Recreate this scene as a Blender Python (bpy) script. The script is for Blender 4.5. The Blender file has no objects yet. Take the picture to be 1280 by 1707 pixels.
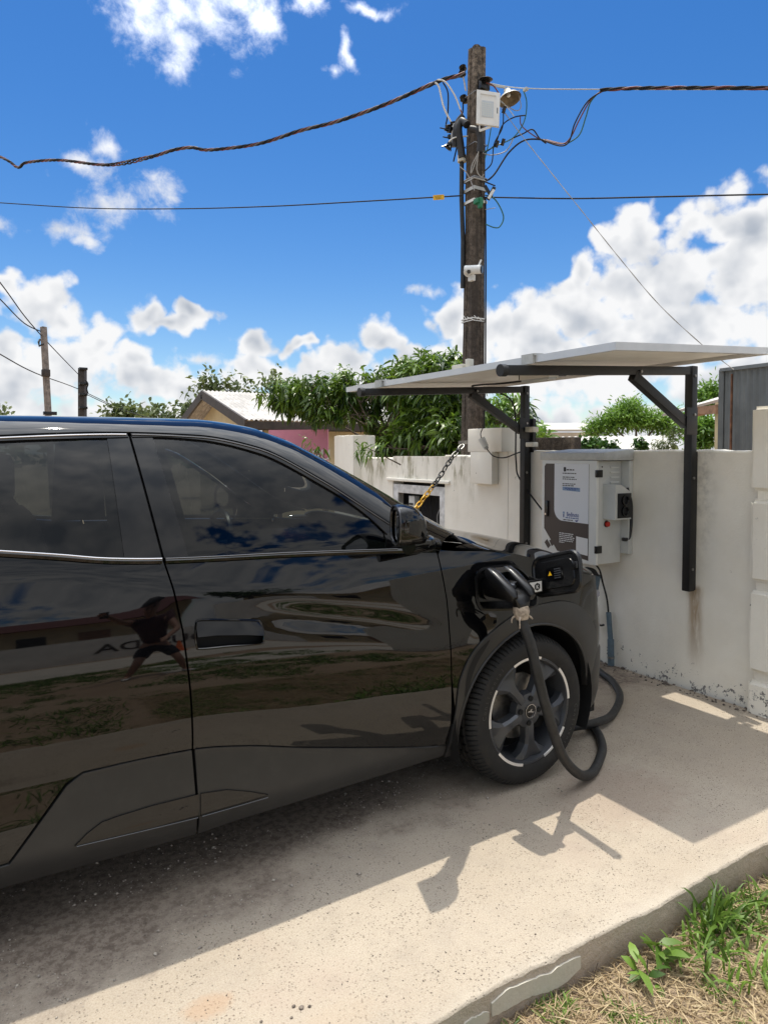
import bpy, bmesh, math, random
import numpy as np
from mathutils import Vector, Matrix
from mathutils.geometry import delaunay_2d_cdt
random.seed(7); rng = np.random.default_rng(7)
S = bpy.context.scene
COL = S.collection
R = math.radians

# ------------------------------------------------------------------ camera
cam_d = bpy.data.cameras.new('camera'); cam = bpy.data.objects.new('camera', cam_d); COL.objects.link(cam)
cam_d.sensor_fit = 'VERTICAL'; cam_d.sensor_height = 36.0; cam_d.lens = 24.0
cam_d.shift_y = -58.5 / 1707.0
cam_d.clip_start = 0.05; cam_d.clip_end = 3000
cam.location = (0, 0, 1.45)
YAW = 58.04
cam.rotation_euler = (R(90 - 2.0), 0, R(YAW - 90))
S.camera = cam
S.render.resolution_x = 767; S.render.resolution_y = 1024
S.view_settings.view_transform = 'Standard'; S.view_settings.look = 'None'
S.view_settings.gamma = 1.0; S.view_settings.exposure = 0.65; S.view_settings.use_curve_mapping = False
S.render.engine = 'CYCLES'
try:
    S.cycles.max_bounces = 6; S.cycles.transparent_max_bounces = 12; S.cycles.caustics_reflective = False; S.cycles.caustics_refractive = False
except Exception: pass

# ------------------------------------------------------------------ world sky with clouds
SUN_AZ, SUN_EL = 75.0, 75.3
CLOUDS = [(72.95, 31.21, 4.27, 1.83, 'w'), (76.56, 30.56, 2.18, 1.5, 'w'), (68.74, 31.97, 2.12, 1.5, 'w'), (74.8, 28.9, 1.35, 1.23, 'w'), (60.85, 30.29, 0.59, 1.0, 'w'), (61.98, 28.8, 0.69, 0.37, 'w'), (64.65, 32.49, 1.07, 0.47, 'w'), (59.02, 32.76, 1.96, 0.41, 'w'), (79.73, 22.09, 0.93, 1.08, 'm'), (81.24, 20.5, 1.66, 0.86, 'm'), (79.58, 17.89, 1.91, 1.56, 'm'), (76.18, 19.5, 1.42, 1.23, 'm'), (82.34, 16.12, 1.71, 0.91, 'm'), (81.32, 15.32, 1.04, 0.59, 'm'), (87.02, 16.3, 0.61, 0.55, 'm'), (85.05, 11.2, 2.89, 1.9, 'c'), (86.4, 12.11, 1.71, 1.45, 'c'), (82.86, 9.67, 2.22, 2.17, 'c'), (86.86, 7.63, 1.51, 1.92, 'c'), (80.57, 8.49, 1.48, 1.57, 'c'), (78.41, 7.7, 1.52, 1.6, 'c'), (82.5, 6.14, 5.54, 2.68, 'c'), (86.53, 4.63, 2.27, 2.6, 'c'), (77.33, 5.9, 3.06, 1.86, 'c'), (77.04, 10.97, 1.59, 1.44, 'c'), (75.02, 10.18, 3.14, 0.92, 'c'), (73.4, 10.95, 1.66, 1.19, 'c'), (69.3, 9.01, 2.01, 1.23, 'c'), (65.16, 8.97, 1.47, 0.72, 'c'), (58.04, 9.18, 2.3, 1.73, 'c'), (61.54, 7.95, 2.98, 1.36, 'c'), (67.96, 6.64, 4.31, 1.54, 'c'), (73.2, 7.46, 1.76, 0.66, 'm'), (63.04, 6.23, 5.89, 1.95, 'c'), (55.54, 7.23, 3.0, 1.95, 'c'), (73.69, 5.07, 6.71, 1.66, 'c'), (52.81, 11.06, 1.69, 1.98, 'c'), (55.05, 12.99, 0.9, 0.65, 'm'), (50.09, 9.58, 3.46, 2.37, 'c'), (52.05, 7.68, 3.99, 1.93, 'c'), (32.12, 16.73, 3.09, 2.08, 'c'), (29.58, 17.16, 1.96, 1.87, 'c'), (38.43, 16.2, 2.69, 2.32, 'c'), (40.22, 16.36, 1.64, 1.54, 'c'), (37.08, 13.05, 6.32, 3.45, 'c'), (30.87, 13.29, 4.51, 3.68, 'c'), (42.45, 11.17, 5.7, 2.73, 'c'), (46.21, 9.47, 4.37, 2.81, 'c'), (35.3, 8.93, 8.53, 3.1, 'c'), (42.41, 6.5, 9.64, 2.82, 'c'), (31.93, 5.17, 6.37, 2.65, 'c'), (36.72, 18.12, 0.78, 1.15, 'm'), (42.48, 13.9, 1.87, 1.78, 'c'), (58.0, 1.6, 60.0, 2.6, 'c')]

def build_world():
    w = bpy.data.worlds.new('World'); S.world = w; w.use_nodes = True
    nt = w.node_tree; N = nt.nodes; L = nt.links
    for n in list(N): N.remove(n)
    def plug(sock, v):
        if isinstance(v, (int, float)): sock.default_value = v
        elif isinstance(v, (tuple, list)): sock.default_value = v
        else: L.new(v, sock)
    def M(op, a, b=0.0, c=None, clamp=False):
        n = N.new('ShaderNodeMath'); n.operation = op; n.use_clamp = clamp
        plug(n.inputs[0], a); plug(n.inputs[1], b)
        if c is not None: plug(n.inputs[2], c)
        return n.outputs[0]
    def VM(op, a, b):
        n = N.new('ShaderNodeVectorMath'); n.operation = op; plug(n.inputs[0], a); plug(n.inputs[1], b); return n
    def noise(vec, scale, detail, rough=0.55, dist=0.0):
        n = N.new('ShaderNodeTexNoise'); n.inputs['Scale'].default_value = scale; n.inputs['Detail'].default_value = detail
        n.inputs['Roughness'].default_value = rough; n.inputs['Distortion'].default_value = dist; L.new(vec, n.inputs['Vector']); return n
    def sstep(x, a, b):
        n = N.new('ShaderNodeMapRange'); n.interpolation_type = 'SMOOTHSTEP'; n.inputs[1].default_value = a; n.inputs[2].default_value = b
        plug(n.inputs[0], x); return n.outputs[0]
    tc = N.new('ShaderNodeTexCoord'); d = tc.outputs['Generated']
    sp = N.new('ShaderNodeSeparateXYZ'); L.new(d, sp.inputs[0])
    az0 = M('MULTIPLY', M('ARCTAN2', sp.outputs[1], sp.outputs[0]), 57.29578)
    el0 = M('MULTIPLY', M('ARCSINE', sp.outputs[2]), 57.29578)
    nw = noise(d, 16, 2, 0.55)
    spw = N.new('ShaderNodeSeparateXYZ'); L.new(nw.outputs['Color'], spw.inputs[0])
    az = M('ADD', az0, M('MULTIPLY', M('SUBTRACT', spw.outputs[0], 0.5), 5.0))
    el = M('ADD', el0, M('MULTIPLY', M('SUBTRACT', spw.outputs[1], 0.5), 3.6))
    cmb = N.new('ShaderNodeCombineXYZ'); L.new(az, cmb.inputs[0]); L.new(el, cmb.inputs[1]); ae = cmb.outputs[0]
    def blob(a, e, ra, re):
        n = N.new('ShaderNodeVectorMath'); n.operation = 'MULTIPLY_ADD'; L.new(ae, n.inputs[0]); n.inputs[1].default_value = (1 / ra, 1 / re, 0); n.inputs[2].default_value = (-a / ra, -e / re, 0)
        l = N.new('ShaderNodeVectorMath'); l.operation = 'LENGTH'; L.new(n.outputs[0], l.inputs[0]); return l.outputs['Value']
    F = {'c': None, 'm': None, 'w': None}
    for a, e, ra, re, k in CLOUDS:
        q = blob(a, e, ra * 1.08, re * 1.08)
        F[k] = q if F[k] is None else M('MINIMUM', F[k], q)
    for k in F: F[k] = M('SUBTRACT', 1.0, F[k])
    # sky outside the picture: unseen broken cumulus, thicker overhead, added to fill the shade
    cdir = (math.cos(R(58)) * math.cos(R(12)), math.sin(R(58)) * math.cos(R(12)), math.sin(R(12)))
    outside = sstep(VM('DOT_PRODUCT', d, cdir).outputs['Value'], math.cos(R(36)), math.cos(R(48)))
    low = noise(d, 2.6, 2, 0.5)
    gen = M('SUBTRACT', M('MULTIPLY', M('SUBTRACT', low.outputs['Fac'], 0.53), 5.0), M('MULTIPLY', el0, -0.027))
    gen = M('SUBTRACT', M('MULTIPLY', M('ADD', gen, 2.0), outside), 2.0)
    fc = M('MAXIMUM', F['c'], gen)
    fb = noise(d, 22, 6, 0.52)
    up = VM('ADD', d, (0.0, 0.0, 0.030)).outputs[0]
    fb2 = noise(up, 13, 3, 0.5); fb3 = noise(d, 13, 3, 0.5)
    bil = N.new('ShaderNodeTexVoronoi'); bil.inputs['Scale'].default_value = 42; bil.feature = 'F1'
    L.new(VM('ADD', d, VM('MULTIPLY', nw.outputs['Color'], (0.05, 0.05, 0.05)).outputs[0]).outputs[0], bil.inputs['Vector'])
    puff = M('SUBTRACT', 0.5, bil.outputs['Distance'])
    dens = M('ADD', M('ADD', fc, M('MULTIPLY', M('SUBTRACT', fb.outputs['Fac'], 0.5), 1.9)), M('MULTIPLY', puff, 0.40))
    ac = sstep(dens, -0.04, 0.42)
    wn = noise(VM('ADD', d, VM('MULTIPLY', nw.outputs['Color'], (0.03, 0.03, 0.03)).outputs[0]).outputs[0], 34, 7, 0.64)
    dm = M('ADD', F['m'], M('MULTIPLY', M('SUBTRACT', wn.outputs['Fac'], 0.52), 2.9))
    am = M('MULTIPLY', sstep(dm, -0.35, 1.15), 0.9)
    dw = M('ADD', F['w'], M('MULTIPLY', M('SUBTRACT', wn.outputs['Fac'], 0.5), 3.0))
    aw = M('MULTIPLY', sstep(dw, -0.45, 1.5), 0.85)
    alpha = M('MAXIMUM', ac, M('MAXIMUM', am, aw))
    # cloud light: bright tops, blue-grey bellies
    lit = M('ADD', 0.55, M('MULTIPLY', M('SUBTRACT', fb3.outputs['Fac'], fb2.outputs['Fac']), 2.3))
    lit = M('ADD', lit, M('MULTIPLY', M('SUBTRACT', fb.outputs['Fac'], 0.5), 0.7))
    belly = sstep(dens, 0.25, 1.25)
    lit = M('SUBTRACT', M('ADD', lit, 0.44), M('MULTIPLY', belly, 0.55), clamp=True)
    mixc = N.new('ShaderNodeMix'); mixc.data_type = 'RGBA'
    L.new(lit, mixc.inputs['Factor']); mixc.inputs['A'].default_value = (0.42, 0.47, 0.55, 1); mixc.inputs['B'].default_value = (0.94, 0.945, 0.955, 1)
    # clouds scatter forward: brighter nearer the sun, boosted overhead to fill the shade
    sdir = (math.cos(R(SUN_AZ)) * math.cos(R(SUN_EL)), math.sin(R(SUN_AZ)) * math.cos(R(SUN_EL)), math.sin(R(SUN_EL)))
    fwd = M('ADD', 0.64, M('MULTIPLY', sstep(VM('DOT_PRODUCT', d, sdir).outputs['Value'], 0.55, 1.0), 2.1))
    sky = N.new('ShaderNodeTexSky'); sky.sky_type = 'NISHITA'; sky.sun_disc = False
    sky.sun_elevation = R(SUN_EL); sky.sun_rotation = R(90 - SUN_AZ)
    sky.altitude = 200; sky.air_density = 1.0; sky.dust_density = 0.3; sky.ozone_density = 1.6
    hs = N.new('ShaderNodeHueSaturation'); hs.inputs['Saturation'].default_value = 1.40; hs.inputs['Hue'].default_value = 0.507; hs.inputs['Value'].default_value = 1.0
    L.new(sky.outputs[0], hs.inputs['Color'])
    b1 = N.new('ShaderNodeBackground'); L.new(hs.outputs[0], b1.inputs[0]); b1.inputs[1].default_value = 0.087
    b2 = N.new('ShaderNodeBackground'); L.new(mixc.outputs['Result'], b2.inputs[0]); plug(b2.inputs[1], fwd)
    mx = N.new('ShaderNodeMixShader'); L.new(alpha, mx.inputs[0]); L.new(b1.outputs[0], mx.inputs[1]); L.new(b2.outputs[0], mx.inputs[2])
    out = N.new('ShaderNodeOutputWorld'); L.new(mx.outputs[0], out.inputs[0])
    try: w.cycles.sampling_method = 'MANUAL'; w.cycles.sample_map_resolution = 512
    except Exception: pass
build_world()
sd = bpy.data.lights.new('sun', 'SUN'); sun = bpy.data.objects.new('sun', sd); COL.objects.link(sun)
sd.energy = 2.65; sd.angle = R(0.53); sd.color = (1.0, 0.94, 0.82)
sv = Vector((math.cos(R(SUN_AZ)) * math.cos(R(SUN_EL)), math.sin(R(SUN_AZ)) * math.cos(R(SUN_EL)), math.sin(R(SUN_EL))))
sun.rotation_euler = (-sv).to_track_quat('-Z', 'Y').to_euler(); sun.location = sv * 30

# ------------------------------------------------------------------ materials
MATS = {}
def nodes_of(m):
    nt = m.node_tree; return nt, nt.nodes, nt.links
class MatB:
    """small node-building helper"""
    def __init__(s, name):
        s.m = bpy.data.materials.new(name); s.m.use_nodes = True; s.nt = s.m.node_tree; s.N = s.nt.nodes; s.L = s.nt.links
        s.bs = s.N['Principled BSDF']; s.geo = s.N.new('ShaderNodeNewGeometry'); s.pos = s.geo.outputs['Position']
        MATS[name] = s.m
    def plug(s, sock, v):
        if isinstance(v, (int, float)): sock.default_value = v
        elif isinstance(v, (tuple, list)):
            sock.default_value = tuple(v) + ((1,) if len(v) == 3 and sock.type == 'RGBA' else ())
        else: s.L.new(v, sock)
    def math(s, op, a, b=0.0, clamp=False):
        n = s.N.new('ShaderNodeMath'); n.operation = op; n.use_clamp = clamp; s.plug(n.inputs[0], a); s.plug(n.inputs[1], b); return n.outputs[0]
    def vmul(s, v, k):
        n = s.N.new('ShaderNodeVectorMath'); n.operation = 'MULTIPLY'; s.L.new(v, n.inputs[0]); n.inputs[1].default_value = k; return n.outputs[0]
    def noise(s, scale, detail=4, rough=0.55, vec=None, dist=0.0):
        n = s.N.new('ShaderNodeTexNoise'); n.inputs['Scale'].default_value = scale; n.inputs['Detail'].default_value = detail
        n.inputs['Roughness'].default_value = rough; n.inputs['Distortion'].default_value = dist
        s.L.new(vec if vec is not None else s.pos, n.inputs['Vector']); return n.outputs['Fac']
    def voro(s, scale, feature='F1', vec=None, out='Distance'):
        n = s.N.new('ShaderNodeTexVoronoi'); n.inputs['Scale'].default_value = scale; n.feature = feature
        s.L.new(vec if vec is not None else s.pos, n.inputs['Vector']); return n.outputs[out]
    def step(s, x, a, b):
        n = s.N.new('ShaderNodeMapRange'); n.interpolation_type = 'SMOOTHSTEP'; s.plug(n.inputs[0], x); n.inputs[1].default_value = a; n.inputs[2].default_value = b
        return n.outputs[0]
    def mix(s, f, a, b):
        n = s.N.new('ShaderNodeMix'); n.data_type = 'RGBA'; s.plug(n.inputs['Factor'], f); s.plug(n.inputs['A'], a); s.plug(n.inputs['B'], b); return n.outputs['Result']
    def xyz(s):
        n = s.N.new('ShaderNodeSeparateXYZ'); s.L.new(s.pos, n.inputs[0]); return n.outputs
    def color(s, v): s.plug(s.bs.inputs['Base Color'], v); return s
    def rough(s, v): s.plug(s.bs.inputs['Roughness'], v); return s
    def bump(s, h, strength=0.5, dist=0.01):
        n = s.N.new('ShaderNodeBump'); n.inputs['Strength'].default_value = strength; n.inputs['Distance'].default_value = dist
        s.plug(n.inputs['Height'], h); s.L.new(n.outputs[0], s.bs.inputs['Normal']); return s
def C4(c): return (c[0], c[1], c[2], 1.0)
def pbr(name, col, rough=0.5, metal=0.0, var=0.0, vscale=8.0, bump=0.0, bscale=60.0, ior=1.5, spec=None):
    b = MatB(name)
    if var > 0:
        n = b.noise(vscale, 5, 0.6)
        lo = [max(0, c * (1 - var)) for c in col]; hi = [min(1, c * (1 + var)) for c in col]
        b.color(b.mix(b.step(n, 0.3, 0.7), lo, hi))
    else: b.color(C4(col))
    b.rough(rough); b.bs.inputs['Metallic'].default_value = metal; b.bs.inputs['IOR'].default_value = ior
    if bump > 0: b.bump(b.noise(bscale, 4, 0.6), bump, 0.01)
    return b.m

# paint and car materials
def car_paint():
    b = MatB('car_paint'); b.color((0.0022, 0.0022, 0.0026)); b.bs.inputs['IOR'].default_value = 1.52
    dust = b.noise(9, 6, 0.65); xz = b.xyz()
    low_ = b.math('MULTIPLY', b.step(xz[2], 0.75, 0.22), b.step(b.noise(35, 6, 0.7), 0.35, 0.75)); spk = b.step(b.voro(70), 0.10, 0.05)
    b.color(b.mix(b.math('ADD', b.math('MULTIPLY', low_, 0.5), b.math('MULTIPLY', spk, b.math('MULTIPLY', low_, 0.6))), (0.0020, 0.0021, 0.0027), (0.018, 0.0165, 0.015)))
    b.rough(b.math('ADD', 0.012, b.math('MULTIPLY', dust, 0.03)))
    return b.m
car_paint()
pbr('gloss_black', (0.003, 0.003, 0.0035), 0.04, ior=1.5)
b = MatB('cladding'); b.color(b.mix(b.step(b.noise(14, 6, 0.65), 0.35, 0.75), (0.020, 0.0205, 0.022), (0.027, 0.027, 0.028))); b.rough(0.42); b.bump(b.noise(900, 2, 0.5), 0.08, 0.002)
pbr('black_plastic', (0.0055, 0.0055, 0.006), 0.27, var=0.2, vscale=20, bump=0.05, bscale=400)
pbr('soft_black', (0.004, 0.004, 0.0045), 0.8)
pbr('satin_trim', (0.10, 0.10, 0.105), 0.22, metal=0.9)
pbr('chrome', (0.42, 0.42, 0.44), 0.14, metal=1.0)
pbr('rim_grey', (0.064, 0.068, 0.077), 0.28, metal=0.35)
pbr('rim_dark', (0.008, 0.008, 0.009), 0.5)
pbr('rim_machined', (0.82, 0.82, 0.82), 0.35, metal=0.6)
pbr('steel', (0.30, 0.29, 0.28), 0.42, metal=0.9, var=0.25, vscale=40)
b = MatB('tyre_rubber'); d_ = b.step(b.noise(18, 6, 0.65), 0.45, 0.8); b.color(b.mix(d_, (0.010, 0.010, 0.0105), (0.026, 0.023, 0.020))); b.rough(0.75); b.bump(b.noise(260, 3, 0.6), 0.15, 0.003)
def glass_mat(name, tint, rough=0.0, ior=1.5):
    m = bpy.data.materials.new(name); m.use_nodes = True; nt, N, L = nodes_of(m)
    for n in list(N): N.remove(n)
    o = N.new('ShaderNodeOutputMaterial'); mx = N.new('ShaderNodeMixShader'); fr = N.new('ShaderNodeFresnel'); fr.inputs['IOR'].default_value = ior
    t = N.new('ShaderNodeBsdfTransparent'); t.inputs[0].default_value = C4(tint); g = N.new('ShaderNodeBsdfGlossy'); g.inputs['Roughness'].default_value = rough
    g.inputs[0].default_value = (1, 1, 1, 1)
    L.new(fr.outputs[0], mx.inputs[0]); L.new(t.outputs[0], mx.inputs[1]); L.new(g.outputs[0], mx.inputs[2]); L.new(mx.outputs[0], o.inputs[0]); MATS[name] = m
glass_mat('tinted_glass', (0.17, 0.19, 0.185), 0.0, 1.47)
glass_mat('windscreen_glass', (0.55, 0.58, 0.57))
pbr('lamp_lens', (0.25, 0.26, 0.28), 0.05)
pbr('red_lens', (0.25, 0.01, 0.01), 0.1)
pbr('mirror_glass', (0.7, 0.72, 0.75), 0.01, metal=1.0)
pbr('seat_cloth', (0.03, 0.03, 0.032), 0.85)
pbr('cable_rubber', (0.016, 0.017, 0.019), 0.55, var=0.4, vscale=30, bump=0.1, bscale=300)
pbr('white_paint', (0.72, 0.72, 0.70), 0.5, var=0.06, vscale=5)
pbr('white_plastic', (0.70, 0.71, 0.70), 0.45, var=0.06)
pbr('sticker_white', (0.74, 0.77, 0.82), 0.4)
pbr('sticker_brown', (0.045, 0.032, 0.030), 0.4)
pbr('ink_black', (0.01, 0.01, 0.012), 0.5)
pbr('ink_white', (0.75, 0.75, 0.75), 0.5)
pbr('ink_blue', (0.02, 0.055, 0.26), 0.5)
pbr('ink_pale_blue', (0.22, 0.33, 0.52), 0.5)
pbr('yellow', (0.75, 0.42, 0.01), 0.45, var=0.15, vscale=30)
pbr('red_plastic', (0.55, 0.02, 0.01), 0.3)
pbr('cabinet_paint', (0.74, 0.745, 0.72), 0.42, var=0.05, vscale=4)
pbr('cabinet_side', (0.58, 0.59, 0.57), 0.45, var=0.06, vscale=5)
pbr('galvanised', (0.46, 0.47, 0.455), 0.55, metal=0.25, var=0.08, vscale=25)
pbr('black_steel', (0.006, 0.006, 0.0065), 0.5, var=0.35, vscale=18, bump=0.12, bscale=90)
pbr('panel_frame', (0.62, 0.62, 0.62), 0.35, metal=0.45, var=0.05)
pbr('panel_back', (0.85, 0.835, 0.79), 0.5, var=0.05, vscale=3)
pbr('panel_cell', (0.008, 0.012, 0.03), 0.1)
pbr('conduit_grey', (0.10, 0.15, 0.19), 0.55, var=0.15, vscale=20)
pbr('conduit_black', (0.014, 0.015, 0.018), 0.5, var=0.3, vscale=20)
pbr('green_plastic', (0.01, 0.16, 0.07), 0.4)
pbr('wire_black', (0.010, 0.010, 0.012), 0.85)
pbr('wire_red', (0.14, 0.040, 0.036), 0.6)
pbr('wire_grey', (0.32, 0.32, 0.33), 0.5)
pbr('wire_white', (0.62, 0.62, 0.60), 0.5)
pbr('wire_green', (0.02, 0.12, 0.11), 0.5)
pbr('wire_pale', (0.30, 0.285, 0.265), 0.7)
pbr('enamel_cream', (0.62, 0.60, 0.52), 0.35, var=0.1)
pbr('old_brown_metal', (0.16, 0.12, 0.07), 0.6, var=0.4, vscale=30)
pbr('led_panel', (0.50, 0.55, 0.60), 0.25)
pbr('led_dot', (0.75, 0.74, 0.55), 0.3)
pbr('chain_black', (0.012, 0.012, 0.013), 0.35)
pbr('skin', (0.36, 0.20, 0.14), 0.55)
pbr('tape', (0.36, 0.30, 0.24), 0.7, var=0.35, vscale=80)

# ------------------------------------------------------------------ generic geometry helpers
def link(o, parent=None):
    COL.objects.link(o)
    if parent is not None: o.parent = parent
    return o
def tag(o, label, cat, group=None):
    o['label'] = label; o['category'] = cat
    if group: o['group'] = group
    return o
def thing(name, label, cat, group=None, loc=(0, 0, 0)):
    o = bpy.data.objects.new(name, None); o.empty_display_size = 0.1; o.location = loc; COL.objects.link(o)
    return tag(o, label, cat, group)
def structure(o): o['kind'] = 'structure'; return o
def stuff(o): o['kind'] = 'stuff'; return o
ZERO = Vector((0, 0, 0))
def mesh_np(name, V, F, mat, parent=None, smooth=False, normals=None, attr=None, loc=None):
    """V (n,3) world coordinates, F list/array of faces"""
    V = np.asarray(V, dtype=np.float32)
    base = np.zeros(3, np.float32)
    if parent is not None: base = np.array(world_loc(parent), np.float32)
    me = bpy.data.meshes.new(name)
    F_is_arr = isinstance(F, np.ndarray)
    if F_is_arr:
        k = F.shape[1]; me.vertices.add(len(V)); me.vertices.foreach_set('co', (V - base).ravel())
        me.loops.add(F.size); me.loops.foreach_set('vertex_index', F.ravel().astype(np.int32))
        me.polygons.add(len(F)); me.polygons.foreach_set('loop_start', np.arange(0, F.size, k, dtype=np.int32))
        me.update(calc_edges=True)
    else:
        me.from_pydata([tuple(v) for v in (V - base)], [], [tuple(f) for f in F]); me.update()
    if mat: me.materials.append(MATS[mat] if isinstance(mat, str) else mat)
    if smooth or normals is not None:
        me.polygons.foreach_set('use_smooth', np.ones(len(me.polygons), dtype=bool))
    if attr is not None:
        a = me.attributes.new('shade', 'FLOAT', 'POINT'); a.data.foreach_set('value', np.asarray(attr, np.float32))
    if normals is not None:
        me.normals_split_custom_set_from_vertices([tuple(n) for n in normals])
    o = bpy.data.objects.new(name, me); link(o, parent)
    return o
def world_loc(o):
    v = Vector(o.location); p = o.parent
    while p is not None: v = v + Vector(p.location); p = p.parent
    return v
class MB:
    def __init__(s): s.v = []; s.f = []; s.sm = []
    def add(s, vs, fs, smooth=False):
        k = len(s.v); s.v += [tuple(v) for v in vs]; s.f += [tuple(i + k for i in f) for f in fs]; s.sm += [smooth] * len(fs); return s
    def box(s, x0, x1, y0, y1, z0, z1, bev=0.0, M=None):
        bm = bmesh.new(); r = bmesh.ops.create_cube(bm, size=1)
        for v in bm.verts: v.co = Vector(((x0 + x1) / 2 + v.co.x * (x1 - x0), (y0 + y1) / 2 + v.co.y * (y1 - y0), (z0 + z1) / 2 + v.co.z * (z1 - z0)))
        if bev > 0: bmesh.ops.bevel(bm, geom=bm.edges[:], offset=bev, segments=2, affect='EDGES', profile=0.6)
        if M is not None: bmesh.ops.transform(bm, matrix=M, verts=bm.verts)
        s.from_bm(bm, bev > 0); return s
    def from_bm(s, bm, smooth=False):
        bm.verts.ensure_lookup_table(); bm.verts.index_update()
        s.add([v.co[:] for v in bm.verts], [[v.index for v in f.verts] for f in bm.faces], smooth); bm.free()
    def beam(s, a, b, w, h, bev=0.0, roll=0.0):
        """box beam from a to b, w across (horizontal), h high"""
        a = Vector(a); b = Vector(b); d = b - a; L = d.length
        q = d.to_track_quat('X', 'Z'); M = Matrix.Translation((a + b) / 2) @ q.to_matrix().to_4x4() @ Matrix.Rotation(roll, 4, 'X')
        return s.box(-L / 2, L / 2, -w / 2, w / 2, -h / 2, h / 2, bev, M)
    def tube(s, pts, r, n=8, cap=True):
        pts = [Vector(p) for p in pts]; m = len(pts)
        rad = r if isinstance(r, (list, tuple)) else [r] * m
        t0 = (pts[1] - pts[0]).normalized(); u = t0.orthogonal().normalized()
        vs = []; prev = t0
        for i, p in enumerate(pts):
            t = (pts[min(i + 1, m - 1)] - pts[max(i - 1, 0)])
            t = t.normalized() if t.length > 1e-9 else prev
            ax = prev.cross(t)
            if ax.length > 1e-7: u = Matrix.Rotation(prev.angle(t), 3, ax.normalized()) @ u
            u = (u - t * u.dot(t)).normalized(); w = t.cross(u); prev = t
            for k in range(n):
                a = 2 * math.pi * k / n; vs.append(p + (u * math.cos(a) + w * math.sin(a)) * rad[i])
        fs = [(i * n + k, i * n + (k + 1) % n, (i + 1) * n + (k + 1) % n, (i + 1) * n + k) for i in range(m - 1) for k in range(n)]
        if cap: fs += [tuple(range(n - 1, -1, -1)), tuple((m - 1) * n + k for k in range(n))]
        return s.add(vs, fs, True)
    def lathe(s, prof, n=32, M=None, close=False):
        """prof (radius, axial) revolved about local Y axis"""
        vs = []; m = len(prof)
        for k in range(n):
            a = 2 * math.pi * k / n
            for (r, h) in prof: vs.append(Vector((r * math.cos(a), h, r * math.sin(a))))
        if M is not None: vs = [M @ v for v in vs]
        fs = []
        for k in range(n):
            k2 = (k + 1) % n
            for i in range(m if close else m - 1):
                j = (i + 1) % m; fs.append((k * m + i, k * m + j, k2 * m + j, k2 * m + i))
        return s.add(vs, fs, True)
    def prism(s, poly, depth_vec, origin=(0, 0, 0), ux=(1, 0, 0), uy=(0, 0, 1), bev=0.0):
        o = Vector(origin); ux = Vector(ux); uy = Vector(uy); dv = Vector(depth_vec)
        bm = bmesh.new(); vs = [bm.verts.new(o + ux * p[0] + uy * p[1]) for p in poly]; f = bm.faces.new(vs)
        r = bmesh.ops.extrude_face_region(bm, geom=[f]); nv = [e for e in r['geom'] if isinstance(e, bmesh.types.BMVert)]
        bmesh.ops.translate(bm, vec=dv, verts=nv); bmesh.ops.recalc_face_normals(bm, faces=bm.faces[:])
        if bev > 0: bmesh.ops.bevel(bm, geom=bm.edges[:], offset=bev, segments=2, affect='EDGES', profile=0.6)
        s.from_bm(bm, bev > 0); return s
    def build(s, name, mat, parent=None, angle=None):
        base = world_loc(parent) if parent is not None else ZERO
        me = bpy.data.meshes.new(name); me.from_pydata([tuple(Vector(v) - base) for v in s.v], [], s.f)
        me.polygons.foreach_set('use_smooth', s.sm); me.materials.append(MATS[mat] if isinstance(mat, str) else mat)
        me.update()
        if any(s.sm):
            try: me.set_sharp_from_angle(angle=R(40 if angle is None else angle))
            except Exception: pass
        o = bpy.data.objects.new(name, me); return link(o, parent)
def bez(pts, n=10):
    """Catmull-Rom through points"""
    P = [Vector(p) for p in pts]; out = []
    for i in range(len(P) - 1):
        p0 = P[max(i - 1, 0)]; p1 = P[i]; p2 = P[i + 1]; p3 = P[min(i + 2, len(P) - 1)]
        for k in range(n):
            t = k / n
            out.append(0.5 * ((2 * p1) + (p2 - p0) * t + (2 * p0 - 5 * p1 + 4 * p2 - p3) * t * t + (3 * p1 - p0 - 3 * p2 + p3) * t ** 3))
    out.append(P[-1]); return out
def rrect(w, h, r, n=5, cx=0.0, cy=0.0):
    out = []
    for (sx, sy, a0) in ((1, 1, 0), (-1, 1, 90), (-1, -1, 180), (1, -1, 270)):
        for k in range(n + 1):
            a = R(a0 + 90 * k / n); out.append((cx + sx * (w / 2 - r) + r * math.cos(a), cy + sy * (h / 2 - r) + r * math.sin(a)))
    return out
def text_mesh(name, body, size, mat, M, parent, depth=0.0008, align='CENTER', bold=0.0, sx=1.0):
    cu = bpy.data.curves.new(name, 'FONT'); cu.body = body; cu.size = size; cu.align_x = align; cu.extrude = depth; cu.offset = bold; cu.resolution_u = 3
    to = bpy.data.objects.new(name + '_tmp', cu); COL.objects.link(to)
    dg = bpy.context.evaluated_depsgraph_get(); me = bpy.data.meshes.new_from_object(to.evaluated_get(dg))
    bpy.data.objects.remove(to); bpy.data.curves.remove(cu)
    base = world_loc(parent) if parent is not None else ZERO
    me.transform(Matrix.Translation(-base) @ M @ Matrix.Scale(sx, 4, (1, 0, 0)))
    me.name = name; me.materials.clear(); me.materials.append(MATS[mat])
    return link(bpy.data.objects.new(name, me), parent)
def frame_M(o, ux, uy):
    ux = Vector(ux).normalized(); uy = Vector(uy).normalized(); n = ux.cross(uy)
    M = Matrix.Identity(4)
    for i in range(3): M[i][0] = ux[i]; M[i][1] = uy[i]; M[i][2] = n[i]; M[i][3] = o[i]
    return M
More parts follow.
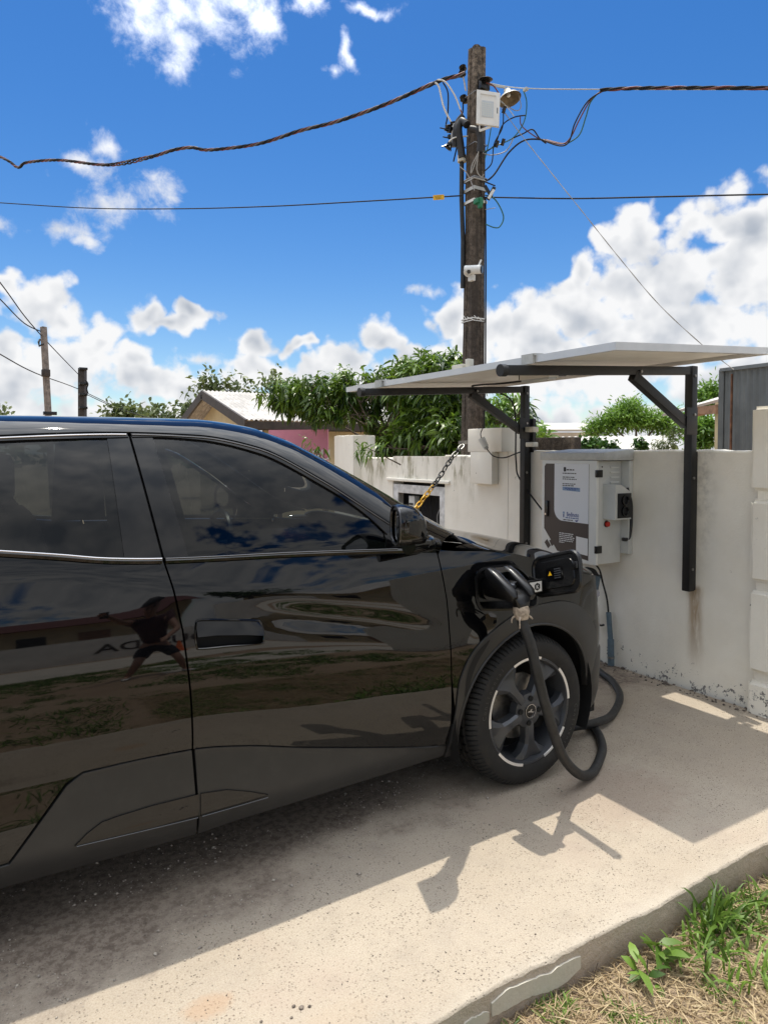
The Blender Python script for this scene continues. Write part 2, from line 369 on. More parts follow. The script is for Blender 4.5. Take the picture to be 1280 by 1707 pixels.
# ================================================================== SETTING
WALLX = 3.79; KERBY = 1.365
def concrete_mat():
    b = MatB('slab_concrete'); x = b.xyz()
    big = b.noise(1.3, 5, 0.6); mid = b.noise(6, 6, 0.65); fine = b.noise(150, 4, 0.75); grain = b.step(b.noise(210, 3, 0.7), 0.47, 0.60)
    col = b.mix(b.step(big, 0.3, 0.7), (0.38, 0.318, 0.245), (0.45, 0.388, 0.31))
    col = b.mix(b.math('MULTIPLY', b.step(mid, 0.45, 0.72), 0.5), col, (0.315, 0.27, 0.22))
    col = b.mix(b.math('MULTIPLY', b.step(fine, 0.35, 0.75), 0.45), col, (0.49, 0.44, 0.375))
    pit = b.math('MULTIPLY', b.step(b.voro(88), 0.30, 0.10), b.step(b.noise(5.5, 5, 0.65), 0.36, 0.62))
    col = b.mix(b.math('MULTIPLY', pit, 0.85), col, (0.17, 0.135, 0.10))
    col = b.mix(b.math('MULTIPLY', grain, 0.38), col, (0.25, 0.20, 0.15))
    bl = b.step(b.noise(9, 6, 0.72), 0.55, 0.70); col = b.mix(b.math('MULTIPLY', bl, 0.30), col, (0.27, 0.225, 0.18))
    trow = b.step(b.noise(3.0, 6, 0.7, b.vmul(b.pos, (1.0, 5.0, 1.0))), 0.52, 0.72); col = b.mix(b.math('MULTIPLY', trow, 0.28), col, (0.36, 0.30, 0.23))
    sp = b.step(b.voro(52), 0.16, 0.06); col = b.mix(b.math('MULTIPLY', sp, 0.7), col, (0.10, 0.085, 0.075))
    pk = b.step(b.noise(1.9, 5, 0.6), 0.52, 0.72); col = b.mix(b.math('MULTIPLY', pk, 0.35), col, (0.40, 0.31, 0.25))
    # trodden soil under and beside the car, thinning kerbward, darkened to add contact shade
    rag = b.math('MULTIPLY', b.math('SUBTRACT', b.noise(2.6, 7, 0.65), 0.5), 1.5)
    edge = b.math('ADD', b.math('SUBTRACT', x[1], b.math('ADD', 1.76, b.math('MULTIPLY', x[0], 0.27))), rag)
    soil = b.step(edge, -0.05, 0.35)
    crumb = b.step(b.noise(38, 6, 0.7), 0.42, 0.6)
    soil_shade = b.mix(b.noise(16, 6, 0.7), (0.065, 0.046, 0.035), (0.22, 0.17, 0.135))
    col = b.mix(b.math('MULTIPLY', soil, b.math('ADD', 0.55, b.math('MULTIPLY', crumb, 0.4))), col, soil_shade)
    # orange earth mark
    def spot(cx, cy, rx, ry, colr, amt):
        dx = b.math('MULTIPLY', b.math('SUBTRACT', x[0], cx), 1 / rx); dy = b.math('MULTIPLY', b.math('SUBTRACT', x[1], cy), 1 / ry)
        q = b.math('SUBTRACT', 1.0, b.math('ADD', b.math('MULTIPLY', dx, dx), b.math('MULTIPLY', dy, dy)))
        q = b.math('ADD', q, b.math('MULTIPLY', b.math('SUBTRACT', b.noise(26, 5, 0.7), 0.5), 1.6))
        return b.mix(b.math('MULTIPLY', b.step(q, 0.0, 0.9), amt), col, colr)
    col = spot(0.53, 1.72, 0.085, 0.05, (0.40, 0.255, 0.155), 0.5)
    col = spot(0.75, 1.5, 0.2, 0.07, (0.40, 0.31, 0.225), 0.3)
    col = spot(2.35, 1.9, 0.4, 0.3, (0.30, 0.22, 0.17), 0.4)
    # pale bloom along the kerb edge
    eb = b.step(b.math('ADD', x[1], b.math('MULTIPLY', b.noise(14, 5, 0.7), 0.12)), KERBY + 0.13, KERBY + 0.03)
    col = b.mix(b.math('MULTIPLY', eb, 0.4), col, (0.50, 0.45, 0.38))
    b.color(col); b.rough(0.9)
    h = b.math('ADD', b.math('MULTIPLY', fine, 0.5), b.math('ADD', b.math('MULTIPLY', b.noise(30, 5, 0.7), 0.8), b.math('MULTIPLY', pit, -0.6)))
    b.bump(h, 0.7, 0.007); return b.m
concrete_mat()
def kerb_mat():
    b = MatB('kerb_side'); x = b.xyz()
    col = b.mix(b.noise(9, 6, 0.7), (0.40, 0.335, 0.265), (0.60, 0.51, 0.42))
    dirt = b.step(b.math('ADD', x[2], b.math('MULTIPLY', b.noise(20, 4), 0.06)), 0.0, -0.08)
    col = b.mix(b.math('MULTIPLY', dirt, 0.5), col, (0.16, 0.12, 0.09)); b.color(col); b.rough(0.92)
    b.bump(b.noise(45, 6, 0.7), 0.8, 0.012); return b.m
kerb_mat()
def soil_mat():
    b = MatB('soil')
    col = b.mix(b.step(b.noise(1.1, 6, 0.6), 0.35, 0.65), (0.30, 0.205, 0.14), (0.40, 0.305, 0.22))
    col = b.mix(b.step(b.noise(30, 6, 0.7), 0.4, 0.7), col, (0.34, 0.255, 0.16))
    b.color(col); b.rough(0.95); b.bump(b.noise(40, 6, 0.7), 0.9, 0.02); return b.m
soil_mat()
pbr('asphalt', (0.075, 0.07, 0.066), 0.9, var=0.3, vscale=3, bump=0.3, bscale=80)
pbr('driveway', (0.48, 0.44, 0.38), 0.9, var=0.15, vscale=3, bump=0.3, bscale=60)

# ground sheet to the horizon
n = 48; gx = np.sign(np.linspace(-1, 1, n)) * np.abs(np.linspace(-1, 1, n)) ** 3 * 900
GX, GY = np.meshgrid(gx + 1.0, gx + 1.0, indexing='ij')
V = np.stack([GX, GY, np.full_like(GX, -0.16)], -1).reshape(-1, 3)
F = np.array([(i * n + j, (i + 1) * n + j, (i + 1) * n + j + 1, i * n + j + 1) for i in range(n - 1) for j in range(n - 1)])
structure(mesh_np('ground', V, F, 'soil'))

def slab():
    # concrete parking slab with an uneven, chipped front arris
    xs = np.concatenate([np.linspace(-6, -0.6, 20), np.arange(-0.55, WALLX + 0.001, 0.03)])
    m = len(xs); jit = np.cumsum(rng.normal(0, 0.0018, m)); jit -= np.linspace(jit[0], jit[-1], m); jit += rng.normal(0, 0.0014, m)
    wav = 0.012 * np.sin(xs * 1.9 + 0.4) + 0.006 * np.sin(xs * 6.1)
    chips = np.maximum(0, rng.normal(0, 0.004, m) - 0.003)
    rows = []
    rows.append(np.stack([xs, np.full(m, 8.2), np.zeros(m)], 1))
    rows.append(np.stack([xs, np.full(m, 1.6), np.zeros(m)], 1))
    rows.append(np.stack([xs, KERBY + 0.008 + jit + wav + chips, np.zeros(m)], 1))
    rows.append(np.stack([xs, KERBY + 0.003 + jit + wav + chips * 0.6, -0.002 - chips * 0.5], 1))
    rows.append(np.stack([xs, KERBY + 0.0 + jit + wav, -0.008 - chips * 1.2], 1))
    rows.append(np.stack([xs, KERBY - 0.004 + 1.2 * jit + wav, np.full(m, -0.08)], 1))
    rows.append(np.stack([xs, KERBY + 0.004 + jit + wav, np.full(m, -0.30)], 1))
    V = np.concatenate(rows); F1 = []; F2 = []
    for r in range(len(rows) - 1):
        for i in range(m - 1):
            q = (r * m + i, (r + 1) * m + i, (r + 1) * m + i + 1, r * m + i + 1); (F1 if r < 4 else F2).append(q)
    o = structure(mesh_np('parking_slab', V, np.array(F1), 'slab_concrete', smooth=False))
    k = mesh_np('kerb_face', V, np.array(F2), 'kerb_side', o, smooth=True)
    # old pale render still clinging to the kerb face
    for (x0, x1, zt, zb, sd_) in ((1.195, 1.53, -0.028, -0.088, 3), (1.085, 1.185, -0.05, -0.092, 5), (0.99, 1.075, -0.066, -0.105, 9)):
        rr = random.Random(sd_); k_ = 26; top = []; bot = []
        for i in range(k_):
            t = i / (k_ - 1); taper = min(1, 4 * t + 0.25, 4 * (1 - t) + 0.4); px = x0 + (x1 - x0) * t
            top.append((px, zt - (1 - taper) * 0.012 + 0.004 * math.sin(px * 19 + sd_) + 0.0015 * math.sin(px * 97) + rr.uniform(-0.0015, 0.0015))); bot.append((px, zt - (zt - zb) * (0.62 + 0.38 * taper * (0.75 + 0.35 * math.sin(px * 23 + sd_ * 2))) + rr.uniform(-0.002, 0.002)))
        poly = top + bot[::-1]
        def yy(px): return float(np.interp(px, xs, KERBY - 0.004 + 1.2 * jit + wav)) - 0.0018
        mb = MB(); vs = [(p[0], yy(p[0]), p[1]) for p in poly] + [(p[0], yy(p[0]) + 0.03, p[1]) for p in poly]; q = len(poly)
        fs = [(i, i + 1, q - 2 - i, q - 1 - i) for i in range(k_ - 1)]
        fs += [(i, (i + 1) % q, q + (i + 1) % q, q + i) for i in range(q)]
        mb.add(vs, fs); mb.build('plaster_patch', 'kerb_render', o)
    return o
b = MatB('kerb_render'); b.color(b.mix(b.noise(22, 6, 0.7), (0.48, 0.45, 0.38), (0.60, 0.57, 0.49))); b.rough(0.85); b.bump(b.noise(60, 4), 0.4, 0.004)
slab()

# ---- perimeter wall
def wall_mat(name, stain):
    b = MatB(name); x = b.xyz()
    sv_ = b.vmul(b.pos, (1.0, 1.0, 0.24))
    col = b.mix(b.step(b.noise(2.2, 6, 0.6), 0.3, 0.7), (0.84, 0.80, 0.71), (0.91, 0.88, 0.80))
    streak = b.step(b.noise(4.5, 6, 0.62, sv_), 0.46, 0.78)
    topm = b.step(x[2], 0.6, 1.45)
    col = b.mix(b.math('MULTIPLY', streak, b.math('ADD', 0.07, b.math('MULTIPLY', topm, 0.20 + 0.5 * stain))), col, (0.36, 0.33, 0.24) if stain else (0.50, 0.48, 0.43))
    if stain:
        st2 = b.step(b.noise(11, 7, 0.68, sv_), 0.47, 0.62)
        tm = b.step(b.math('ADD', x[2], b.math('MULTIPLY', b.noise(3, 3), 0.7)), 1.28, 1.72)
        col = b.mix(b.math('MULTIPLY', b.math('MULTIPLY', st2, tm), 0.8), col, (0.21, 0.185, 0.085))
    smudge = b.step(b.noise(4, 5, 0.6), 0.5, 0.8); col = b.mix(b.math('MULTIPLY', smudge, 0.16), col, (0.58, 0.56, 0.52))
    # flaked paint, mostly low on the wall
    hz = b.step(b.math('SUBTRACT', x[2], b.math('MULTIPLY', b.noise(3.2, 3), 0.25)), 0.16, -0.10)
    fl = b.step(b.math('ADD', b.math('ADD', b.math('MULTIPLY', b.noise(26, 7, 0.72), 0.75), b.math('MULTIPLY', b.noise(5, 3), 0.25)), b.math('MULTIPLY', hz, 0.105)), 0.655, 0.675)
    few = b.step(b.math('MULTIPLY', b.voro(9), 1.0), 0.045, 0.03)
    few = b.math('MULTIPLY', few, b.step(b.noise(1.4, 3), 0.42, 0.5))
    fl = b.math('MAXIMUM', fl, few)
    col = b.mix(fl, col, b.mix(b.noise(60, 4), (0.13, 0.125, 0.12), (0.26, 0.25, 0.24)))
    if name == 'wall_white':   # rust run below the steel post
        dx = b.math('ABSOLUTE', b.math('SUBTRACT', x[1], 2.50)); dx = b.math('ADD', dx, b.math('MULTIPLY', b.math('SUBTRACT', b.noise(9, 4, 0.6, sv_), 0.5), 0.06))
        up = b.math('MULTIPLY', b.step(x[2], 0.02, 0.5), b.step(x[2], 0.66, 0.62)); rr = b.math('MULTIPLY', b.step(dx, 0.075, 0.012), up)
        rr = b.math('MULTIPLY', rr, b.step(b.noise(24, 5, 0.6, sv_), 0.2, 0.6)); col = b.mix(b.math('MULTIPLY', rr, 0.8), col, (0.30, 0.19, 0.09))
        g = b.math('MULTIPLY', b.step(b.math('ABSOLUTE', b.math('SUBTRACT', x[1], 2.5)), 0.16, 0.03), b.step(x[2], 0.55, 1.3)); g = b.math('MULTIPLY', g, b.step(b.noise(14, 6, 0.7), 0.35, 0.75))
        col = b.mix(b.math('MULTIPLY', g, 0.55), col, (0.25, 0.24, 0.22))
    b.color(col); b.rough(0.88)
    b.bump(b.math('ADD', b.noise(70, 5, 0.7), b.math('MULTIPLY', fl, -1.2)), 0.35, 0.006); return b.m
wall_mat('wall_white', 0); wall_mat('wall_stained', 1)
def wall_piece(name, mat, x0, x1, y0, y1, z1, parent=None, bev=0.006):
    """rendered wall with slightly wavering top and soft arris"""
    n_ = max(4, int((y1 - y0) / 0.05)); ys = np.linspace(y0, y1, n_); jt = rng.normal(0, 0.0022, n_) + 0.004 * np.sin(ys * 5.3)
    prof = lambda k: [(x0 + 0.0, -0.3), (x0, z1 - 0.012 + jt[k]), (x0 + 0.004, z1 - 0.003 + jt[k]), (x0 + 0.014, z1 + jt[k]), (x1 - 0.01, z1 + jt[k]), (x1, z1 - 0.01 + jt[k]), (x1, -0.3)]
    vs = []; fs = []; m = 7
    for k in range(n_):
        for (px, pz) in prof(k): vs.append((px, ys[k], pz))
    for k in range(n_ - 1):
        for i in range(m - 1): fs.append((k * m + i, k * m + i + 1, (k + 1) * m + i + 1, (k + 1) * m + i))
    fs.append(tuple(range(m))[::-1]); fs.append(tuple((n_ - 1) * m + i for i in range(m)))
    mb = MB(); mb.add(vs, fs); return mb.build(name, mat, parent)
w1 = tag(wall_piece('boundary_wall', 'wall_white', WALLX, 3.94, 2.0, 4.17, 1.468), 'cream rendered boundary wall behind the charging cabinet, rust run under the steel post', 'wall')
w2t = thing('boundary_wall', 'streaked and mildewed boundary wall section with the open meter niche, left of the tall post', 'wall', loc=(3.86, 5.5, 0))
# left section is built round the niche opening
ny0, ny1, nz0, nz1 = 5.02, 5.90, 0.62, 1.165
wall_piece('wall_body', 'wall_stained', WALLX, 3.94, 4.60, ny0, 1.43, w2t)
wall_piece('wall_body', 'wall_stained', WALLX, 3.94, ny1, 6.60, 1.40, w2t)
MB().box(WALLX, 3.94, ny0 + 0.0, ny1, nz1, 1.418).build('lintel', 'wall_stained', w2t)
MB().box(WALLX + 0.002, 3.938, ny0, ny1, -0.3, nz0).build('apron', 'wall_stained', w2t)
MB().box(WALLX - 0.022, WALLX + 0.01, ny0 - 0.08, ny1 + 0.1, 1.168, 1.196, 0.004).build('drip_mould', 'wall_white', w2t)
# meter box in the niche
mbx = thing('meter_box', 'open meter box with white steel frame and dark wired interior, set in the mildewed wall', 'meter box', loc=(3.8, 5.45, 0.6))
fr = MB(); t_ = 0.085
poly_o = [(ny0 + 0.005, nz0), (ny1 - 0.005, nz0), (ny1 - 0.005, nz1 - 0.004), (ny0 + 0.005, nz1 - 0.004)]
for (a0, a1, c0, c1) in ((ny0 + 0.004, ny0 + t_, nz0, nz1 - 0.03), (ny1 - t_, ny1 - 0.004, nz0, nz1 - 0.03), (ny0 + t_, ny1 - t_, nz1 - 0.115, nz1 - 0.03), (ny0 + t_, ny1 - t_, nz0, nz0 + 0.07)):
    fr.box(WALLX + 0.004, WALLX + 0.022, a0, a1, c0, c1, 0.002)
pbr('old_white_steel', (0.60, 0.60, 0.60), 0.5, var=0.22, vscale=14); fr.build('frame', 'old_white_steel', mbx)
pbr('deep_black', (0.004, 0.004, 0.004), 0.9)
MB().box(WALLX + 0.13, WALLX + 0.145, ny0, ny1, nz0, nz1).build('back_plate', 'deep_black', mbx)
MB().box(WALLX + 0.06, WALLX + 0.125, 5.60, 5.70, 0.86, 1.02, 0.006).build('breaker', 'white_plastic', mbx)
MB().box(WALLX + 0.05, WALLX + 0.058, 5.62, 5.68, 0.93, 0.95).build('switch', 'ink_black', mbx)
for k in range(9):
    y = 5.16 + 0.042 * k; p = bez([(WALLX + 0.1, y, 0.7), (WALLX + 0.07, y + random.uniform(-.05, .05), 0.85), (WALLX + 0.1, y + random.uniform(-.06, .06), 0.98), (WALLX + 0.11, y + 0.03, 1.1)], 6)
    MB().tube(p, 0.005, 6).build('wire', random.choice(['wire_black', 'wire_black', 'wire_grey']), mbx)
def pillar(name, label, x0, x1, y0, y1, z1, mat, zb=-0.3):
    mb = MB(); bm = bmesh.new(); bmesh.ops.create_cube(bm, size=1)
    for v in bm.verts: v.co = Vector(((x0 + x1) / 2 + v.co.x * (x1 - x0), (y0 + y1) / 2 + v.co.y * (y1 - y0), (zb + z1) / 2 + v.co.z * (z1 - zb)))
    bmesh.ops.bevel(bm, geom=bm.edges[:], offset=0.008, segments=2, affect='EDGES'); bmesh.ops.subdivide_edges(bm, edges=bm.edges[:], cuts=3, use_grid_fill=True)
    for v in bm.verts: v.co += Vector([random.gauss(0, 0.0015) for _ in range(3)])
    mb.from_bm(bm, True); return tag(mb.build(name, mat), label, 'pillar')
pillar('wall_pillar', 'low grey-white capped wall pillar at the far left end, beside the mango leaves', 3.70, 3.98, 6.56, 7.02, 1.65, 'wall_white')
mp = thing('wall_pillar', 'white wall pillar in the middle, with an old bulb socket hanging on it', 'pillar', loc=(3.8, 4.4, 0))
m_ = MB(); m_.box(3.715, 4.02, 4.17, 4.60, 1.46, 1.655, 0.008); m_.build('cap_block', 'wall_white', mp)
MB().box(3.715, WALLX - 0.004, 4.285, 4.565, 1.192, 1.459, 0.005).build('face_block', 'wall_white', mp)
MB().box(WALLX - 0.002, 3.94, 4.172, 4.598, -0.3, 1.459).build('shaft', 'wall_white', mp)
# rusticated gate pillar on the right
gp = thing('gate_pillar', 'tall white gate pillar of chamfered blocks at the right edge', 'pillar', loc=(3.9, 1.8, 0))
MB().box(3.752, 4.14, 1.46, 2.110, -0.3, 1.695, 0.004).build('core', 'wall_white', gp)
for (z0, z1) in ((-0.25, 0.186), (0.234, 0.692), (0.740, 1.194), (1.241, 1.706)):
    bm = bmesh.new(); bmesh.ops.create_cube(bm, size=1)
    for v in bm.verts: v.co = Vector(((3.72 + 4.16) / 2 + v.co.x * 0.44, (1.44 + 2.137) / 2 + v.co.y * 0.697, (z0 + z1) / 2 + v.co.z * (z1 - z0)))
    bmesh.ops.bevel(bm, geom=bm.edges[:], offset=0.02, segments=3, affect='EDGES')
    bmesh.ops.subdivide_edges(bm, edges=[e for e in bm.edges if e.calc_length() > 0.2], cuts=4, use_grid_fill=True)
    for v in bm.verts: v.co += Vector([random.gauss(0, 0.0016) for _ in range(3)])
    mb = MB(); mb.from_bm(bm, True); mb.build('block', 'wall_white', gp)
# ================================================================== SOLAR CANOPY
can = thing('solar_canopy', 'small solar panel canopy on two black steel brackets bolted to the wall', 'solar canopy', loc=(3.0, 3.2, 1.9))
SL = 0.061
def cz(x): return 1.975 + SL * (x - 3.73)          # top of the cantilever arms
for yb, xe in ((2.515, 2.25), (3.93, 2.28)):
    MB().box(3.713, 3.765, yb - 0.026, yb + 0.026, 0.615, 1.97, 0.005).build('post', 'black_steel', can)
    MB().box(3.767, 3.788, yb - 0.018, yb + 0.018, 0.617, 1.46, 0.003).build('back_rail', 'black_steel', can)
    MB().beam((3.70, yb, cz(3.70) - 0.0335), (xe, yb, cz(xe) - 0.0335), 0.042, 0.048, 0.005).build('arm', 'black_steel', can)
    c = MB(); c.tube([(xe + 0.012, yb, cz(xe) - 0.0335), (xe - 0.022, yb, cz(xe) - 0.035)], 0.030, 14); c.build('arm_end', 'black_steel', can)
    MB().beam((3.70, yb, 1.62), (3.20, yb, cz(3.2) - 0.06), 0.045, 0.055, 0.004).build('brace', 'black_steel', can)
for yb in (2.515, 3.93):
    for (bx_, bz_) in ((3.735, 1.68), (3.735, 1.91), (3.735, 1.30), (3.735, 0.75), (3.24, 1.905)):
        MB().tube([(bx_, yb - 0.024, bz_), (bx_, yb - 0.034, bz_)], 0.009, 6).build('bolt', 'steel', can)
    MB().box(3.66, 3.765, yb - 0.0285, yb - 0.0262, 1.56, 1.72, 0.001).build('gusset', 'black_steel', can)
PX0, PX1, PY0, PY1 = 2.42, 3.66, 1.99, 4.40
def slant(x0, x1, y0, y1, zlo, zhi, bev=0.0):
    mb = MB(); vs = [(x, y, cz(x) + z) for x in (x0, x1) for y in (y0, y1) for z in (zlo, zhi)]
    mb.add(vs, [(0, 1, 3, 2), (4, 6, 7, 5), (0, 4, 5, 1), (2, 3, 7, 6), (0, 2, 6, 4), (1, 5, 7, 3)]); return mb
for (x0, x1, y0, y1) in ((PX0, PX0 + 0.03, PY0, PY1), (PX1 - 0.03, PX1, PY0, PY1), (PX0 + 0.03, PX1 - 0.03, PY0, PY0 + 0.03), (PX0 + 0.03, PX1 - 0.03, PY1 - 0.03, PY1)):
    slant(x0, x1, y0, y1, 0.001, 0.036).build('frame_rail', 'panel_frame', can)
slant(PX0 + 0.03, PX1 - 0.03, PY0 + 0.03, PY1 - 0.03, 0.022, 0.026).build('back_sheet', 'panel_back', can)
nx, ny_ = 6, 12
for i in range(nx):
    for j in range(ny_):
        wx = (PX1 - PX0 - 0.08) / nx; wy = (PY1 - PY0 - 0.08) / ny_; x0 = PX0 + 0.04 + i * wx; y0 = PY0 + 0.04 + j * wy
        slant(x0 + 0.004, x0 + wx - 0.004, y0 + 0.004, y0 + wy - 0.004, 0.027, 0.029).build('cell', 'panel_cell', can)
# clamps on the front rail, lamp and leads under the panel
for yb in (2.515, 3.93):
    slant(PX0 - 0.012, PX0 + 0.05, yb - 0.045, yb + 0.045, 0.0365, 0.046).build('clamp', 'galvanised', can)
    slant(PX0 - 0.016, PX0 - 0.001, yb - 0.04, yb + 0.04, -0.004, 0.046).build('clamp', 'galvanised', can)
# unseen plates added to shape the sunlit strip at the wall foot
fl = MB(); y0, y1 = 1.95, 4.40
fl.add([(3.80, y0, 2.005), (3.80, y1, 2.005), (3.92, y1, 2.025), (3.92, y0, 2.025), (3.80, y0, 2.009), (3.80, y1, 2.009), (3.92, y1, 2.029), (3.92, y0, 2.029)],
       [(0, 3, 2, 1), (4, 5, 6, 7), (0, 1, 5, 4), (2, 3, 7, 6), (0, 4, 7, 3), (1, 2, 6, 5)]); fl.build('shade_plate', 'galvanised', can)
slant(3.65, 3.81, 3.05, 4.40, 0.038, 0.040).build('shade_plate', 'galvanised', can)
clp = thing('cable_saddle', 'small cream cable saddle clipped on top of the panel edge beside the pole', 'clip', loc=(2.46, 3.12, 1.95))
MB().box(2.44, 2.50, 3.07, 3.17, cz(2.46) + 0.037, cz(2.46) + 0.060, 0.004).build('base', 'enamel_cream', clp); MB().box(2.45, 2.49, 3.03, 3.06, cz(2.46) + 0.037, cz(2.46) + 0.085, 0.004).build('clip', 'enamel_cream', clp)
lamp = thing('led_lamp', 'short white tube lamp fixed under the solar panel', 'lamp', loc=(2.75, 3.0, 1.87))
slant(2.97, 3.045, 2.92, 3.17, -0.028, 0.018).build('body', 'white_plastic', lamp)
slant(2.975, 3.04, 2.93, 3.16, -0.040, -0.0285).build('diffuser', 'led_panel', lamp)
MB().box(3.1, 3.2, 3.0, 3.1, cz(3.1) - 0.012, cz(3.1) + 0.02, 0.003).build('junction_box', 'black_plastic', can)
MB().box(3.1, 3.2, 3.25, 3.32, cz(3.1) - 0.012, cz(3.1) + 0.02, 0.003).build('junction_box', 'black_plastic', can)
MB().tube(bez([(3.15, 3.05, cz(3.15) - 0.012), (2.95, 3.25, cz(2.95) - 0.035), (3.0, 3.6, cz(3.0) - 0.02), (3.2, 3.88, cz(3.2) - 0.02), (3.66, 3.99, 1.85), (3.70, 3.985, 1.4), (3.735, 3.98, 1.25), (3.75, 3.75, 1.02)], 8), 0.006, 6).build('lead', 'wire_black', can)

# ================================================================== CHARGER CABINET
ch = thing('charging_cabinet', 'grey wall-mounted car charging cabinet with white and brown printed door', 'charger', loc=(3.65, 3.25, 0.7))
CX, CY0, CY1, CZ0, CZ1 = 3.50, 3.02, 3.497, 0.722, 1.398
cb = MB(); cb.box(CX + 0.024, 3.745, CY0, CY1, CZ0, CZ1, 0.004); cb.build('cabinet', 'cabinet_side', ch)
cd = MB(); cd.box(CX, CX + 0.022, CY0 - 0.004, CY1 + 0.004, CZ0 - 0.003, CZ1 + 0.003, 0.004); door = cd.build('door', 'cabinet_paint', ch)
# rain hood
hd = MB(); hd.prism([(3.496, 1.403), (3.785, 1.403), (3.785, 1.478), (3.496, 1.452)], (0, CY1 - CY0 + 0.085, 0), (0, CY0 - 0.065, 0), (1, 0, 0), (0, 0, 1), 0.002); hd.build('rain_hood', 'galvanised', ch)
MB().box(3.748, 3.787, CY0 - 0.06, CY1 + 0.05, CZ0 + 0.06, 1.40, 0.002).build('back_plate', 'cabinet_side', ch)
FX = CX - 0.0012
def face(name, poly, mat, off=0.0, parent=None):
    """flat print on the door: (u to the right as seen, v up) measured from the door's left bottom corner"""
    mb = MB(); mb.add([(FX - off, CY1 - u, CZ0 + v) for u, v in poly], [tuple(range(len(poly)))]); return mb.build(name, mat, parent or door)
def arc(cx, cy, r, a0, a1, n_=8): return [(cx + r * math.cos(R(a0 + (a1 - a0) * k / n_)), cy + r * math.sin(R(a0 + (a1 - a0) * k / n_))) for k in range(n_ + 1)]
W_, H_ = CY1 - CY0, CZ1 - CZ0
brown = [(0.025, 0.615), (0.025, 0.20), (0.16, 0.045), (0.415, 0.02), (0.415, 0.655), (0.035, 0.655)]
face('printed_panel', [(0.02, 0.635), (0.02, 0.20), (0.145, 0.055), (0.42, 0.02), (0.42, 0.655), (0.035, 0.655)], 'sticker_brown')
face('printed_panel', [(0.115, 0.655)] + [(0.115, 0.36)] + arc(0.195, 0.345, 0.08, 170, 262) + [(0.418, 0.262), (0.418, 0.655)], 'sticker_white', 0.0006)
face('printed_stripe', [(0.025, 0.10), (0.05, 0.125), (0.085, 0.085), (0.06, 0.06)], 'sticker_brown', 0.0004)
face('printed_stripe', [(0.07, 0.118), (0.09, 0.125), (0.115, 0.095), (0.095, 0.08)], 'sticker_brown', 0.0004)
face('printed_square', [(0.315, 0.06), (0.415, 0.052), (0.415, 0.165), (0.315, 0.172)], 'ink_white', 0.0008)
face('printed_band', [(0.19, 0.475), (0.345, 0.470), (0.345, 0.496), (0.19, 0.50)], 'ink_pale_blue', 0.001)
def tline(u0, u1, v, h=0.006, mat='ink_black', sd_=0):
    rr = random.Random(sd_); u = u0; mb = MB()
    while u < u1 - 0.004:
        w = min(rr.uniform(0.008, 0.026), u1 - u); a = [(u, v), (u + w, v), (u + w, v + h), (u, v + h)]
        mb.add([(FX - 0.0014, CY1 - q[0], CZ0 + q[1]) for q in a], [(0, 1, 2, 3)]); u += w + 0.004
    mb.build('print_line', mat, door)
for i, (u0, u1, v, h) in enumerate([(0.225, 0.30, 0.611, 0.008), (0.19, 0.315, 0.588, 0.006), (0.19, 0.295, 0.562, 0.006), (0.19, 0.315, 0.549, 0.006), (0.19, 0.305, 0.517, 0.006), (0.19, 0.295, 0.505, 0.006)]): tline(u0, u1, v, h, 'ink_black', i)
for i, v in enumerate((0.487, 0.478)): tline(0.21 + 0.02 * i, 0.335 - 0.02 * i, v, 0.005, 'ink_blue', 20 + i)
for i in range(6): tline(0.165, (0.29, 0.285, 0.30, 0.295, 0.29, 0.21)[i], 0.178 - 0.0125 * i, 0.0055, 'ink_white', 40 + i)
face('printed_icon', rrect(0.022, 0.03, 0.004, 3, 0.21, 0.618), 'ink_black', 0.0012)
Md = frame_M((FX - 0.0012, CY1 - 0.283, CZ0 + 0.300), (0, -1, 0), (0, 0, 1))
text_mesh('lettering', 'Bedinoto', 0.042, 'ink_blue', Md, door, 0.0002, bold=0.0005, sx=0.70)
tline(0.22, 0.335, 0.287, 0.006, 'ink_blue', 77); tline(0.20, 0.285, 0.272, 0.006, 'ink_black', 78)
face('printed_icon', [(0.30, 0.276), (0.335, 0.282), (0.32, 0.266)], 'ink_blue', 0.0012)
face('printed_icon', arc(0.203, 0.322, 0.009, 0, 360, 12)[:-1], 'ink_pale_blue', 0.0012); face('printed_icon', [(0.199, 0.290), (0.207, 0.290), (0.209, 0.312), (0.197, 0.312)], 'ink_blue', 0.0014)
# door furniture
MB().box(CX - 0.012, CX - 0.001, CY1 - 0.062, CY1 - 0.034, CZ0 + 0.285, CZ0 + 0.395, 0.004).build('handle', 'black_plastic', ch)
MB().tube([(CX - 0.012, CY1 - 0.045, CZ0 + 0.302), (CX - 0.017, CY1 - 0.045, CZ0 + 0.302)], 0.008, 14).build('lock', 'chrome', ch)
for z in (CZ0 + 0.075, CZ0 + 0.57): MB().box(CX - 0.005, CX + 0.05, CY0 - 0.012, CY0 + 0.006, z, z + 0.048, 0.003).build('hinge', 'black_plastic', ch)
for k in range(5):
    MB().box(3.63, 3.715, CY0 - 0.009, CY0 - 0.001, 1.352 - 0.033 * k, 1.362 - 0.033 * k, 0.002).build('vent_slat', 'cabinet_paint', ch)
MB().tube([(3.555, CY0 + 0.001, 1.36), (3.555, CY0 - 0.003, 1.36)], 0.005, 8).build('plug_screw', 'ink_black', ch)
# connector holster on the cabinet side
ho = MB(); ho.prism([(3.565, 1.02), (3.72, 1.02), (3.72, 1.195), (3.62, 1.245), (3.565, 1.245)], (0, -0.10, 0), (0, CY0 - 0.001, 0)); hol = ho.build('holster', 'cabinet_side', ch)
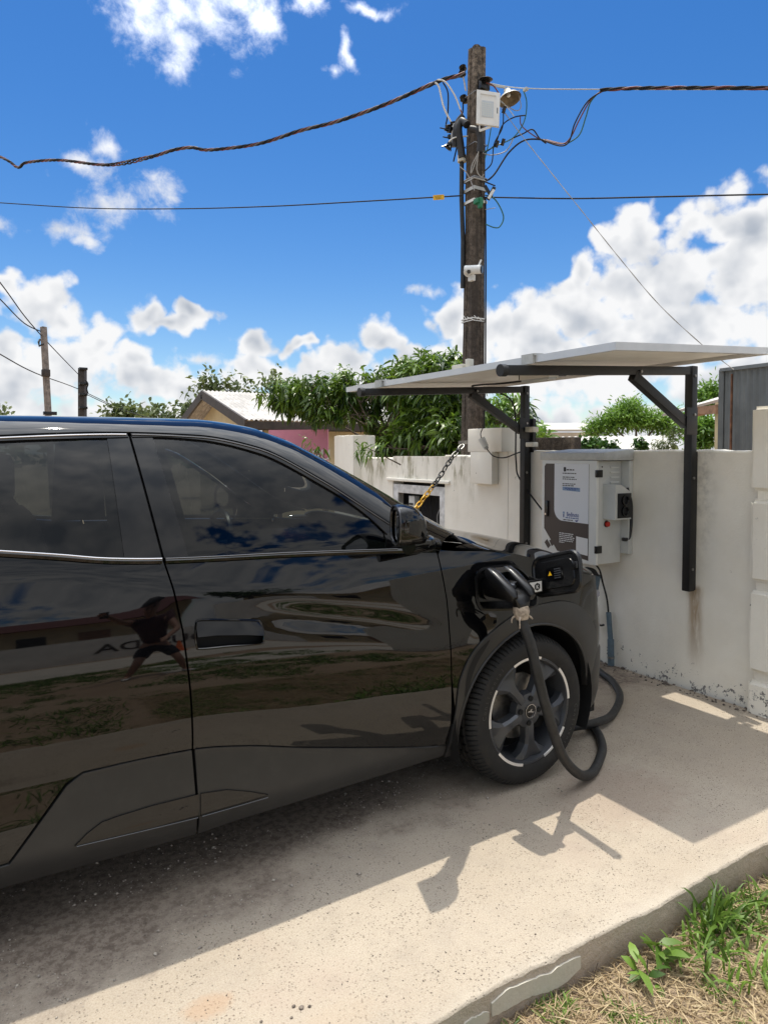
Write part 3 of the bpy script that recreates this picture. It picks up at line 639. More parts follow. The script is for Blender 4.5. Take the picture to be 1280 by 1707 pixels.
# ------- replaced by a body with a sloping roof, open dark face toward the right
MB().box(3.585, 3.715, CY0 - 0.106, CY0 - 0.1015, 1.03, 1.19, 0.001).build('holster_face', 'ink_black', hol)
for z in (1.075, 1.145):
    s_ = MB(); s_.lathe([(0.026, 0), (0.034, 0), (0.034, -0.012), (0.026, -0.012), (0.022, -0.004)], 24, Matrix.Translation((3.65, CY0 - 0.1065, z)) @ Matrix.Identity(4)); s_.build('socket_ring', 'black_plastic', hol)
MB().tube([(3.60, CY0 - 0.002, 0.985), (3.60, CY0 - 0.02, 0.985)], 0.017, 16).build('stop_button', 'red_plastic', ch)
MB().tube([(3.60, CY0 - 0.001, 0.985), (3.60, CY0 - 0.006, 0.985)], 0.022, 16).build('button_collar', 'black_plastic', ch)
cab2 = tag(MB().tube(bez([(3.72, 2.985, 0.88), (3.765, 2.965, 0.9), (3.765, 2.955, 1.10), (3.74, 2.97, 1.22)], 8), 0.012, 8).build('rear_conduit', 'conduit_black'), 'dark conduit strip running behind the right side of the charging cabinet', 'conduit')

# conduits from the cabinet down the wall
cg = thing('grey_conduit', 'blue-grey plastic conduit leaning at the wall under the charging cabinet', 'conduit', 'conduits under the charging cabinet', loc=(3.72, 3.2, 0.4))
MB().tube([(3.71, 3.185, 0.60), (3.72, 3.215, 0.47), (3.725, 3.222, 0.33)], 0.023, 14).build('pipe', 'conduit_grey', cg)
MB().tube([(3.71, 3.19, 0.585), (3.71, 3.183, 0.612)], 0.026, 14).build('collar', 'conduit_grey', cg)
cg2 = thing('grey_conduit', 'blue-grey plastic conduit standing upright against the wall foot, strapped low', 'conduit', 'conduits under the charging cabinet', loc=(3.75, 3.1, 0))
MB().tube([(3.76, 3.125, 0.36), (3.755, 3.10, 0.17)], 0.017, 14).build('pipe', 'conduit_grey', cg2); MB().tube([(3.755, 3.10, 0.18), (3.75, 3.09, 0.002)], 0.022, 14).build('pipe', 'conduit_grey', cg2)
MB().tube([(3.752, 3.094, 0.052), (3.752, 3.0938, 0.066)], 0.0245, 14).build('strap', 'steel', cg2)
ck = MB(); ck.tube(bez([(3.60, 3.30, 0.72), (3.62, 3.27, 0.66), (3.68, 3.20, 0.645), (3.71, 3.186, 0.60)], 8), 0.016, 10); tag(ck.build('charging_lead', 'cable_rubber'), 'thick black lead curving from under the cabinet into the leaning conduit', 'cable')
tag(MB().tube(bez([(3.62, 3.15, 0.72), (3.68, 3.14, 0.66), (3.74, 3.16, 0.56), (3.76, 3.14, 0.45), (3.76, 3.125, 0.35)], 8), 0.006, 8).build('thin_lead', 'wire_black'), 'thin black wire dropping from the cabinet to the upright conduit', 'cable')
tag(MB().tube(bez([(3.73, 3.225, 0.335), (3.735, 3.205, 0.29), (3.74, 3.18, 0.262), (3.745, 3.15, 0.27)], 8) , 0.007, 8).build('stub_lead', 'wire_black'), 'short black cable stub with round plug hanging out of the leaning conduit', 'cable')
# ================================================================== CAR
YW = 2.14; YC = 3.04
def pchip(xs, ys):
    xs = np.array(xs, float); ys = np.array(ys, float); h = np.diff(xs); d = np.diff(ys) / h
    m = np.zeros_like(ys); m[0] = d[0]; m[-1] = d[-1]
    for i in range(1, len(xs) - 1):
        if d[i - 1] * d[i] > 0:
            w1 = 2 * h[i] + h[i - 1]; w2 = h[i] + 2 * h[i - 1]; m[i] = (w1 + w2) / (w1 / d[i - 1] + w2 / d[i])
    def f(x):
        x = np.asarray(x, float); i = np.clip(np.searchsorted(xs, x) - 1, 0, len(xs) - 2); t = (x - xs[i]) / h[i]; t = np.clip(t, -0.5, 1.5)
        return (ys[i] * (1 + 2 * t) * (1 - t) ** 2 + h[i] * m[i] * t * (1 - t) ** 2 + ys[i + 1] * t * t * (3 - 2 * t) + h[i] * m[i + 1] * t * t * (t - 1))
    return f
def sst(a, b_, x):
    t = np.clip((x - a) / (b_ - a), 0, 1); return t * t * (3 - 2 * t)
_S = np.linspace(0, 1, 401); _E = pchip([0, .2, .33, .6, .8, 1], [-20, -12, -7.5, -1, 4, 7])(_S)
_P = np.concatenate([[0], np.cumsum(np.tan(np.radians((_E[:-1] + _E[1:]) / 2)) / 400)]); _P -= _P[240]
_Z = np.linspace(.87, 1.75, 881); _EU = pchip([.87, .95, 1.0, 1.09, 1.12, 1.3, 1.5, 1.75], [7, 9.5, 13, 18, 26, 29, 33, 40])(_Z)
_PU = np.concatenate([[0], np.cumsum(np.tan(np.radians((_EU[:-1] + _EU[1:]) / 2)) * .001)])
PLAN = pchip([-1.6, -1.38, -1.2, -.9, -.4, 0, .3, .6, 1.0, 1.4, 1.9, 2.2, 2.4, 2.5, 2.58, 2.64, 2.70], [.6, .28, .14, .085, .050, .026, .012, .003, -.001, .001, .005, .01, .022, .037, .066, .105, .17])
ZCF = pchip([-3, .3, .45, .625, .8, 1.012, 1.35, 1.649, 1.75, 2.2, 3.2], [.488, .489, .492, .489, .461, .405, .323, .256, .246, .244, .244])
SHLD = pchip([-2, .162, .415, .583, .85, 1.241, 1.65, 3], [1.2, 1.121, 1.065, 1.028, .971, .89, .80, .7])
def inw(x, z):
    x = np.asarray(x, float); z = np.asarray(z, float)
    zc = ZCF(x); h = .87 - zc; s = (z - zc) / h
    d = np.where(z > .87, np.interp(z, _Z, _PU) + _P[-1] * h, np.interp(np.clip(s, 0, 1), _S, _P) * h)
    t = np.clip(zc - z, 0, 1)
    d = np.where(z < zc, _P[0] * h - np.minimum(t, .12) * .03 + np.clip(.30 - z, 0, 1) ** 2 * 3.0, d)
    d = d + PLAN(x)
    # sharp shoulder line over the doors: above it the metal leans in a little more
    k = sst(1.55, .9, x); q = z - SHLD(x)
    d = d - k * .0035 * np.exp(-(q / .05) ** 2)
    # scoop below the shoulder on the front door
    dd = q + .055; d = d + .010 * np.exp(-(dd / .05) ** 2) * sst(.75, 1.05, x) * sst(1.75, 1.35, x)
    # shoulder of the wing swells over the wheel
    r = np.sqrt((x - 2.09) ** 2 + (z - .33) ** 2); d = d - .022 * np.exp(-((r - .44) / .10) ** 2) * sst(1.65, 1.95, x) * sst(2.6, 2.35, x)
    r2 = np.sqrt((x + .53) ** 2 + (z - .33) ** 2); d = d - .022 * np.exp(-((r2 - .44) / .10) ** 2)
    return d
def side_fn(off=0.0):
    def f(u, v): return np.stack([u, YW + inw(u, v) + off, v], -1)
    return f
FT = pchip([-1.5, -1.38, -1.2, -.9, -.6, -.3, .112, .486, .731, .948, 1.162, 1.402, 1.542, 1.62, 1.70, 1.84, 2.0, 2.14, 2.3, 2.5, 2.64, 2.9], [.93, .96, 1.06, 1.24, 1.40, 1.465, 1.506, 1.522, 1.515, 1.473, 1.359, 1.194, 1.10, 1.068, 1.056, 1.045, 1.02, .985, .935, .885, .855, .80])
TC = pchip([-1.5, -1.38, -1.25, -1.0, -.85, -.3, .3, .75, .95, 1.1, 1.2, 1.4, 1.6, 1.8, 1.97, 2.05, 2.3, 2.6, 2.8, 2.95], [.95, 1.0, 1.18, 1.46, 1.53, 1.565, 1.582, 1.583, 1.563, 1.525, 1.48, 1.38, 1.275, 1.165, 1.07, 1.058, 1.03, .96, .87, .76])
def top_fn(off=0.0):
    def f(u, w):
        ft = FT(u); ye = YW + inw(u, ft); vv = 1 - np.abs(w); sg = np.sign(w)
        pw = np.interp(u, [.9, 1.2, 1.75, 2.0], [9.0, 7.5, 5.0, 3.0])
        z = ft + (TC(u) - ft) * (1 - np.abs(w) ** pw); y = YC + w * (YC - ye) * 1.0
        return np.stack([u, y, z + off], -1)
    return f
def in_poly(pt, poly):
    x, y = pt[:, 0], pt[:, 1]; ins = np.zeros(len(pt), bool); n_ = len(poly)
    for i in range(n_):
        x0, y0 = poly[i]; x1, y1 = poly[(i + 1) % n_]
        c = ((y0 > y) != (y1 > y)); xx = (x1 - x0) * (y - y0) / ((y1 - y0) if y1 != y0 else 1e-12) + x0; ins ^= c & (x < xx)
    return ins
def dens(poly, step):
    out = []
    for i in range(len(poly)):
        a = np.array(poly[i], float); c = np.array(poly[(i + 1) % len(poly)], float); k = max(1, int(np.ceil(np.linalg.norm(c - a) / step)))
        for j in range(k): out.append(a + (c - a) * j / k)
    return np.array(out)
def dist_seg(P_, loop):
    m = np.full(len(P_), 9e9)
    for i in range(len(loop)):
        a = loop[i]; c = loop[(i + 1) % len(loop)]; ab = c - a; t = np.clip(((P_ - a) @ ab) / max(ab @ ab, 1e-12), 0, 1)
        m = np.minimum(m, np.linalg.norm(P_ - (a + t[:, None] * ab), axis=1))
    return m
def panel(name, outline, fn, mat, parent, holes=(), step=0.028, flange=0.014, mirror=False, vs=1.0, flip=False):
    """sheet panel cut out of a surface fn(u,v) along an outline, with turned-in edges. vs scales v for meshing."""
    loops = [dens([(p[0], p[1] * vs) for p in l], step * 0.7) for l in (outline,) + tuple(holes)]
    allb = np.concatenate(loops); mn = allb.min(0); mx = allb.max(0)
    gx, gy = np.meshgrid(np.arange(mn[0] + step / 2, mx[0], step), np.arange(mn[1] + step / 2, mx[1], step * 0.7)); g = np.stack([gx.ravel(), gy.ravel()], 1)
    if len(g):
        keep = in_poly(g, loops[0])
        for h in loops[1:]: keep &= ~in_poly(g, h)
        g = g[keep]
    if len(g):
        dm = np.full(len(g), 9e9)
        for l in loops: dm = np.minimum(dm, dist_seg(g, l))
        g = g[dm > step * 0.35]
    pts = np.concatenate([allb, g]) if len(g) else allb
    edges = []; o = 0
    for l in loops:
        k = len(l); edges += [(o + i, o + (i + 1) % k) for i in range(k)]; o += k
    vo, eo, fo, ov, oe, of = delaunay_2d_cdt([Vector(p) for p in pts], edges, [], 0, 1e-6)
    vo = np.array([v[:] for v in vo]); cen = np.array([vo[list(f)].mean(0) for f in fo]); keep = in_poly(cen, loops[0])
    for h in loops[1:]: keep &= ~in_poly(cen, h)
    F_ = [tuple(f) for f, k in zip(fo, keep) if k]
    vo[:, 1] /= vs
    P_ = fn(vo[:, 0], vo[:, 1]); e = 0.006
    du = fn(vo[:, 0] + e, vo[:, 1]) - fn(vo[:, 0] - e, vo[:, 1]); dv = fn(vo[:, 0], vo[:, 1] + e / vs) - fn(vo[:, 0], vo[:, 1] - e / vs)
    Nn = np.cross(du, dv); Nn /= np.linalg.norm(Nn, axis=1)[:, None]
    if flip: Nn = -Nn
    # orient faces with normals
    F2 = []
    for f in F_:
        a, c, d_ = P_[f[0]], P_[f[1]], P_[f[2]]
        F2.append(f if np.dot(np.cross(c - a, d_ - a), Nn[f[0]]) > 0 else f[::-1])
    Vv = [P_]; NN = [Nn]; base = len(P_)
    cnt = {}
    for f in F2:
        for i in range(len(f)):
            k = (f[i], f[(i + 1) % len(f)]); cnt[k] = cnt.get(k, 0) + 1
    bnd = [k for k in cnt if (k[1], k[0]) not in cnt]
    if flange > 0 and bnd:
        extraV = []; extraN = []
        for (i, j) in bnd:
            t = P_[j] - P_[i]; t = t / max(np.linalg.norm(t), 1e-9); o1 = np.cross(t, Nn[i]); b0 = base + len(extraV)
            extraV += [P_[i], P_[j], P_[j] - Nn[j] * flange, P_[i] - Nn[i] * flange]; extraN += [o1 * 0.8 + Nn[i] * 0.3] * 2 + [o1] * 2
            F2.append((b0 + 1, b0, b0 + 3)); F2.append((b0 + 1, b0 + 3, b0 + 2))
        Vv.append(np.array(extraV)); NN.append(np.array(extraN))
    Vv = np.concatenate(Vv); NN = np.concatenate(NN); NN /= np.linalg.norm(NN, axis=1)[:, None]; F2 = np.array(F2)
    if mirror:
        Vv = Vv.copy(); Vv[:, 1] = 2 * YC - Vv[:, 1]; NN = NN.copy(); NN[:, 1] *= -1; F2 = F2[:, ::-1]
    return mesh_np(name, Vv, np.ascontiguousarray(F2), mat, parent, normals=NN)

def crv(pts, n_=6):
    return [(p.x, p.y) for p in bez([(a, c, 0) for a, c in pts], n_)]
car = thing('car', 'black five-door hatchback parked nose to the wall, charging, its side in shade', 'car', loc=(1.0, YC, 0))
G = 0.003     # half of a panel gap
SHUT_B = [(.649, .186), (.636, .34), (.629, .49), (.613, .70), (.594, .89), (.573, 1.014), (.548, 1.117)]
SHUT_F = [(1.681, .205), (1.675, .368), (1.656, .552), (1.648, .70), (1.64, .866), (1.619, 1.044)]
def off_line(l, dx): return [(a + dx, c) for a, c in l]
BELT = pchip([-.6, -.2, .098, .252, .384, .554, .977, 1.439, 1.7], [1.285, 1.21, 1.17, 1.149, 1.129, 1.116, 1.103, 1.082, 1.068])
CREASE = [(.08, .274), (.102, .275), (.253, .467), (.302, .494), (.625, .491), (1.012, .407), (1.649, .258), (1.678, .250)]
CRF = pchip([.302, .45, .625, .8, 1.012, 1.35, 1.649, 1.7], [.492, .496, .491, .463, .407, .325, .258, .25])
WT = pchip([-.55, -.3, .111, .426, .573, .728, .942, 1.155, 1.306, 1.388, 1.439], [1.33, 1.43, 1.487, 1.501, 1.506, 1.498, 1.451, 1.337, 1.232, 1.15, 1.085])
MX, MZ, MR = 2.09, .335, .378
def arch(cx, cz, r, a0, a1, n_=26): return [(cx + r * math.cos(R(a0 + (a1 - a0) * k / n_)), cz + r * math.sin(R(a0 + (a1 - a0) * k / n_))) for k in range(n_ + 1)]
CLAD_F = crv([(1.687, .20), (1.686, .30), (1.688, .42), (1.700, .545), (1.769, .657), (1.90, .742), (2.03, .782), (2.153, .795), (2.28, .79), (2.40, .748), (2.50, .66), (2.565, .54), (2.595, .40), (2.602, .24)], 5)
PORT = crv([(1.788, .935), (1.812, .966), (1.86, .978), (1.994, .975), (2.05, .955), (2.105, .90), (2.122, .845), (2.112, .795), (2.075, .783), (1.84, .800), (1.80, .815), (1.786, .86), (1.788, .935)], 4)[:-1]
HANDLE = crv([(.637, .905), (.65, .915), (.74, .904), (.835, .890), (.853, .882), (.864, .85), (.862, .822), (.85, .811), (.74, .818), (.65, .823), (.637, .832), (.633, .87), (.637, .905)], 4)[:-1]

def car_side(mir):
    sf = side_fn(0)
    T = lambda *a, **k: panel(*a, parent_or(a, k), mirror=mir) if False else panel(*a, mirror=mir, **k)
    xs_b = np.linspace(.56, 1.60, 14)
    # ---- front door
    lo_f = [(x, float(CRF(x)) + 0.002) for x in np.linspace(.64, 1.672, 16)]
    fd_out = lo_f + off_line(SHUT_F[1:], -G) + [(x, float(BELT(x)) - .02) for x in np.linspace(1.612, .556, 18)] + off_line(SHUT_B[::-1], G)[0:5]
    fd = T('front_door', fd_out, sf, 'car_paint', car, holes=(HANDLE,))
    lo_r = [(x, float(z) + .002) for x, z in ((-.06, .274), (.08, .274), (.102, .275), (.253, .467), (.302, .494))] + [(x, float(CRF(x)) + .002) for x in np.linspace(.36, .626, 6)]
    rd_out = lo_r + off_line(SHUT_B[2:], -G) + [(x, float(BELT(x)) - .02) for x in np.linspace(.54, -.40, 14)] + crv([(-.42, 1.20), (-.43, 1.05), (-.36, .92), (-.25, .80), (-.12, .62), (-.08, .45), (-.06, .276)], 4)
    rd = T('rear_door', rd_out, sf, 'car_paint', car)
    # ---- cladding along the doors
    cf = side_fn(-.004)
    front_c = [(.652, .19)] + [(x, .20) for x in np.linspace(.8, 1.677, 8)] + [(1.676, .25)] + [(x, float(CRF(x)) - .003) for x in np.linspace(1.66, .636, 18)]
    T('lower_cladding', front_c, cf, 'cladding', fd, flange=.025)
    rear_c = [(-.10, .19), (.3, .19), (.645, .19)] + [(x, float(CRF(x)) - .003) for x in np.linspace(.625, .36, 6)] + [(.302, .489), (.258, .463), (.105, .270), (.08, .269), (-.06, .269)]
    T('lower_cladding', rear_c, cf, 'cladding', rd, flange=.025)
    # ---- glossy strips in the cladding
    bf = side_fn(-.009)
    T('trim_strip', [(.652, .264), (.80, .265), (.886, .273), (.82, .303), (.74, .331), (.651, .342)], bf, 'gloss_black', fd, flange=.01)
    T('trim_strip', [(.275, .278), (.45, .270), (.645, .264), (.6445, .342), (.50, .343), (.40, .337), (.351, .331), (.31, .308)], bf, 'gloss_black', rd, flange=.01)
    def strip(pts, rad, mat, name, par, off=-.004):
        p = np.array([(a, YW + float(inw(a, c)) + off, c) for a, c in pts])
        if mir: p[:, 1] = 2 * YC - p[:, 1]
        return MB().tube(p, rad, 6).build(name, mat, par)
    strip([(x, .2645) for x in np.linspace(.655, .885, 8)], .0016, 'satin_trim', 'strip_edge', fd, -.0105)
    strip([(x, .277 - .0128 * (x - .275) / .37) for x in np.linspace(.28, .642, 8)], .0016, 'satin_trim', 'strip_edge', rd, -.0105)
    # ---- door handle: recessed pocket with a flush flap
    T('handle_pocket', HANDLE, side_fn(.035), 'soft_black', fd, flange=0)
    h_up = [(.640, .862), (.70, .860), (.80, .848), (.862, .838)] + crv([(.862, .85), (.853, .880), (.835, .888), (.74, .902), (.65, .912), (.638, .904)], 3)
    def flap_fn(u, v): return np.stack([u, YW + inw(u, v) + .004 - (.90 - v) * .22, v], -1)
    T('handle_flap', h_up, flap_fn, 'gloss_black', fd, flange=.008, step=.015)
    def ringp(c): return [(a, c_) for a, c_ in c] + [c[0]]
    strip(ringp(HANDLE), .0034, 'gloss_black', 'handle_rim', fd, -.001)
    # ---- wing (fender) with the charge port cut out
    fe = off_line([(1.694, .30), (1.675, .45), (1.656, .552), (1.648, .70), (1.64, .866), (1.619, 1.044)], G) + [(x, float(FT(x)) - .004) for x in np.linspace(1.635, 2.57, 26)] + [(2.575, .74)]
    inner = [(x, z + .002) for x, z in CLAD_F if z > .3 and x < 2.51]
    fen_out = [(1.690, .40)] + fe[1:] + [(2.572, .66)] + [(2.50, .665)] + [p for p in inner[::-1] if p[0] < 2.50 and p[1] > .34]
    fen = T('front_wing', fen_out, sf, 'car_paint', car, holes=((PORT,) if not mir else ()), step=.022)
    # ---- wheel arch cladding
    ap = arch(MX, MZ, MR, 12, 202, 34)
    clad = [(2.52, .24), (2.50, .34)] + ap + [(1.715, .19), (1.688, .19)] + CLAD_F[:-1] + [(2.602, .24)]
    ac = T('front_arch_cladding', clad, side_fn(-.007), 'cladding', car, flange=.03, step=.022)
    slot = crv([(1.722, .47), (1.728, .56), (1.765, .635), (1.83, .685), (1.825, .668), (1.775, .60), (1.747, .53), (1.738, .44), (1.722, .47)], 4)[:-1]
    T('vent_slot', slot, side_fn(-.0085), 'soft_black', ac, flange=0, step=.015)
    lip = MB(); lp = []
    for (a, c) in ap: lp.append((a, YW + float(inw(a, c)) - .007, c))
    if mir: lp = [(a, 2 * YC - y, c) for a, y, c in lp]
    lip.tube(lp, .006, 6); lip.build('arch_lip', 'cladding', ac)
    # ---- rear quarter
    rq = crv([(-.43, 1.05), (-.36, .92), (-.25, .80), (-.125, .62)], 4) + crv([(-.2, .66), (-.35, .75), (-.53, .78), (-.71, .75), (-.86, .66), (-.95, .5), (-1.0, .30)], 4) + [(-1.35, .30), (-1.37, .6), (-1.36, .93)] + [(x, float(FT(x)) - .004) for x in np.linspace(-1.34, -.62, 12)] + [(-.58, 1.38), (-.5, 1.28), (-.46, 1.2)]
    T('rear_quarter', rq, sf, 'car_paint', car)
    rap = arch(-.53, .335, .378, -22, 200, 34)
    rc = rap + [(-.97, .19), (-1.06, .19), (-1.0, .31)] + crv([(-.95, .5), (-.86, .655), (-.71, .745), (-.53, .775), (-.35, .745), (-.2, .655), (-.10, .52), (-.07, .30), (-.10, .19)], 4)
    T('rear_arch_cladding', rc, side_fn(-.007), 'cladding', car, flange=.03)
    # ---- glass and pillars
    gf = side_fn(.006)
    g1 = [(.61, 1.108)] + [(x, float(BELT(x)) - .006) for x in np.linspace(.70, 1.383, 12)] + [(1.386, 1.148)] + [(x, float(WT(x))) for x in np.linspace(1.37, .56, 24)]
    T('window_glass', g1, gf, 'tinted_glass', fd, flange=0)
    T('quarter_trim', [(1.389, 1.088), (1.60, 1.068), (1.545, 1.092), (1.44, 1.160), (1.3905, 1.148)], side_fn(.002), 'gloss_black', fd, flange=.01, step=.02)
    T('pillar_cover', [(.554, 1.115), (.630, 1.110), (.573, 1.506), (.503, 1.507)], side_fn(.001), 'gloss_black', fd, flange=.01)
    T('pillar_cover', [(.434, 1.118), (.546, 1.115), (.495, 1.507), (.426, 1.502)], side_fn(.001), 'gloss_black', rd, flange=.01)
    g2 = [(.46, 1.112)] + [(x, float(BELT(x)) - .006) for x in np.linspace(.38, -.42, 12)] + [(x, float(WT(x))) for x in np.linspace(-.50, .45, 18)]
    T('window_glass', g2, gf, 'tinted_glass', rd, flange=0)
    # belt mouldings and the window frame rail
    strip([(x, float(BELT(x)) - .010) for x in np.linspace(.556, 1.60, 30)], .0095, 'gloss_black', 'belt_moulding', fd, .002)
    strip([(x, float(BELT(x)) - .010) for x in np.linspace(-.42, .545, 26)], .0095, 'gloss_black', 'belt_moulding', rd, .002)
    strip([(x, float(BELT(x)) - .0015) for x in np.linspace(.556, 1.43, 30)], .0022, 'satin_trim', 'belt_bead', fd, -.006)
    strip([(x, float(BELT(x)) - .0015) for x in np.linspace(-.42, .545, 26)], .0026, 'chrome', 'belt_bead', rd, -.006)
    def zmid(x): return (float(WT(min(x, 1.439))) + float(FT(x))) / 2
    T('window_frame', [(x, float(WT(x)) + .001) for x in np.linspace(.506, 1.40, 30)] + [(1.445, 1.162), (1.55, 1.095)] + [(x, float(FT(x)) - .004) for x in np.linspace(1.53, .503, 34)], side_fn(-.004), 'gloss_black', fd, step=.02)
    T('window_frame', [(x, float(WT(x)) + .001) for x in np.linspace(-.52, .493, 26)] + [(x, float(FT(x)) - .004) for x in np.linspace(.49, -.58, 26)], side_fn(-.004), 'gloss_black', rd, step=.02)
    strip([(x, float(FT(x)) - .009) for x in np.linspace(.506, 1.53, 40)], .0022, 'satin_trim', 'frame_bead', fd, -.006)
    strip([(x, float(FT(x)) - .009) for x in np.linspace(-.5, .487, 26)], .0026, 'chrome', 'frame_bead', rd, -.006)
    # dark structure behind the gaps
    inn = [(-1.3, .2), (-1.0, .2)] + arch(-.53, .335, .40, 200, -22, 20) + [(1.70, .2)] + arch(MX, MZ, .40, 200, 12, 20) + [(2.5, .24), (2.56, .6), (2.5, .84)] + [(x, float(FT(x)) - .03) for x in np.linspace(2.4, 1.66, 8)] + [(x, float(BELT(x)) - .035) for x in np.linspace(1.58, -.4, 16)] + [(-.6, 1.2), (-1.25, .95)]
    panel('inner_skin', inn, side_fn(.045), 'soft_black', car, mirror=mir, holes=((PORT,) if not mir else ()), flange=0, step=.05)
    panel('pillar_inner', [(.40, 1.10), (.66, 1.10), (.61, 1.51), (.40, 1.51)], side_fn(.028), 'soft_black', car, mirror=mir, flange=0, step=.05)
    # wheel wells
    for cx in (MX, -.53):
        w = MB(); n_ = 24; vs = []; y0, y1 = (2.16, 2.52)
        if mir: y0, y1 = 2 * YC - y0, 2 * YC - y1
        for k in range(n_ + 1):
            a = R(-25 + 230 * k / n_); vs += [(cx + .40 * math.cos(a), y0, .335 + .40 * math.sin(a)), (cx + .40 * math.cos(a), y1, .335 + .40 * math.sin(a))]
        fs = [(2 * k, 2 * k + 1, 2 * k + 3, 2 * k + 2) for k in range(n_)]; fs.append(tuple(2 * k + 1 for k in range(n_ + 1))); w.add(vs, fs, True); w.build('wheel_well', 'soft_black', car)
    return fd, rd, fen
fd_near, rd_near, wing_near = car_side(False)
car_side(True)

# ---- roof, screen, bonnet
tf = top_fn(0)
WS = .86          # |w| of the screen edge
def sym(l): return l + [(a, -c) for a, c in l[::-1]]
roof_poly = sym([(-.80, 0.0)] + [(-.80, .5), (-.72, .8), (-.62, .995), (-.3, .995), (.3, .995), (.7, .995), (.95, .995), (1.15, .995), (1.40, .995), (1.57, .995), (1.66, .97), (1.80, WS + .01), (1.6, WS + .005), (1.4, WS + .005), (1.2, WS + .005), (1.02, WS), (.985, .7), (.965, .4), (.955, 0.0)])
rp = [(-.80, .5), (-.72, .8), (-.62, .998)] + [(x, .998) for x in np.linspace(-.5, 1.57, 40)] + [(1.66, .975), (1.79, WS + .01)] + [(x, WS + .006) for x in np.linspace(1.7, 1.04, 14)] + [(1.0, .80), (.98, .6), (.965, .3)]
roof = panel('roof', rp + [(a, -c) for a, c in rp[::-1]], tf, 'car_paint', car, vs=.62, step=.03, flange=.01)
sc = [(.972, .3), (.986, .6), (1.004, .79), (1.03, WS - .004)] + [(x, WS) for x in np.linspace(1.1, 1.76, 12)] + [(1.80, WS - .01), (1.86, .6), (1.905, .3)]
panel('windscreen', sc + [(a, -c) for a, c in sc[::-1]], top_fn(-.004), 'windscreen_glass', car, vs=.62, step=.04, flange=0)
cw = [(1.91, .3), (1.865, .6), (1.806, WS - .01), (1.80, .90), (1.865, .92), (1.93, .6), (1.97, .3)]
panel('cowl', cw + [(a, -c) for a, c in cw[::-1]], top_fn(-.012), 'black_plastic', car, vs=.62, step=.04, flange=.01)
hd_ = [(1.985, .3), (1.945, .6), (1.88, .92), (1.80, .955), (1.72, .985)] + [(x, .985) for x in np.linspace(1.8, 2.56, 16)] + [(2.63, .93), (2.72, .75), (2.78, .45), (2.80, .15)]
panel('bonnet', hd_ + [(a, -c) for a, c in hd_[::-1]], tf, 'car_paint', car, vs=.68, step=.035)
bk = [(-.82, .45), (-.745, .80), (-.86, .86), (-1.05, .86), (-1.16, .80), (-1.19, .4)]
panel('rear_screen', bk + [(a, -c) for a, c in bk[::-1]], top_fn(-.003), 'tinted_glass', car, vs=.62, step=.05, flange=0)
tg = [(-1.20, .4), (-1.17, .81), (-1.06, .87), (-.86, .87), (-.74, .82), (-.64, .985), (-.9, .985), (-1.2, .985), (-1.34, .985), (-1.40, .6), (-1.41, .3)]
panel('tailgate', tg + [(a, -c) for a, c in tg[::-1]], tf, 'car_paint', car, vs=.7, step=.05)
# front and rear bumpers: swept round the plan curve
def bumper(name, plan, zs, shr, mat, par, sgn):
    t = bez([(a, c, 0) for a, c in plan], 6); t = [(p.x, p.y) for p in t]; full = [(a, YC - c) for a, c in t] + [(a, YC + c) for a, c in t[::-1][1:]]
    V_ = []; m = len(zs)
    for (a, y) in full:
        nx_ = (a - (1.9 if sgn > 0 else -.6)); ny2 = (y - YC); q = math.hypot(nx_, ny2)
        for z, s_ in zip(zs, shr): V_.append((a - nx_ / q * s_, y - ny2 / q * s_, z))
    F_ = [(i * m + j, (i + 1) * m + j, (i + 1) * m + j + 1, i * m + j + 1) for i in range(len(full) - 1) for j in range(m - 1)]
    F_ = np.array(F_); F_ = F_ if sgn > 0 else F_[:, ::-1]
    return mesh_np(name, np.array(V_), np.ascontiguousarray(F_), mat, par, smooth=True)
NOSE = [(2.49, .850), (2.555, .838), (2.62, .803), (2.69, .735), (2.78, .58), (2.85, .36), (2.88, .15), (2.885, 0.0)]
fb_ = bumper('front_bumper', NOSE, [.49, .54, .62, .70, .78, .84, .87], [.002, -.004, -.004, .004, .02, .05, .10], 'car_paint', car, 1)
bumper('bumper_skirt', NOSE, [.16, .19, .24, .30, .42, .50, .53], [.10, .045, .015, .0, -.008, -.008, .01], 'cladding', fb_, 1)
TAIL = [(-1.02, .86), (-1.2, .82), (-1.33, .70), (-1.40, .45), (-1.42, .2), (-1.42, 0.0)]
rb_ = bumper('rear_bumper', TAIL, [.18, .24, .35, .5, .6, .8, .97], [.10, .03, .0, -.01, .0, .0, .03], 'car_paint', car, -1)
for s_ in (-1, 1):
    hl = MB(); pts = [(2.735, .68), (2.79, .575), (2.84, .42)]
    hl.tube([(a + .006, YC + s_ * c, .735 - .02 * i) for i, (a, c) in enumerate(pts)], .022, 10); hl.build('headlight', 'lamp_lens', car)
    tl = MB(); tl.tube([(-1.24, YC + s_ * .815, .90), (-1.33, YC + s_ * .71, .90), (-1.40, YC + s_ * .5, .91)], .03, 10); tl.build('tail_light', 'red_lens', car)
# underbody
MB().box(-1.25, 2.6, 2.24, 3.84, .20, .26).build('floor_pan', 'soft_black', car)
MB().box(-1.2, 1.5, 2.36, 3.72, .262, .42).build('cabin_floor', 'soft_black', car)
# wiper / bonnet rear corner
MB().tube(bez([(1.83, 2.50, 1.075), (1.80, 2.75, 1.105), (1.79, 3.05, 1.12)], 6), .007, 6).build('wiper', 'black_plastic', car)

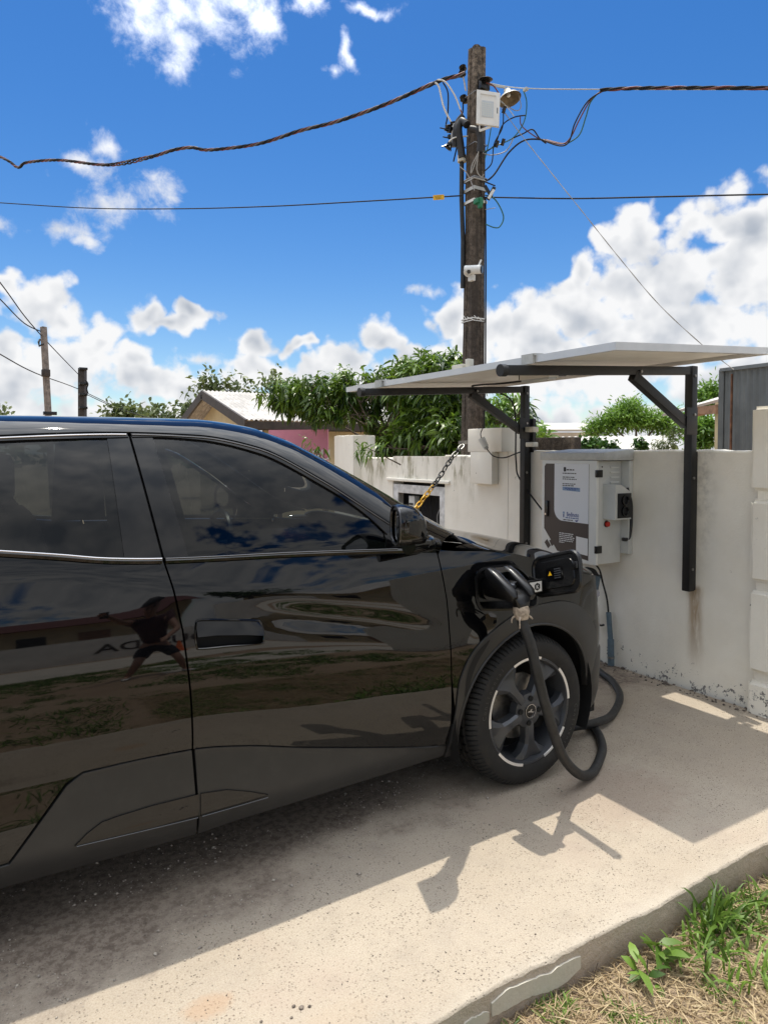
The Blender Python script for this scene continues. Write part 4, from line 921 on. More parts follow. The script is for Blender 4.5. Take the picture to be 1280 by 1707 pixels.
# ---- interior
for ys, xo in ((2.66, .42), (3.42, .42)):
    st = MB(); st.box(xo - .12, xo + .42, ys - .24, ys + .24, .55, .70, .05); st.build('seat_cushion', 'seat_cloth', car)
    sb = MB(); sb.box(-.06, .06, ys - .23, ys + .23, 0, .62, .05, Matrix.Translation((xo - .10, 0, .66)) @ Matrix.Rotation(R(-16), 4, 'Y')); s1 = sb.build('seat_back', 'seat_cloth', car)
    hr = MB(); hr.box(xo - .36, xo - .26, ys - .13, ys + .13, 1.28, 1.45, .04); hr.build('headrest', 'seat_cloth', car)
    MB().tube([(xo - .29, ys - .05, 1.22), (xo - .31, ys - .05, 1.3)], .007, 6).build('headrest_post', 'steel', car)
MB().box(-.75, -.55, 2.45, 3.65, .55, 1.18, .05).build('rear_seat', 'seat_cloth', car)
MB().box(1.28, 1.80, 2.42, 3.68, .60, 1.02, .06).build('dashboard', 'black_plastic', car)
sw = MB(); sw.tube([(1.12 + .06 * math.sin(R(a)) * 0.4, 3.40 + .185 * math.cos(R(a)), .98 + .17 * math.sin(R(a))) for a in range(0, 361, 12)], .016, 8, False); sw.build('steering_wheel', 'black_plastic', car)
MB().box(1.13, 1.30, 3.34, 3.46, .93, 1.0, .02).build('steering_hub', 'black_plastic', car)

# ---- door mirrors
def mirror(mir):
    S_ = -1 if not mir else 1
    secs = []
    # x, centre y offset from car side (outward), half width, zc, half height
    prof = [(1.345, .062, .056, 1.182, .062), (1.346, .062, .066, 1.182, .076), (1.352, .062, .071, 1.182, .081), (1.375, .062, .073, 1.182, .082), (1.41, .061, .071, 1.179, .078), (1.445, .058, .063, 1.170, .068), (1.472, .054, .048, 1.157, .051), (1.488, .050, .028, 1.147, .030), (1.493, .048, .008, 1.142, .008)]
    n_ = 28; vs = []
    for (x, yo, hw, zc, hh) in prof:
        for k in range(n_):
            a = 2 * math.pi * k / n_; ca, sa = math.cos(a), math.sin(a); e = .72
            y = math.copysign(abs(ca) ** e, ca) * hw; z = math.copysign(abs(sa) ** e, sa) * hh
            if z < 0: z *= 0.85
            xx = x + (y / hw) * (-.022 if x < 1.40 else -.015)
            yy = YW - yo + (-y); vs.append((xx, yy if not mir else 2 * YC - yy, zc + z))
    m = len(prof); fs = [(i * n_ + k, i * n_ + (k + 1) % n_, (i + 1) * n_ + (k + 1) % n_, (i + 1) * n_ + k) for i in range(m - 1) for k in range(n_)]
    if not mir: fs = [f[::-1] for f in fs]
    fs.append(tuple((m - 1) * n_ + k for k in range(n_)))
    hs_ = MB(); hs_.add(vs, fs, True); o = hs_.build('door_mirror', 'car_paint', car, 60)
    rim = MB(); rim.tube([vs[n_ + k] for k in range(n_)] + [vs[n_]], .0045, 6, False); rim.build('mirror_rim', 'satin_trim', o)
    g_ = MB(); gv = [(v[0] + .006, v[1], v[2]) for v in vs[:n_]]; g_.add(gv, [tuple(range(n_))]); g_.build('mirror_glass', 'mirror_glass', o)
    f = lambda y: y if not mir else 2 * YC - y
    st = MB(); P0 = [(1.41, 2.09, 1.106), (1.49, 2.12, 1.106), (1.56, 2.165, 1.098), (1.63, 2.215, 1.076)]
    st.tube(bez([(a, f(y), z) for a, y, z in P0], 5), [.034] * 5 + [.034] * 5 + [.030] * 5 + [.024], 12); st.build('mirror_arm', 'gloss_black', o, 60)
    return o
mirror(False); mirror(True)

# ---- wheels
def tyre_mesh(parent, cx, cy, sgn):
    """axis along Y; sgn=-1 outer face toward -Y"""
    n_ = 540; Rr = .33
    prof = [(.222, .0), (.240, -.010), (.262, -.0165), (.285, -.016), (.300, -.011), (.312, -.002), (.3215, .010), (.3265, .022), (.3285, .036), (.3205, .041), (.3205, .047), (.3295, .051), (.33, .075), (.322, .080), (.322, .088), (.33, .093), (.33, .115), (.322, .12), (.322, .128), (.33, .133), (.3295, .155), (.3205, .16), (.3205, .166), (.3285, .172), (.3265, .186), (.3215, .198), (.312, .21), (.285, .222), (.25, .218), (.222, .208)]
    m = len(prof); vs = []
    for k in range(n_):
        a = 2 * math.pi * k / n_
        for i, (r, h) in enumerate(prof):
            g = 0
            if k % 6 == 0 and r > .311 and (i <= 8 or i >= 23): g = .008
            if k % 10 == 4 and 11 <= i <= 20 and r > .325: g = .007
            aa = a + (h * .5 if 5 <= i <= 26 else 0)
            vs.append((cx + (r - g) * math.cos(aa), cy - sgn * h if sgn > 0 else cy + h, .33 + (r - g) * math.sin(aa)))
    # flatten at the ground
    vs = [(x, y, max(z, 0.003)) for x, y, z in vs]
    fs = []
    for k in range(n_):
        k2 = (k + 1) % n_
        for i in range(m - 1): fs.append((k * m + i, k * m + i + 1, k2 * m + i + 1, k2 * m + i))
    if sgn > 0: fs = [f[::-1] for f in fs]
    mb = MB(); mb.add(vs, fs, True); return mb.build('tyre', 'tyre_rubber', parent, 35)
def wheel(cx, near):
    sgn = -1 if near else 1; yo = 2.155 if near else 2 * YC - 2.155     # rim edge plane
    def yy(h): return yo + h if near else yo - h
    wl = bpy.data.objects.new('wheel', None); wl.empty_display_size = .1; wl.parent = car; wl.location = Vector((cx, yo, .33)) - Vector(car.location); COL.objects.link(wl)
    tyre_mesh(wl, cx, yo, sgn)
    ax = Matrix.Translation((cx, yo, .33)) @ Matrix.Scale(1 if near else -1, 4, (0, 1, 0))
    rm = MB(); rm.lathe([(.236, .004), (.236, -.004), (.230, -.008), (.222, -.006), (.2185, .004), (.212, .02), (.205, .05), (.20, .12), (.205, .17), (.222, .19)], 96, ax); rm.build('rim', 'rim_grey', wl)
    br = MB(); br.lathe([(.03, .075), (.145, .075), (.145, .095), (.03, .095)], 48, ax); br.build('brake_disc', 'steel', wl)
    bk_ = MB(); bk_.lathe([(.0, .13), (.20, .13)], 48, ax); bk_.build('back_plate', 'deep_black', wl)
    def T2(r, a, h): return (cx + r * math.cos(R(a)) * (1 if near else 1), yy(h), .33 + r * math.sin(R(a)))
    for k in range(5):
        A = -85 + 72 * k
        # spoke: waisted bar with a flared, faceted outer end
        prof = [(.045, 33, .004), (.075, 18.5, -.002), (.115, 11.5, .000), (.150, 11.2, .002), (.185, 17.5, .000), (.216, 24.0, .006)]
        vs = []; fs = []
        for (r, hw, h) in prof:
            vs += [T2(r, A - hw, h + .010), T2(r, A - hw * .62, h - .002), T2(r, A, h - (.004 if r < .16 else -.012)), T2(r, A + hw * .62, h - .002), T2(r, A + hw, h + .010), T2(r, A + hw, h + .045), T2(r, A - hw, h + .045)]
        m = 7
        for i in range(len(prof) - 1):
            for j in range(m): fs.append((i * m + j, i * m + (j + 1) % m, (i + 1) * m + (j + 1) % m, (i + 1) * m + j))
        sp = MB(); sp.add(vs, fs, True); sp.build('spoke', 'rim_grey', wl, 24)
        # bright machined arc on the rim edge between two spokes
        arc_ = MB(); vs = []; n_ = 12; B = A + 36
        for q in range(n_ + 1):
            a = B - 20 + 40 * q / n_
            vs += [T2(.2370, a, -.0092), T2(.2262, a, -.0090), T2(.2225, a, .000), T2(.2370, a, .003)]
        fs = [(4 * q + j, 4 * q + (j + 1) % 4, 4 * q + 4 + (j + 1) % 4, 4 * q + 4 + j) for q in range(n_) for j in range(4)] + [(0, 1, 2, 3), tuple(4 * n_ + j for j in range(4))]
        arc_.add(vs, fs, False); arc_.build('rim_arc', 'rim_machined', wl)
        if k == 4: continue
        nb = MB(); c_ = T2(.053, 85 + 90 * k, 0); nb.tube([(c_[0], yy(-.0055), c_[2]), (c_[0], yy(.02), c_[2])], .012, 12); nb.build('bolt_hole', 'deep_black', wl)
    hub = MB(); hub.lathe([(0, -.004), (.036, -.004), (.05, .000), (.074, .006), (.08, .04)], 40, ax); hub.build('hub', 'rim_grey', wl)
    cap = MB(); cap.lathe([(0, -.008), (.027, -.008), (.031, -.005), (.032, .0)], 32, ax); cap.build('centre_cap', 'gloss_black', wl)
    ring = MB(); ring.lathe([(.0275, -.0092), (.0300, -.0092), (.0300, -.008), (.0275, -.008)], 32, ax, True); ring.build('cap_ring', 'chrome', wl)
    em = MB(); pts = [(-.021, -.003), (-.013, .003), (-.006, .001), (.000, .008), (.007, .006), (.004, .001), (.010, -.004), (.020, -.004), (.013, -.009), (.004, -.006), (-.004, -.004), (-.012, -.003)]
    em.add([(cx + a * sgn * -1, yy(-.0085), .33 + c) for a, c in pts] + [(cx + a * sgn * -1, yy(-.0095), .33 + c) for a, c in pts], [tuple(range(12, 24))] + [(i, (i + 1) % 12, 12 + (i + 1) % 12, 12 + i) for i in range(12)]); em.build('emblem', 'chrome', wl)
    return wl
def ring_word(wl, cx, word, r0, a_mid, size, outward=True):
    """raised sidewall lettering set round the wheel axis on the near face"""
    V_ = []; F_ = []; step = size * .80 / r0; n_ = len(word)
    for i, chh in enumerate(word):
        a = R(a_mid) - (i - (n_ - 1) / 2) * step
        cu = bpy.data.curves.new('t', 'FONT'); cu.body = chh; cu.size = size; cu.align_x = 'CENTER'; cu.resolution_u = 2; to = bpy.data.objects.new('t', cu); COL.objects.link(to)
        me = bpy.data.meshes.new_from_object(to.evaluated_get(bpy.context.evaluated_depsgraph_get())); bpy.data.objects.remove(to); bpy.data.curves.remove(cu)
        er = Vector((math.cos(a), 0, math.sin(a))); et = Vector((math.sin(a), 0, -math.cos(a))); k = len(V_)
        for v in me.vertices:
            rr = r0 + v.co.y; h = float(np.interp(rr, [.240, .262, .285, .300, .312], [-.010, -.0165, -.016, -.011, -.002]))
            V_.append(Vector((cx, 2.155 + h - .0012, .33)) + er * rr + et * v.co.x)
        F_ += [tuple(k + q for q in p.vertices) for p in me.polygons]; bpy.data.meshes.remove(me)
    mb = MB(); mb.add(V_, F_); mb.build('sidewall_lettering', 'tyre_letter', wl)
pbr('tyre_letter', (0.050, 0.048, 0.046), .5)
for cx in (MX, -.53):
    for nr in (True, False):
        wl_ = wheel(cx, nr)
        if nr: ring_word(wl_, cx, 'Continental', .262, 152, .026); ring_word(wl_, cx, 'Continental', .262, -28, .026)

# ---- charge port on the near wing, flap swung open
port = MB(); PP = dens(PORT, .012); cen = PP.mean(0); q = len(PP)
r0 = [(a, YW + float(inw(a, c)) - .004, c) for a, c in PP]; r0b = [(cen[0] + (a - cen[0]) * .93, YW + float(inw(a, c)) - .006, cen[1] + (c - cen[1]) * .90) for a, c in PP]
r1 = [(cen[0] + (a - cen[0]) * .86, YW + float(inw(a, c)) + .045, cen[1] + (c - cen[1]) * .80) for a, c in PP]; r2 = [(cen[0] + (a - cen[0]) * .80, 2.215, cen[1] + (c - cen[1]) * .72) for a, c in PP]
vs = r0 + r0b + r1 + r2; fs = [(L * q + i, L * q + (i + 1) % q, (L + 1) * q + (i + 1) % q, (L + 1) * q + i) for L in range(3) for i in range(q)] + [tuple(3 * q + i for i in range(q))]
port.add(vs, fs, True); port.build('charge_port', 'black_plastic', wing_near, 30)
MB().tube([(1.90, 2.212, .875), (1.90, 2.19, .875)], .047, 24).build('socket_inlet', 'black_plastic', wing_near)
MB().tube([(2.02, 2.212, .87), (2.02, 2.20, .87)], .02, 18).build('port_plug', 'rim_grey', wing_near)
h0 = Vector((2.062, 2.128, .915)); fdir = Vector((math.cos(R(-93)), math.sin(R(-93)), .28)).normalized(); fup = Vector((0.10, -.30, 1)); fup = (fup - fdir * fup.dot(fdir)).normalized(); fn_ = fdir.cross(fup)   # fn_ points back toward the camera side
if fn_.x > 0: fn_ = -fn_
def FL(u, v, w): return h0 + fdir * u + fup * v + fn_ * w
def flap_ring(w_, h_, r_, u0, wv, sk=0.0): return [FL(u0 + a + w_ / 2, c + sk * a, wv) for a, c in rrect(w_, h_, r_, 5)]
rings = [flap_ring(.268, .155, .045, .026, -.020), flap_ring(.286, .170, .05, .017, -.012), flap_ring(.290, .174, .052, .015, .0), flap_ring(.280, .164, .048, .020, .006), flap_ring(.262, .148, .042, .029, .006), flap_ring(.254, .140, .040, .033, .000), flap_ring(.222, .116, .034, .049, .000), flap_ring(.216, .110, .032, .052, .006)]
q = len(rings[0]); fs = [(L * q + i, L * q + (i + 1) % q, (L + 1) * q + (i + 1) % q, (L + 1) * q + i) for L in range(len(rings) - 1) for i in range(q)] + [tuple(range(q)), tuple((len(rings) - 1) * q + i for i in range(q))]
fm = MB(); fm.add([p for r_ in rings for p in r_], fs, True); flap = fm.build('charge_flap', 'black_plastic', wing_near, 35)
fm2 = MB(); o_ = [FL(.16 + a, c, .0075) for a, c in rrect(.10, .055, .012, 4)]; fm2.add(o_, [tuple(range(len(o_)))]); fm2.build('flap_label', 'gloss_black', flap)
wt = MB(); wt.add([FL(.124, -.004, .0085), FL(.146, -.004, .0085), FL(.135, .014, .0085)], [(0, 1, 2)]); wt.build('warning_triangle', 'yellow', flap)
for i in range(5):
    ln = MB(); v = .017 - .009 * i; ln.add([FL(.160, v, .0085), FL(.198, v, .0085), FL(.198, v + .0045, .0085), FL(.160, v + .0045, .0085)], [(0, 1, 2, 3)]); ln.build('label_line', 'rim_grey', flap)
MB().box(-.012, .012, -.014, .014, -.012, .012, .004, frame_M(FL(.285, .02, .004), fdir, fup)).build('latch', 'black_plastic', flap)
# hinge arm with the sticker
ha = MB(); A0 = Vector((1.922, 2.036, .900)); sb_ = Vector((2.040, 2.030, .905))
ha.beam(A0 - Vector((.02, -.004, 0)), sb_, .012, .054, .003); ha.beam(sb_ - Vector((.01, 0, 0)), Vector((2.062, 2.13, .905)), .014, .04, .003); ha.build('hinge_arm', 'black_plastic', flap)
sdv = (sb_ - A0).normalized(); sup = Vector((0, 0, 1)); sup = (sup - sdv * sup.dot(sdv)).normalized(); snv = sdv.cross(sup); snv = snv if snv.dot(Vector((0, -1, 0))) > 0 else -snv
def ST(u, v, w=0.0): return A0 + snv * (.0075 + w) + sdv * (u + .012) + sup * v
L_ = 0.092
stk = MB(); stk.add([ST(0, -.021), ST(L_, -.021), ST(L_, .021), ST(0, .021)], [(0, 1, 2, 3)]); stk.build('sticker', 'ink_white', flap)
for i, chh in enumerate('OK'):
    cu_ = L_ * (.27 + .47 * i); hx = MB(); hx.add([ST(cu_ + .0165 * math.cos(R(60 * k + 30)), .0165 * math.sin(R(60 * k + 30)), .0006) for k in range(6)], [tuple(range(6))]); hx.build('sticker_hexagon', 'ink_black', flap)
    o3 = ST(cu_, -.0075, .0012); text_mesh('sticker_letter', chh, .021, 'ink_white', frame_M(o3, sdv, sup), flap, .0001, bold=.0006)
# ================================================================== POLE, WIRES
FPX = 1138.0
pbr('wire_dim', (0.11, 0.10, 0.10), .7)
_yw = R(YAW); _pt = R(2.0)
_fh = Vector((math.cos(_yw), math.sin(_yw), 0)); _rt = Vector((math.sin(_yw), -math.cos(_yw), 0))
_fw = _fh * math.cos(_pt) - Vector((0, 0, 1)) * math.sin(_pt); _up = _fh * math.sin(_pt) + Vector((0, 0, 1)) * math.cos(_pt)
def at(px, py, t):
    """survey point: bearing measured off the photograph, t metres ahead"""
    return Vector((0, 0, 1.45)) + (_fw + _rt * ((px - 640) / FPX) - _up * ((py - 795) / FPX)) * t
def resamp(pts, step):
    pts = [Vector(p) for p in pts]; out = [pts[0].copy()]; acc = 0
    for a, c in zip(pts, pts[1:]):
        L = (c - a).length; k = max(1, int(L / step))
        for j in range(1, k + 1): out.append(a + (c - a) * j / k)
    return out
def weathered():
    b = MatB('pole_concrete'); x = b.xyz(); sv_ = b.vmul(b.pos, (1, 1, 0.1))
    col = b.mix(b.step(b.noise(24, 7, 0.7), 0.35, 0.7), (0.055, 0.042, 0.032), (0.15, 0.12, 0.095))
    col = b.mix(b.math('MULTIPLY', b.step(b.noise(9, 6, 0.65, sv_), 0.42, 0.68), 0.8), col, (0.03, 0.024, 0.02))
    top = b.step(x[2], 4.0, 4.9); col = b.mix(b.math('MULTIPLY', b.math('MULTIPLY', top, b.step(b.noise(30, 6, 0.7), 0.4, 0.65)), 0.7), col, (0.32, 0.26, 0.20))
    pit = b.step(b.voro(55), 0.28, 0.1); col = b.mix(b.math('MULTIPLY', pit, 0.7), col, (0.02, 0.017, 0.014))
    b.color(col); b.rough(0.92); b.bump(b.math('ADD', b.noise(60, 6, 0.7), b.math('MULTIPLY', pit, -0.8)), 0.9, 0.012)
weathered()
pl = thing('utility_pole', 'tall dark weathered concrete pole behind the wall, crowded with wires', 'utility pole', loc=(4.05, 4.95, -0.3))
def pole_mesh(b0, b1, a0, a1, name, mat, parent, z0, z1):
    mb = MB(); vs = []; n_ = 30
    for k in range(n_ + 1):
        t = k / n_; z = z0 + (z1 - z0) * t; c = Vector(b0).lerp(Vector(b1), t); h = (a0 + (a1 - a0) * t) / 2; ch_ = 0.018
        ring = [(-h, -h + ch_), (-h + ch_, -h), (-h * .25, -h), (-h * .2, -h + .008), (h * .2, -h + .008), (h * .25, -h), (h - ch_, -h), (h, -h + ch_), (h, h - ch_), (h - ch_, h), (-h + ch_, h), (-h, h - ch_), (-h, h * .25), (-h + .008, h * .2), (-h + .008, -h * .2), (-h, -h * .25)]
        vs += [(c.x + a + random.gauss(0, .0012), c.y + q + random.gauss(0, .0012), z) for a, q in ring]
    m = 16; fs = [(k * m + i, k * m + (i + 1) % m, (k + 1) * m + (i + 1) % m, (k + 1) * m + i) for k in range(n_) for i in range(m)] + [tuple(n_ * m + i for i in range(m))]
    mb.add(vs, fs); return mb.build(name, mat, parent)
pole_mesh((4.05, 4.965, 0), (4.05, 4.905, 0), .185, .128, 'shaft', 'pole_concrete', pl, -.3, 5.10)
PD = 6.17
def strap(y0, y1, w, mat, name):
    a = at(770, y0, PD + .02); c = at(806, y1, PD + .0); MB().beam(a + Vector((-.01, .0, 0)), a.lerp(c, .47) + Vector((-.075, -.045, 0)), .006, w).beam(a.lerp(c, .47) + Vector((-.075, -.045, 0)), c, .006, w).build(name, mat, pl)
def band(z, hgt, mat, name, grow=.006):
    t = (z + .3) / 5.4; h = (.185 + (.128 - .185) * t) / 2 + grow; cy_ = 4.965 - .06 * t
    mb = MB(); o_ = [(-h, -h), (h, -h), (h, h), (-h, h)]; vs = []
    for zz in (z - hgt / 2, z + hgt / 2): vs += [(4.05 + a, cy_ + q, zz) for a, q in o_]
    mb.add(vs, [(i, (i + 1) % 4, 4 + (i + 1) % 4, 4 + i) for i in range(4)]); return mb.build(name, mat, pl)
zp = lambda y: at(786, y, 6.22).z
for y, h_, m__ in ((300, .012, 'steel'), (303, .012, 'galvanised'), (318, .03, 'galvanised'), (338, .026, 'white_plastic'), (531, .012, 'wire_white'), (535, .008, 'wire_white'), (245, .008, 'steel'), (163, .006, 'steel')): band(zp(y), h_, m__, 'strap')
for k in range(6): MB().tube([at(772 + 6 * k, 526 + 2.4 * (k % 3), PD - .07), at(778 + 6 * k, 534 - 2 * (k % 2), PD - .075)], .004, 5).build('tie_wire', 'wire_white', pl)
# conduit on the left face
MB().tube([at(769.5, 268, 6.25), at(769, 330, 6.25), at(771.5, 400, 6.25), at(771, 480, 6.27)], .021, 10).build('conduit', 'conduit_black', pl)
MB().tube([at(769.5, 259, 6.24), at(769.5, 270, 6.24)], .04, 14).build('conduit_collar', 'enamel_cream', pl)
MB().tube(bez([at(770, 264, 6.22), at(767, 240, 6.22), at(764, 215, 6.2), at(769, 202, 6.2), at(778, 208, 6.15)], 8), .034, 12).build('hose', 'conduit_black', pl)
MB().tube(bez([at(758, 245, 6.25), at(759, 218, 6.22), at(763, 203, 6.22), at(772, 192, 6.2)], 8), .026, 12).build('hose', 'conduit_black', pl)
MB().tube(bez([at(784, 215, 6.08), at(796, 218, 6.05), at(801, 232, 6.05), at(799, 254, 6.06)], 8), .030, 12).build('hose', 'conduit_black', pl)
# black clamps on the cable at the left
for (cx_, cy_, r_) in ((748, 212, .03), (752, 217, .034), (744, 216, .018), (750, 228, .022), (745, 243, .02), (752, 240, .03), (748, 246, .022), (755, 206, .022)):
    MB().box(-r_, r_, -r_ * .7, r_ * .7, -r_ * .8, r_ * .8, .006, Matrix.Translation(at(cx_, cy_, 6.3)) @ Matrix.Rotation(random.uniform(-.6, .6), 4, 'Y') @ Matrix.Rotation(random.uniform(-.6, .6), 4, 'X')).build('cable_clamp', 'black_plastic', pl)
for (a, c) in (((733, 213), (752, 217)), ((738, 228), (752, 231)), ((736, 245), (750, 240)), ((751, 252), (752, 238))): MB().tube([at(*a, 6.28), at(*c, 6.28)], .006, 6).build('clamp_bolt', 'black_plastic', pl)
MB().tube([at(750, 246, 6.29), at(756, 206, 6.29)], .011, 8).build('clamp_bar', 'wire_white', pl)
# insulators
for (cx_, cy_, d_) in ((809, 135, 6.12), (771, 113, 6.3), (770, 122, 6.3), (772, 163, 6.3), (776, 166, 6.28)):
    i_ = MB(); i_.lathe([(0, -.03), (.018, -.03), (.034, -.02), (.018, -.008), (.034, .008), (.018, .018), (0, .03)], 16, Matrix.Translation(at(cx_, cy_, d_)) @ Matrix.Rotation(R(70), 4, 'X')); i_.build('insulator', 'black_plastic', pl)
MB().lathe([(0, .012), (.05, .0), (.06, -.008), (0, -.012)], 18, Matrix.Translation(at(810, 131, 6.06)) @ Matrix.Rotation(R(95), 4, 'X')).build('insulator_cap', 'black_plastic', pl)
MB().box(-.05, .05, -.03, .03, -.045, .045, .008, Matrix.Translation(at(806, 142, 6.12))).build('junction_box', 'black_plastic', pl)
# green tensioner and bracket
gt = MB(); gt.box(-.035, .035, -.03, .03, -.022, .022, .006, Matrix.Translation(at(797, 336, 6.03))); gt.box(-.014, .014, -.02, .02, -.045, .045, .005, Matrix.Translation(at(800, 338, 6.01))); gt.build('tensioner', 'green_plastic', pl)
br_ = MB(); br_.beam(at(808, 310, 6.1), at(819, 328, 6.08), .02, .03); br_.beam(at(813, 333, 6.08), at(824, 312, 6.06), .02, .03); br_.build('bracket', 'black_plastic', pl)
MB().beam(at(814, 331, 6.04), at(823, 316, 6.02), .012, .022).build('bracket_label', 'white_plastic', pl)
MB().tube([at(809, 330, 6.2), at(809.5, 450, 6.22), at(809, 600, 6.25), at(806, 740, 6.27)], .008, 6).build('down_lead', 'wire_black', pl)
# wires hanging round the pole
def wire(pts, mat, r=.005, d=6.1, par=pl, name='wire', nn=8):
    MB().tube(bez([at(p[0], p[1], p[2] if len(p) > 2 else d) for p in pts], nn), r, 6).build(name, mat, par)
W2 = lambda l: [(690 + a / 5.173, 70 + c / 5.173) for a, c in l]
wire(W2([(180, 350), (215, 390), (255, 560), (318, 690)]), 'wire_white', .008, 6.28); wire(W2([(250, 350), (292, 440), (290, 620), (275, 710)]), 'wire_black', .007, 6.3)
wire(W2([(200, 325), (270, 345), (350, 460), (415, 620), (470, 720)]), 'wire_white', .007, 6.22); wire(W2([(400, 585), (430, 650), (470, 715)]), 'wire_red', .006, 6.2)
wire(W2([(300, 860), (350, 825), (465, 812)]), 'wire_white', .007, 6.2); wire(W2([(418, 270), (432, 340), (445, 420)]), 'wire_white', .008, 6.3)
wire(W2([(418, 480), (420, 600), (380, 850), (340, 1030)]), 'wire_black', .007, 6.3)
wire(W2([(555, 945), (520, 1060), (490, 1130), (500, 1060), (550, 960)]), 'wire_pale', .005, 6.02); wire(W2([(555, 945), (540, 1100), (580, 1165), (600, 1140)]), 'wire_pale', .005, 6.02)
wire(W2([(395, 1075), (460, 1140), (520, 1280)]), 'wire_grey', .005, 6.05)
wire(W2([(600, 960), (700, 880), (760, 720), (860, 650), (965, 632)]), 'wire_black', .0055); wire(W2([(940, 415), (970, 520), (950, 680), (860, 820), (720, 890), (600, 950)]), 'wire_green', .0055)
wire(W2([(770, 600), (760, 740), (690, 880), (670, 1040), (612, 1110)]), 'wire_black', .0055); wire(W2([(665, 730), (640, 880), (610, 1010)]), 'wire_green', .005)
wire(W2([(640, 1190), (700, 1130), (820, 950), (960, 845), (1138, 845)]), 'wire_black', .0075); wire(W2([(612, 1180), (625, 1192), (645, 1188)]), 'wire_black', .0075)
wire(W2([(850, 830), (940, 790), (1020, 755), (1080, 830), (1138, 875)]), 'wire_black', .006); wire(W2([(915, 640), (925, 720), (1020, 800), (1138, 870)]), 'wire_red', .005)
wire(W2([(575, 945), (660, 975), (790, 940), (855, 830)]), 'wire_grey', .005); wire(W2([(735, 510), (870, 590), (920, 560), (900, 440), (910, 415)]), 'wire_pale', .004)
wire(W2([(740, 500), (800, 560), (860, 640)]), 'wire_white', .004); wire(W2([(600, 350), (680, 375), (740, 460)]), 'wire_red', .006)
wire(W2([(612, 1320), (700, 1360), (770, 1500), (740, 1590), (690, 1600), (615, 1570)]), 'wire_green', .006); wire(W2([(612, 1445), (700, 1430)]), 'wire_pale', .003)
wire(W2([(600, 1200), (660, 1225), (700, 1240)]), 'wire_black', .006); wire(W2([(430, 1200), (500, 1170), (605, 1195)]), 'wire_pale', .005, 6.03)
MB().box(-.016, .016, -.02, .02, -.012, .012, .003, Matrix.Translation(at(876, 149, 6.05))).build('wire_joint', 'galvanised', pl)
for q in ((840, 183), (828, 240), (838, 237)): MB().box(-.012, .012, -.012, .012, -.03, .03, .005, Matrix.Translation(at(*q, 6.08)) @ Matrix.Rotation(.5, 4, 'X')).build('wire_joint', 'black_plastic', pl)

# floodlight
flt = thing('floodlight', 'square white floodlight mounted near the top of the dark pole', 'floodlight', loc=at(813, 180, 6.0))
c00, c10, c11, c01 = at(793.4, 205.3, 5.98), at(831, 210.7, 5.93), at(833, 155, 5.93), at(794.4, 148.9, 5.98)
nrm = (c10 - c00).cross(c01 - c00).normalized(); nrm = nrm if nrm.dot(_fw) < 0 else -nrm
def FQ(u, v, w=0.0): return c00.lerp(c10, u).lerp(c01.lerp(c11, u), v) + nrm * w
def fbox(u0, u1, v0, v1, w0, w1): 
    mb = MB(); vs = [FQ(u, v, w) for w in (w0, w1) for (u, v) in ((u0, v0), (u1, v0), (u1, v1), (u0, v1))]
    mb.add(vs, [(0, 3, 2, 1), (4, 5, 6, 7), (0, 1, 5, 4), (1, 2, 6, 5), (2, 3, 7, 6), (3, 0, 4, 7)]); return mb
for q in ((0, 1, 0, .1), (0, 1, .9, 1), (0, .16, .1, .9), (.84, 1, .1, .9)): fbox(*q, -.03, 0.0).build('housing_edge', 'white_plastic', flt)
fbox(.16, .84, .1, .9, -.03, -.008).build('reflector', 'white_paint', flt); fbox(.24, .74, .24, .72, -.0075, -.005).build('led_board', 'led_panel', flt)
for i in range(6):
    for j in range(7): fbox(.27 + .075 * i, .295 + .075 * i, .27 + .06 * j, .29 + .06 * j, -.0048, -.003).build('led', 'led_dot', flt)
fbox(.90, .935, .38, .55, .0005, .001).build('marking', 'ink_black', flt)
MB().beam(at(799, 207, 6.0), at(799, 218, 6.0), .008, .02).beam(at(799, 218, 6.0), at(818, 211, 5.97), .008, .02).build('bracket', 'white_plastic', flt)
# enamel street lamp
el_ = thing('enamel_lamp', 'old cream enamel dish lamp behind the floodlight on the pole', 'lamp', loc=at(846, 162, 6.1))
axd = (-_fw * .22 - Vector((0, 0, 1)) * .93 + _rt * .22).normalized(); Q = axd.to_track_quat('Y', 'Z').to_matrix().to_4x4(); Ml = Matrix.Translation(at(847, 158, 6.12)) @ Q
MB().lathe([(.018, -.055), (.03, -.05), (.034, -.02), (.05, -.005), (.09, .028), (.104, .05)], 36, Ml).build('shade', 'enamel_cream', el_)
MB().lathe([(.012, -.03), (.045, .0), (.085, .03), (.102, .0505)], 36, Ml).build('shade_lining', 'old_brown_metal', el_)
MB().lathe([(0, .02), (.016, .016), (.02, 0), (.014, -.03)], 16, Ml).build('bulb_socket', 'white_plastic', el_)
MB().beam(at(812, 140, 6.16), at(842, 146, 6.13), .016, .016).build('arm', 'galvanised', el_)
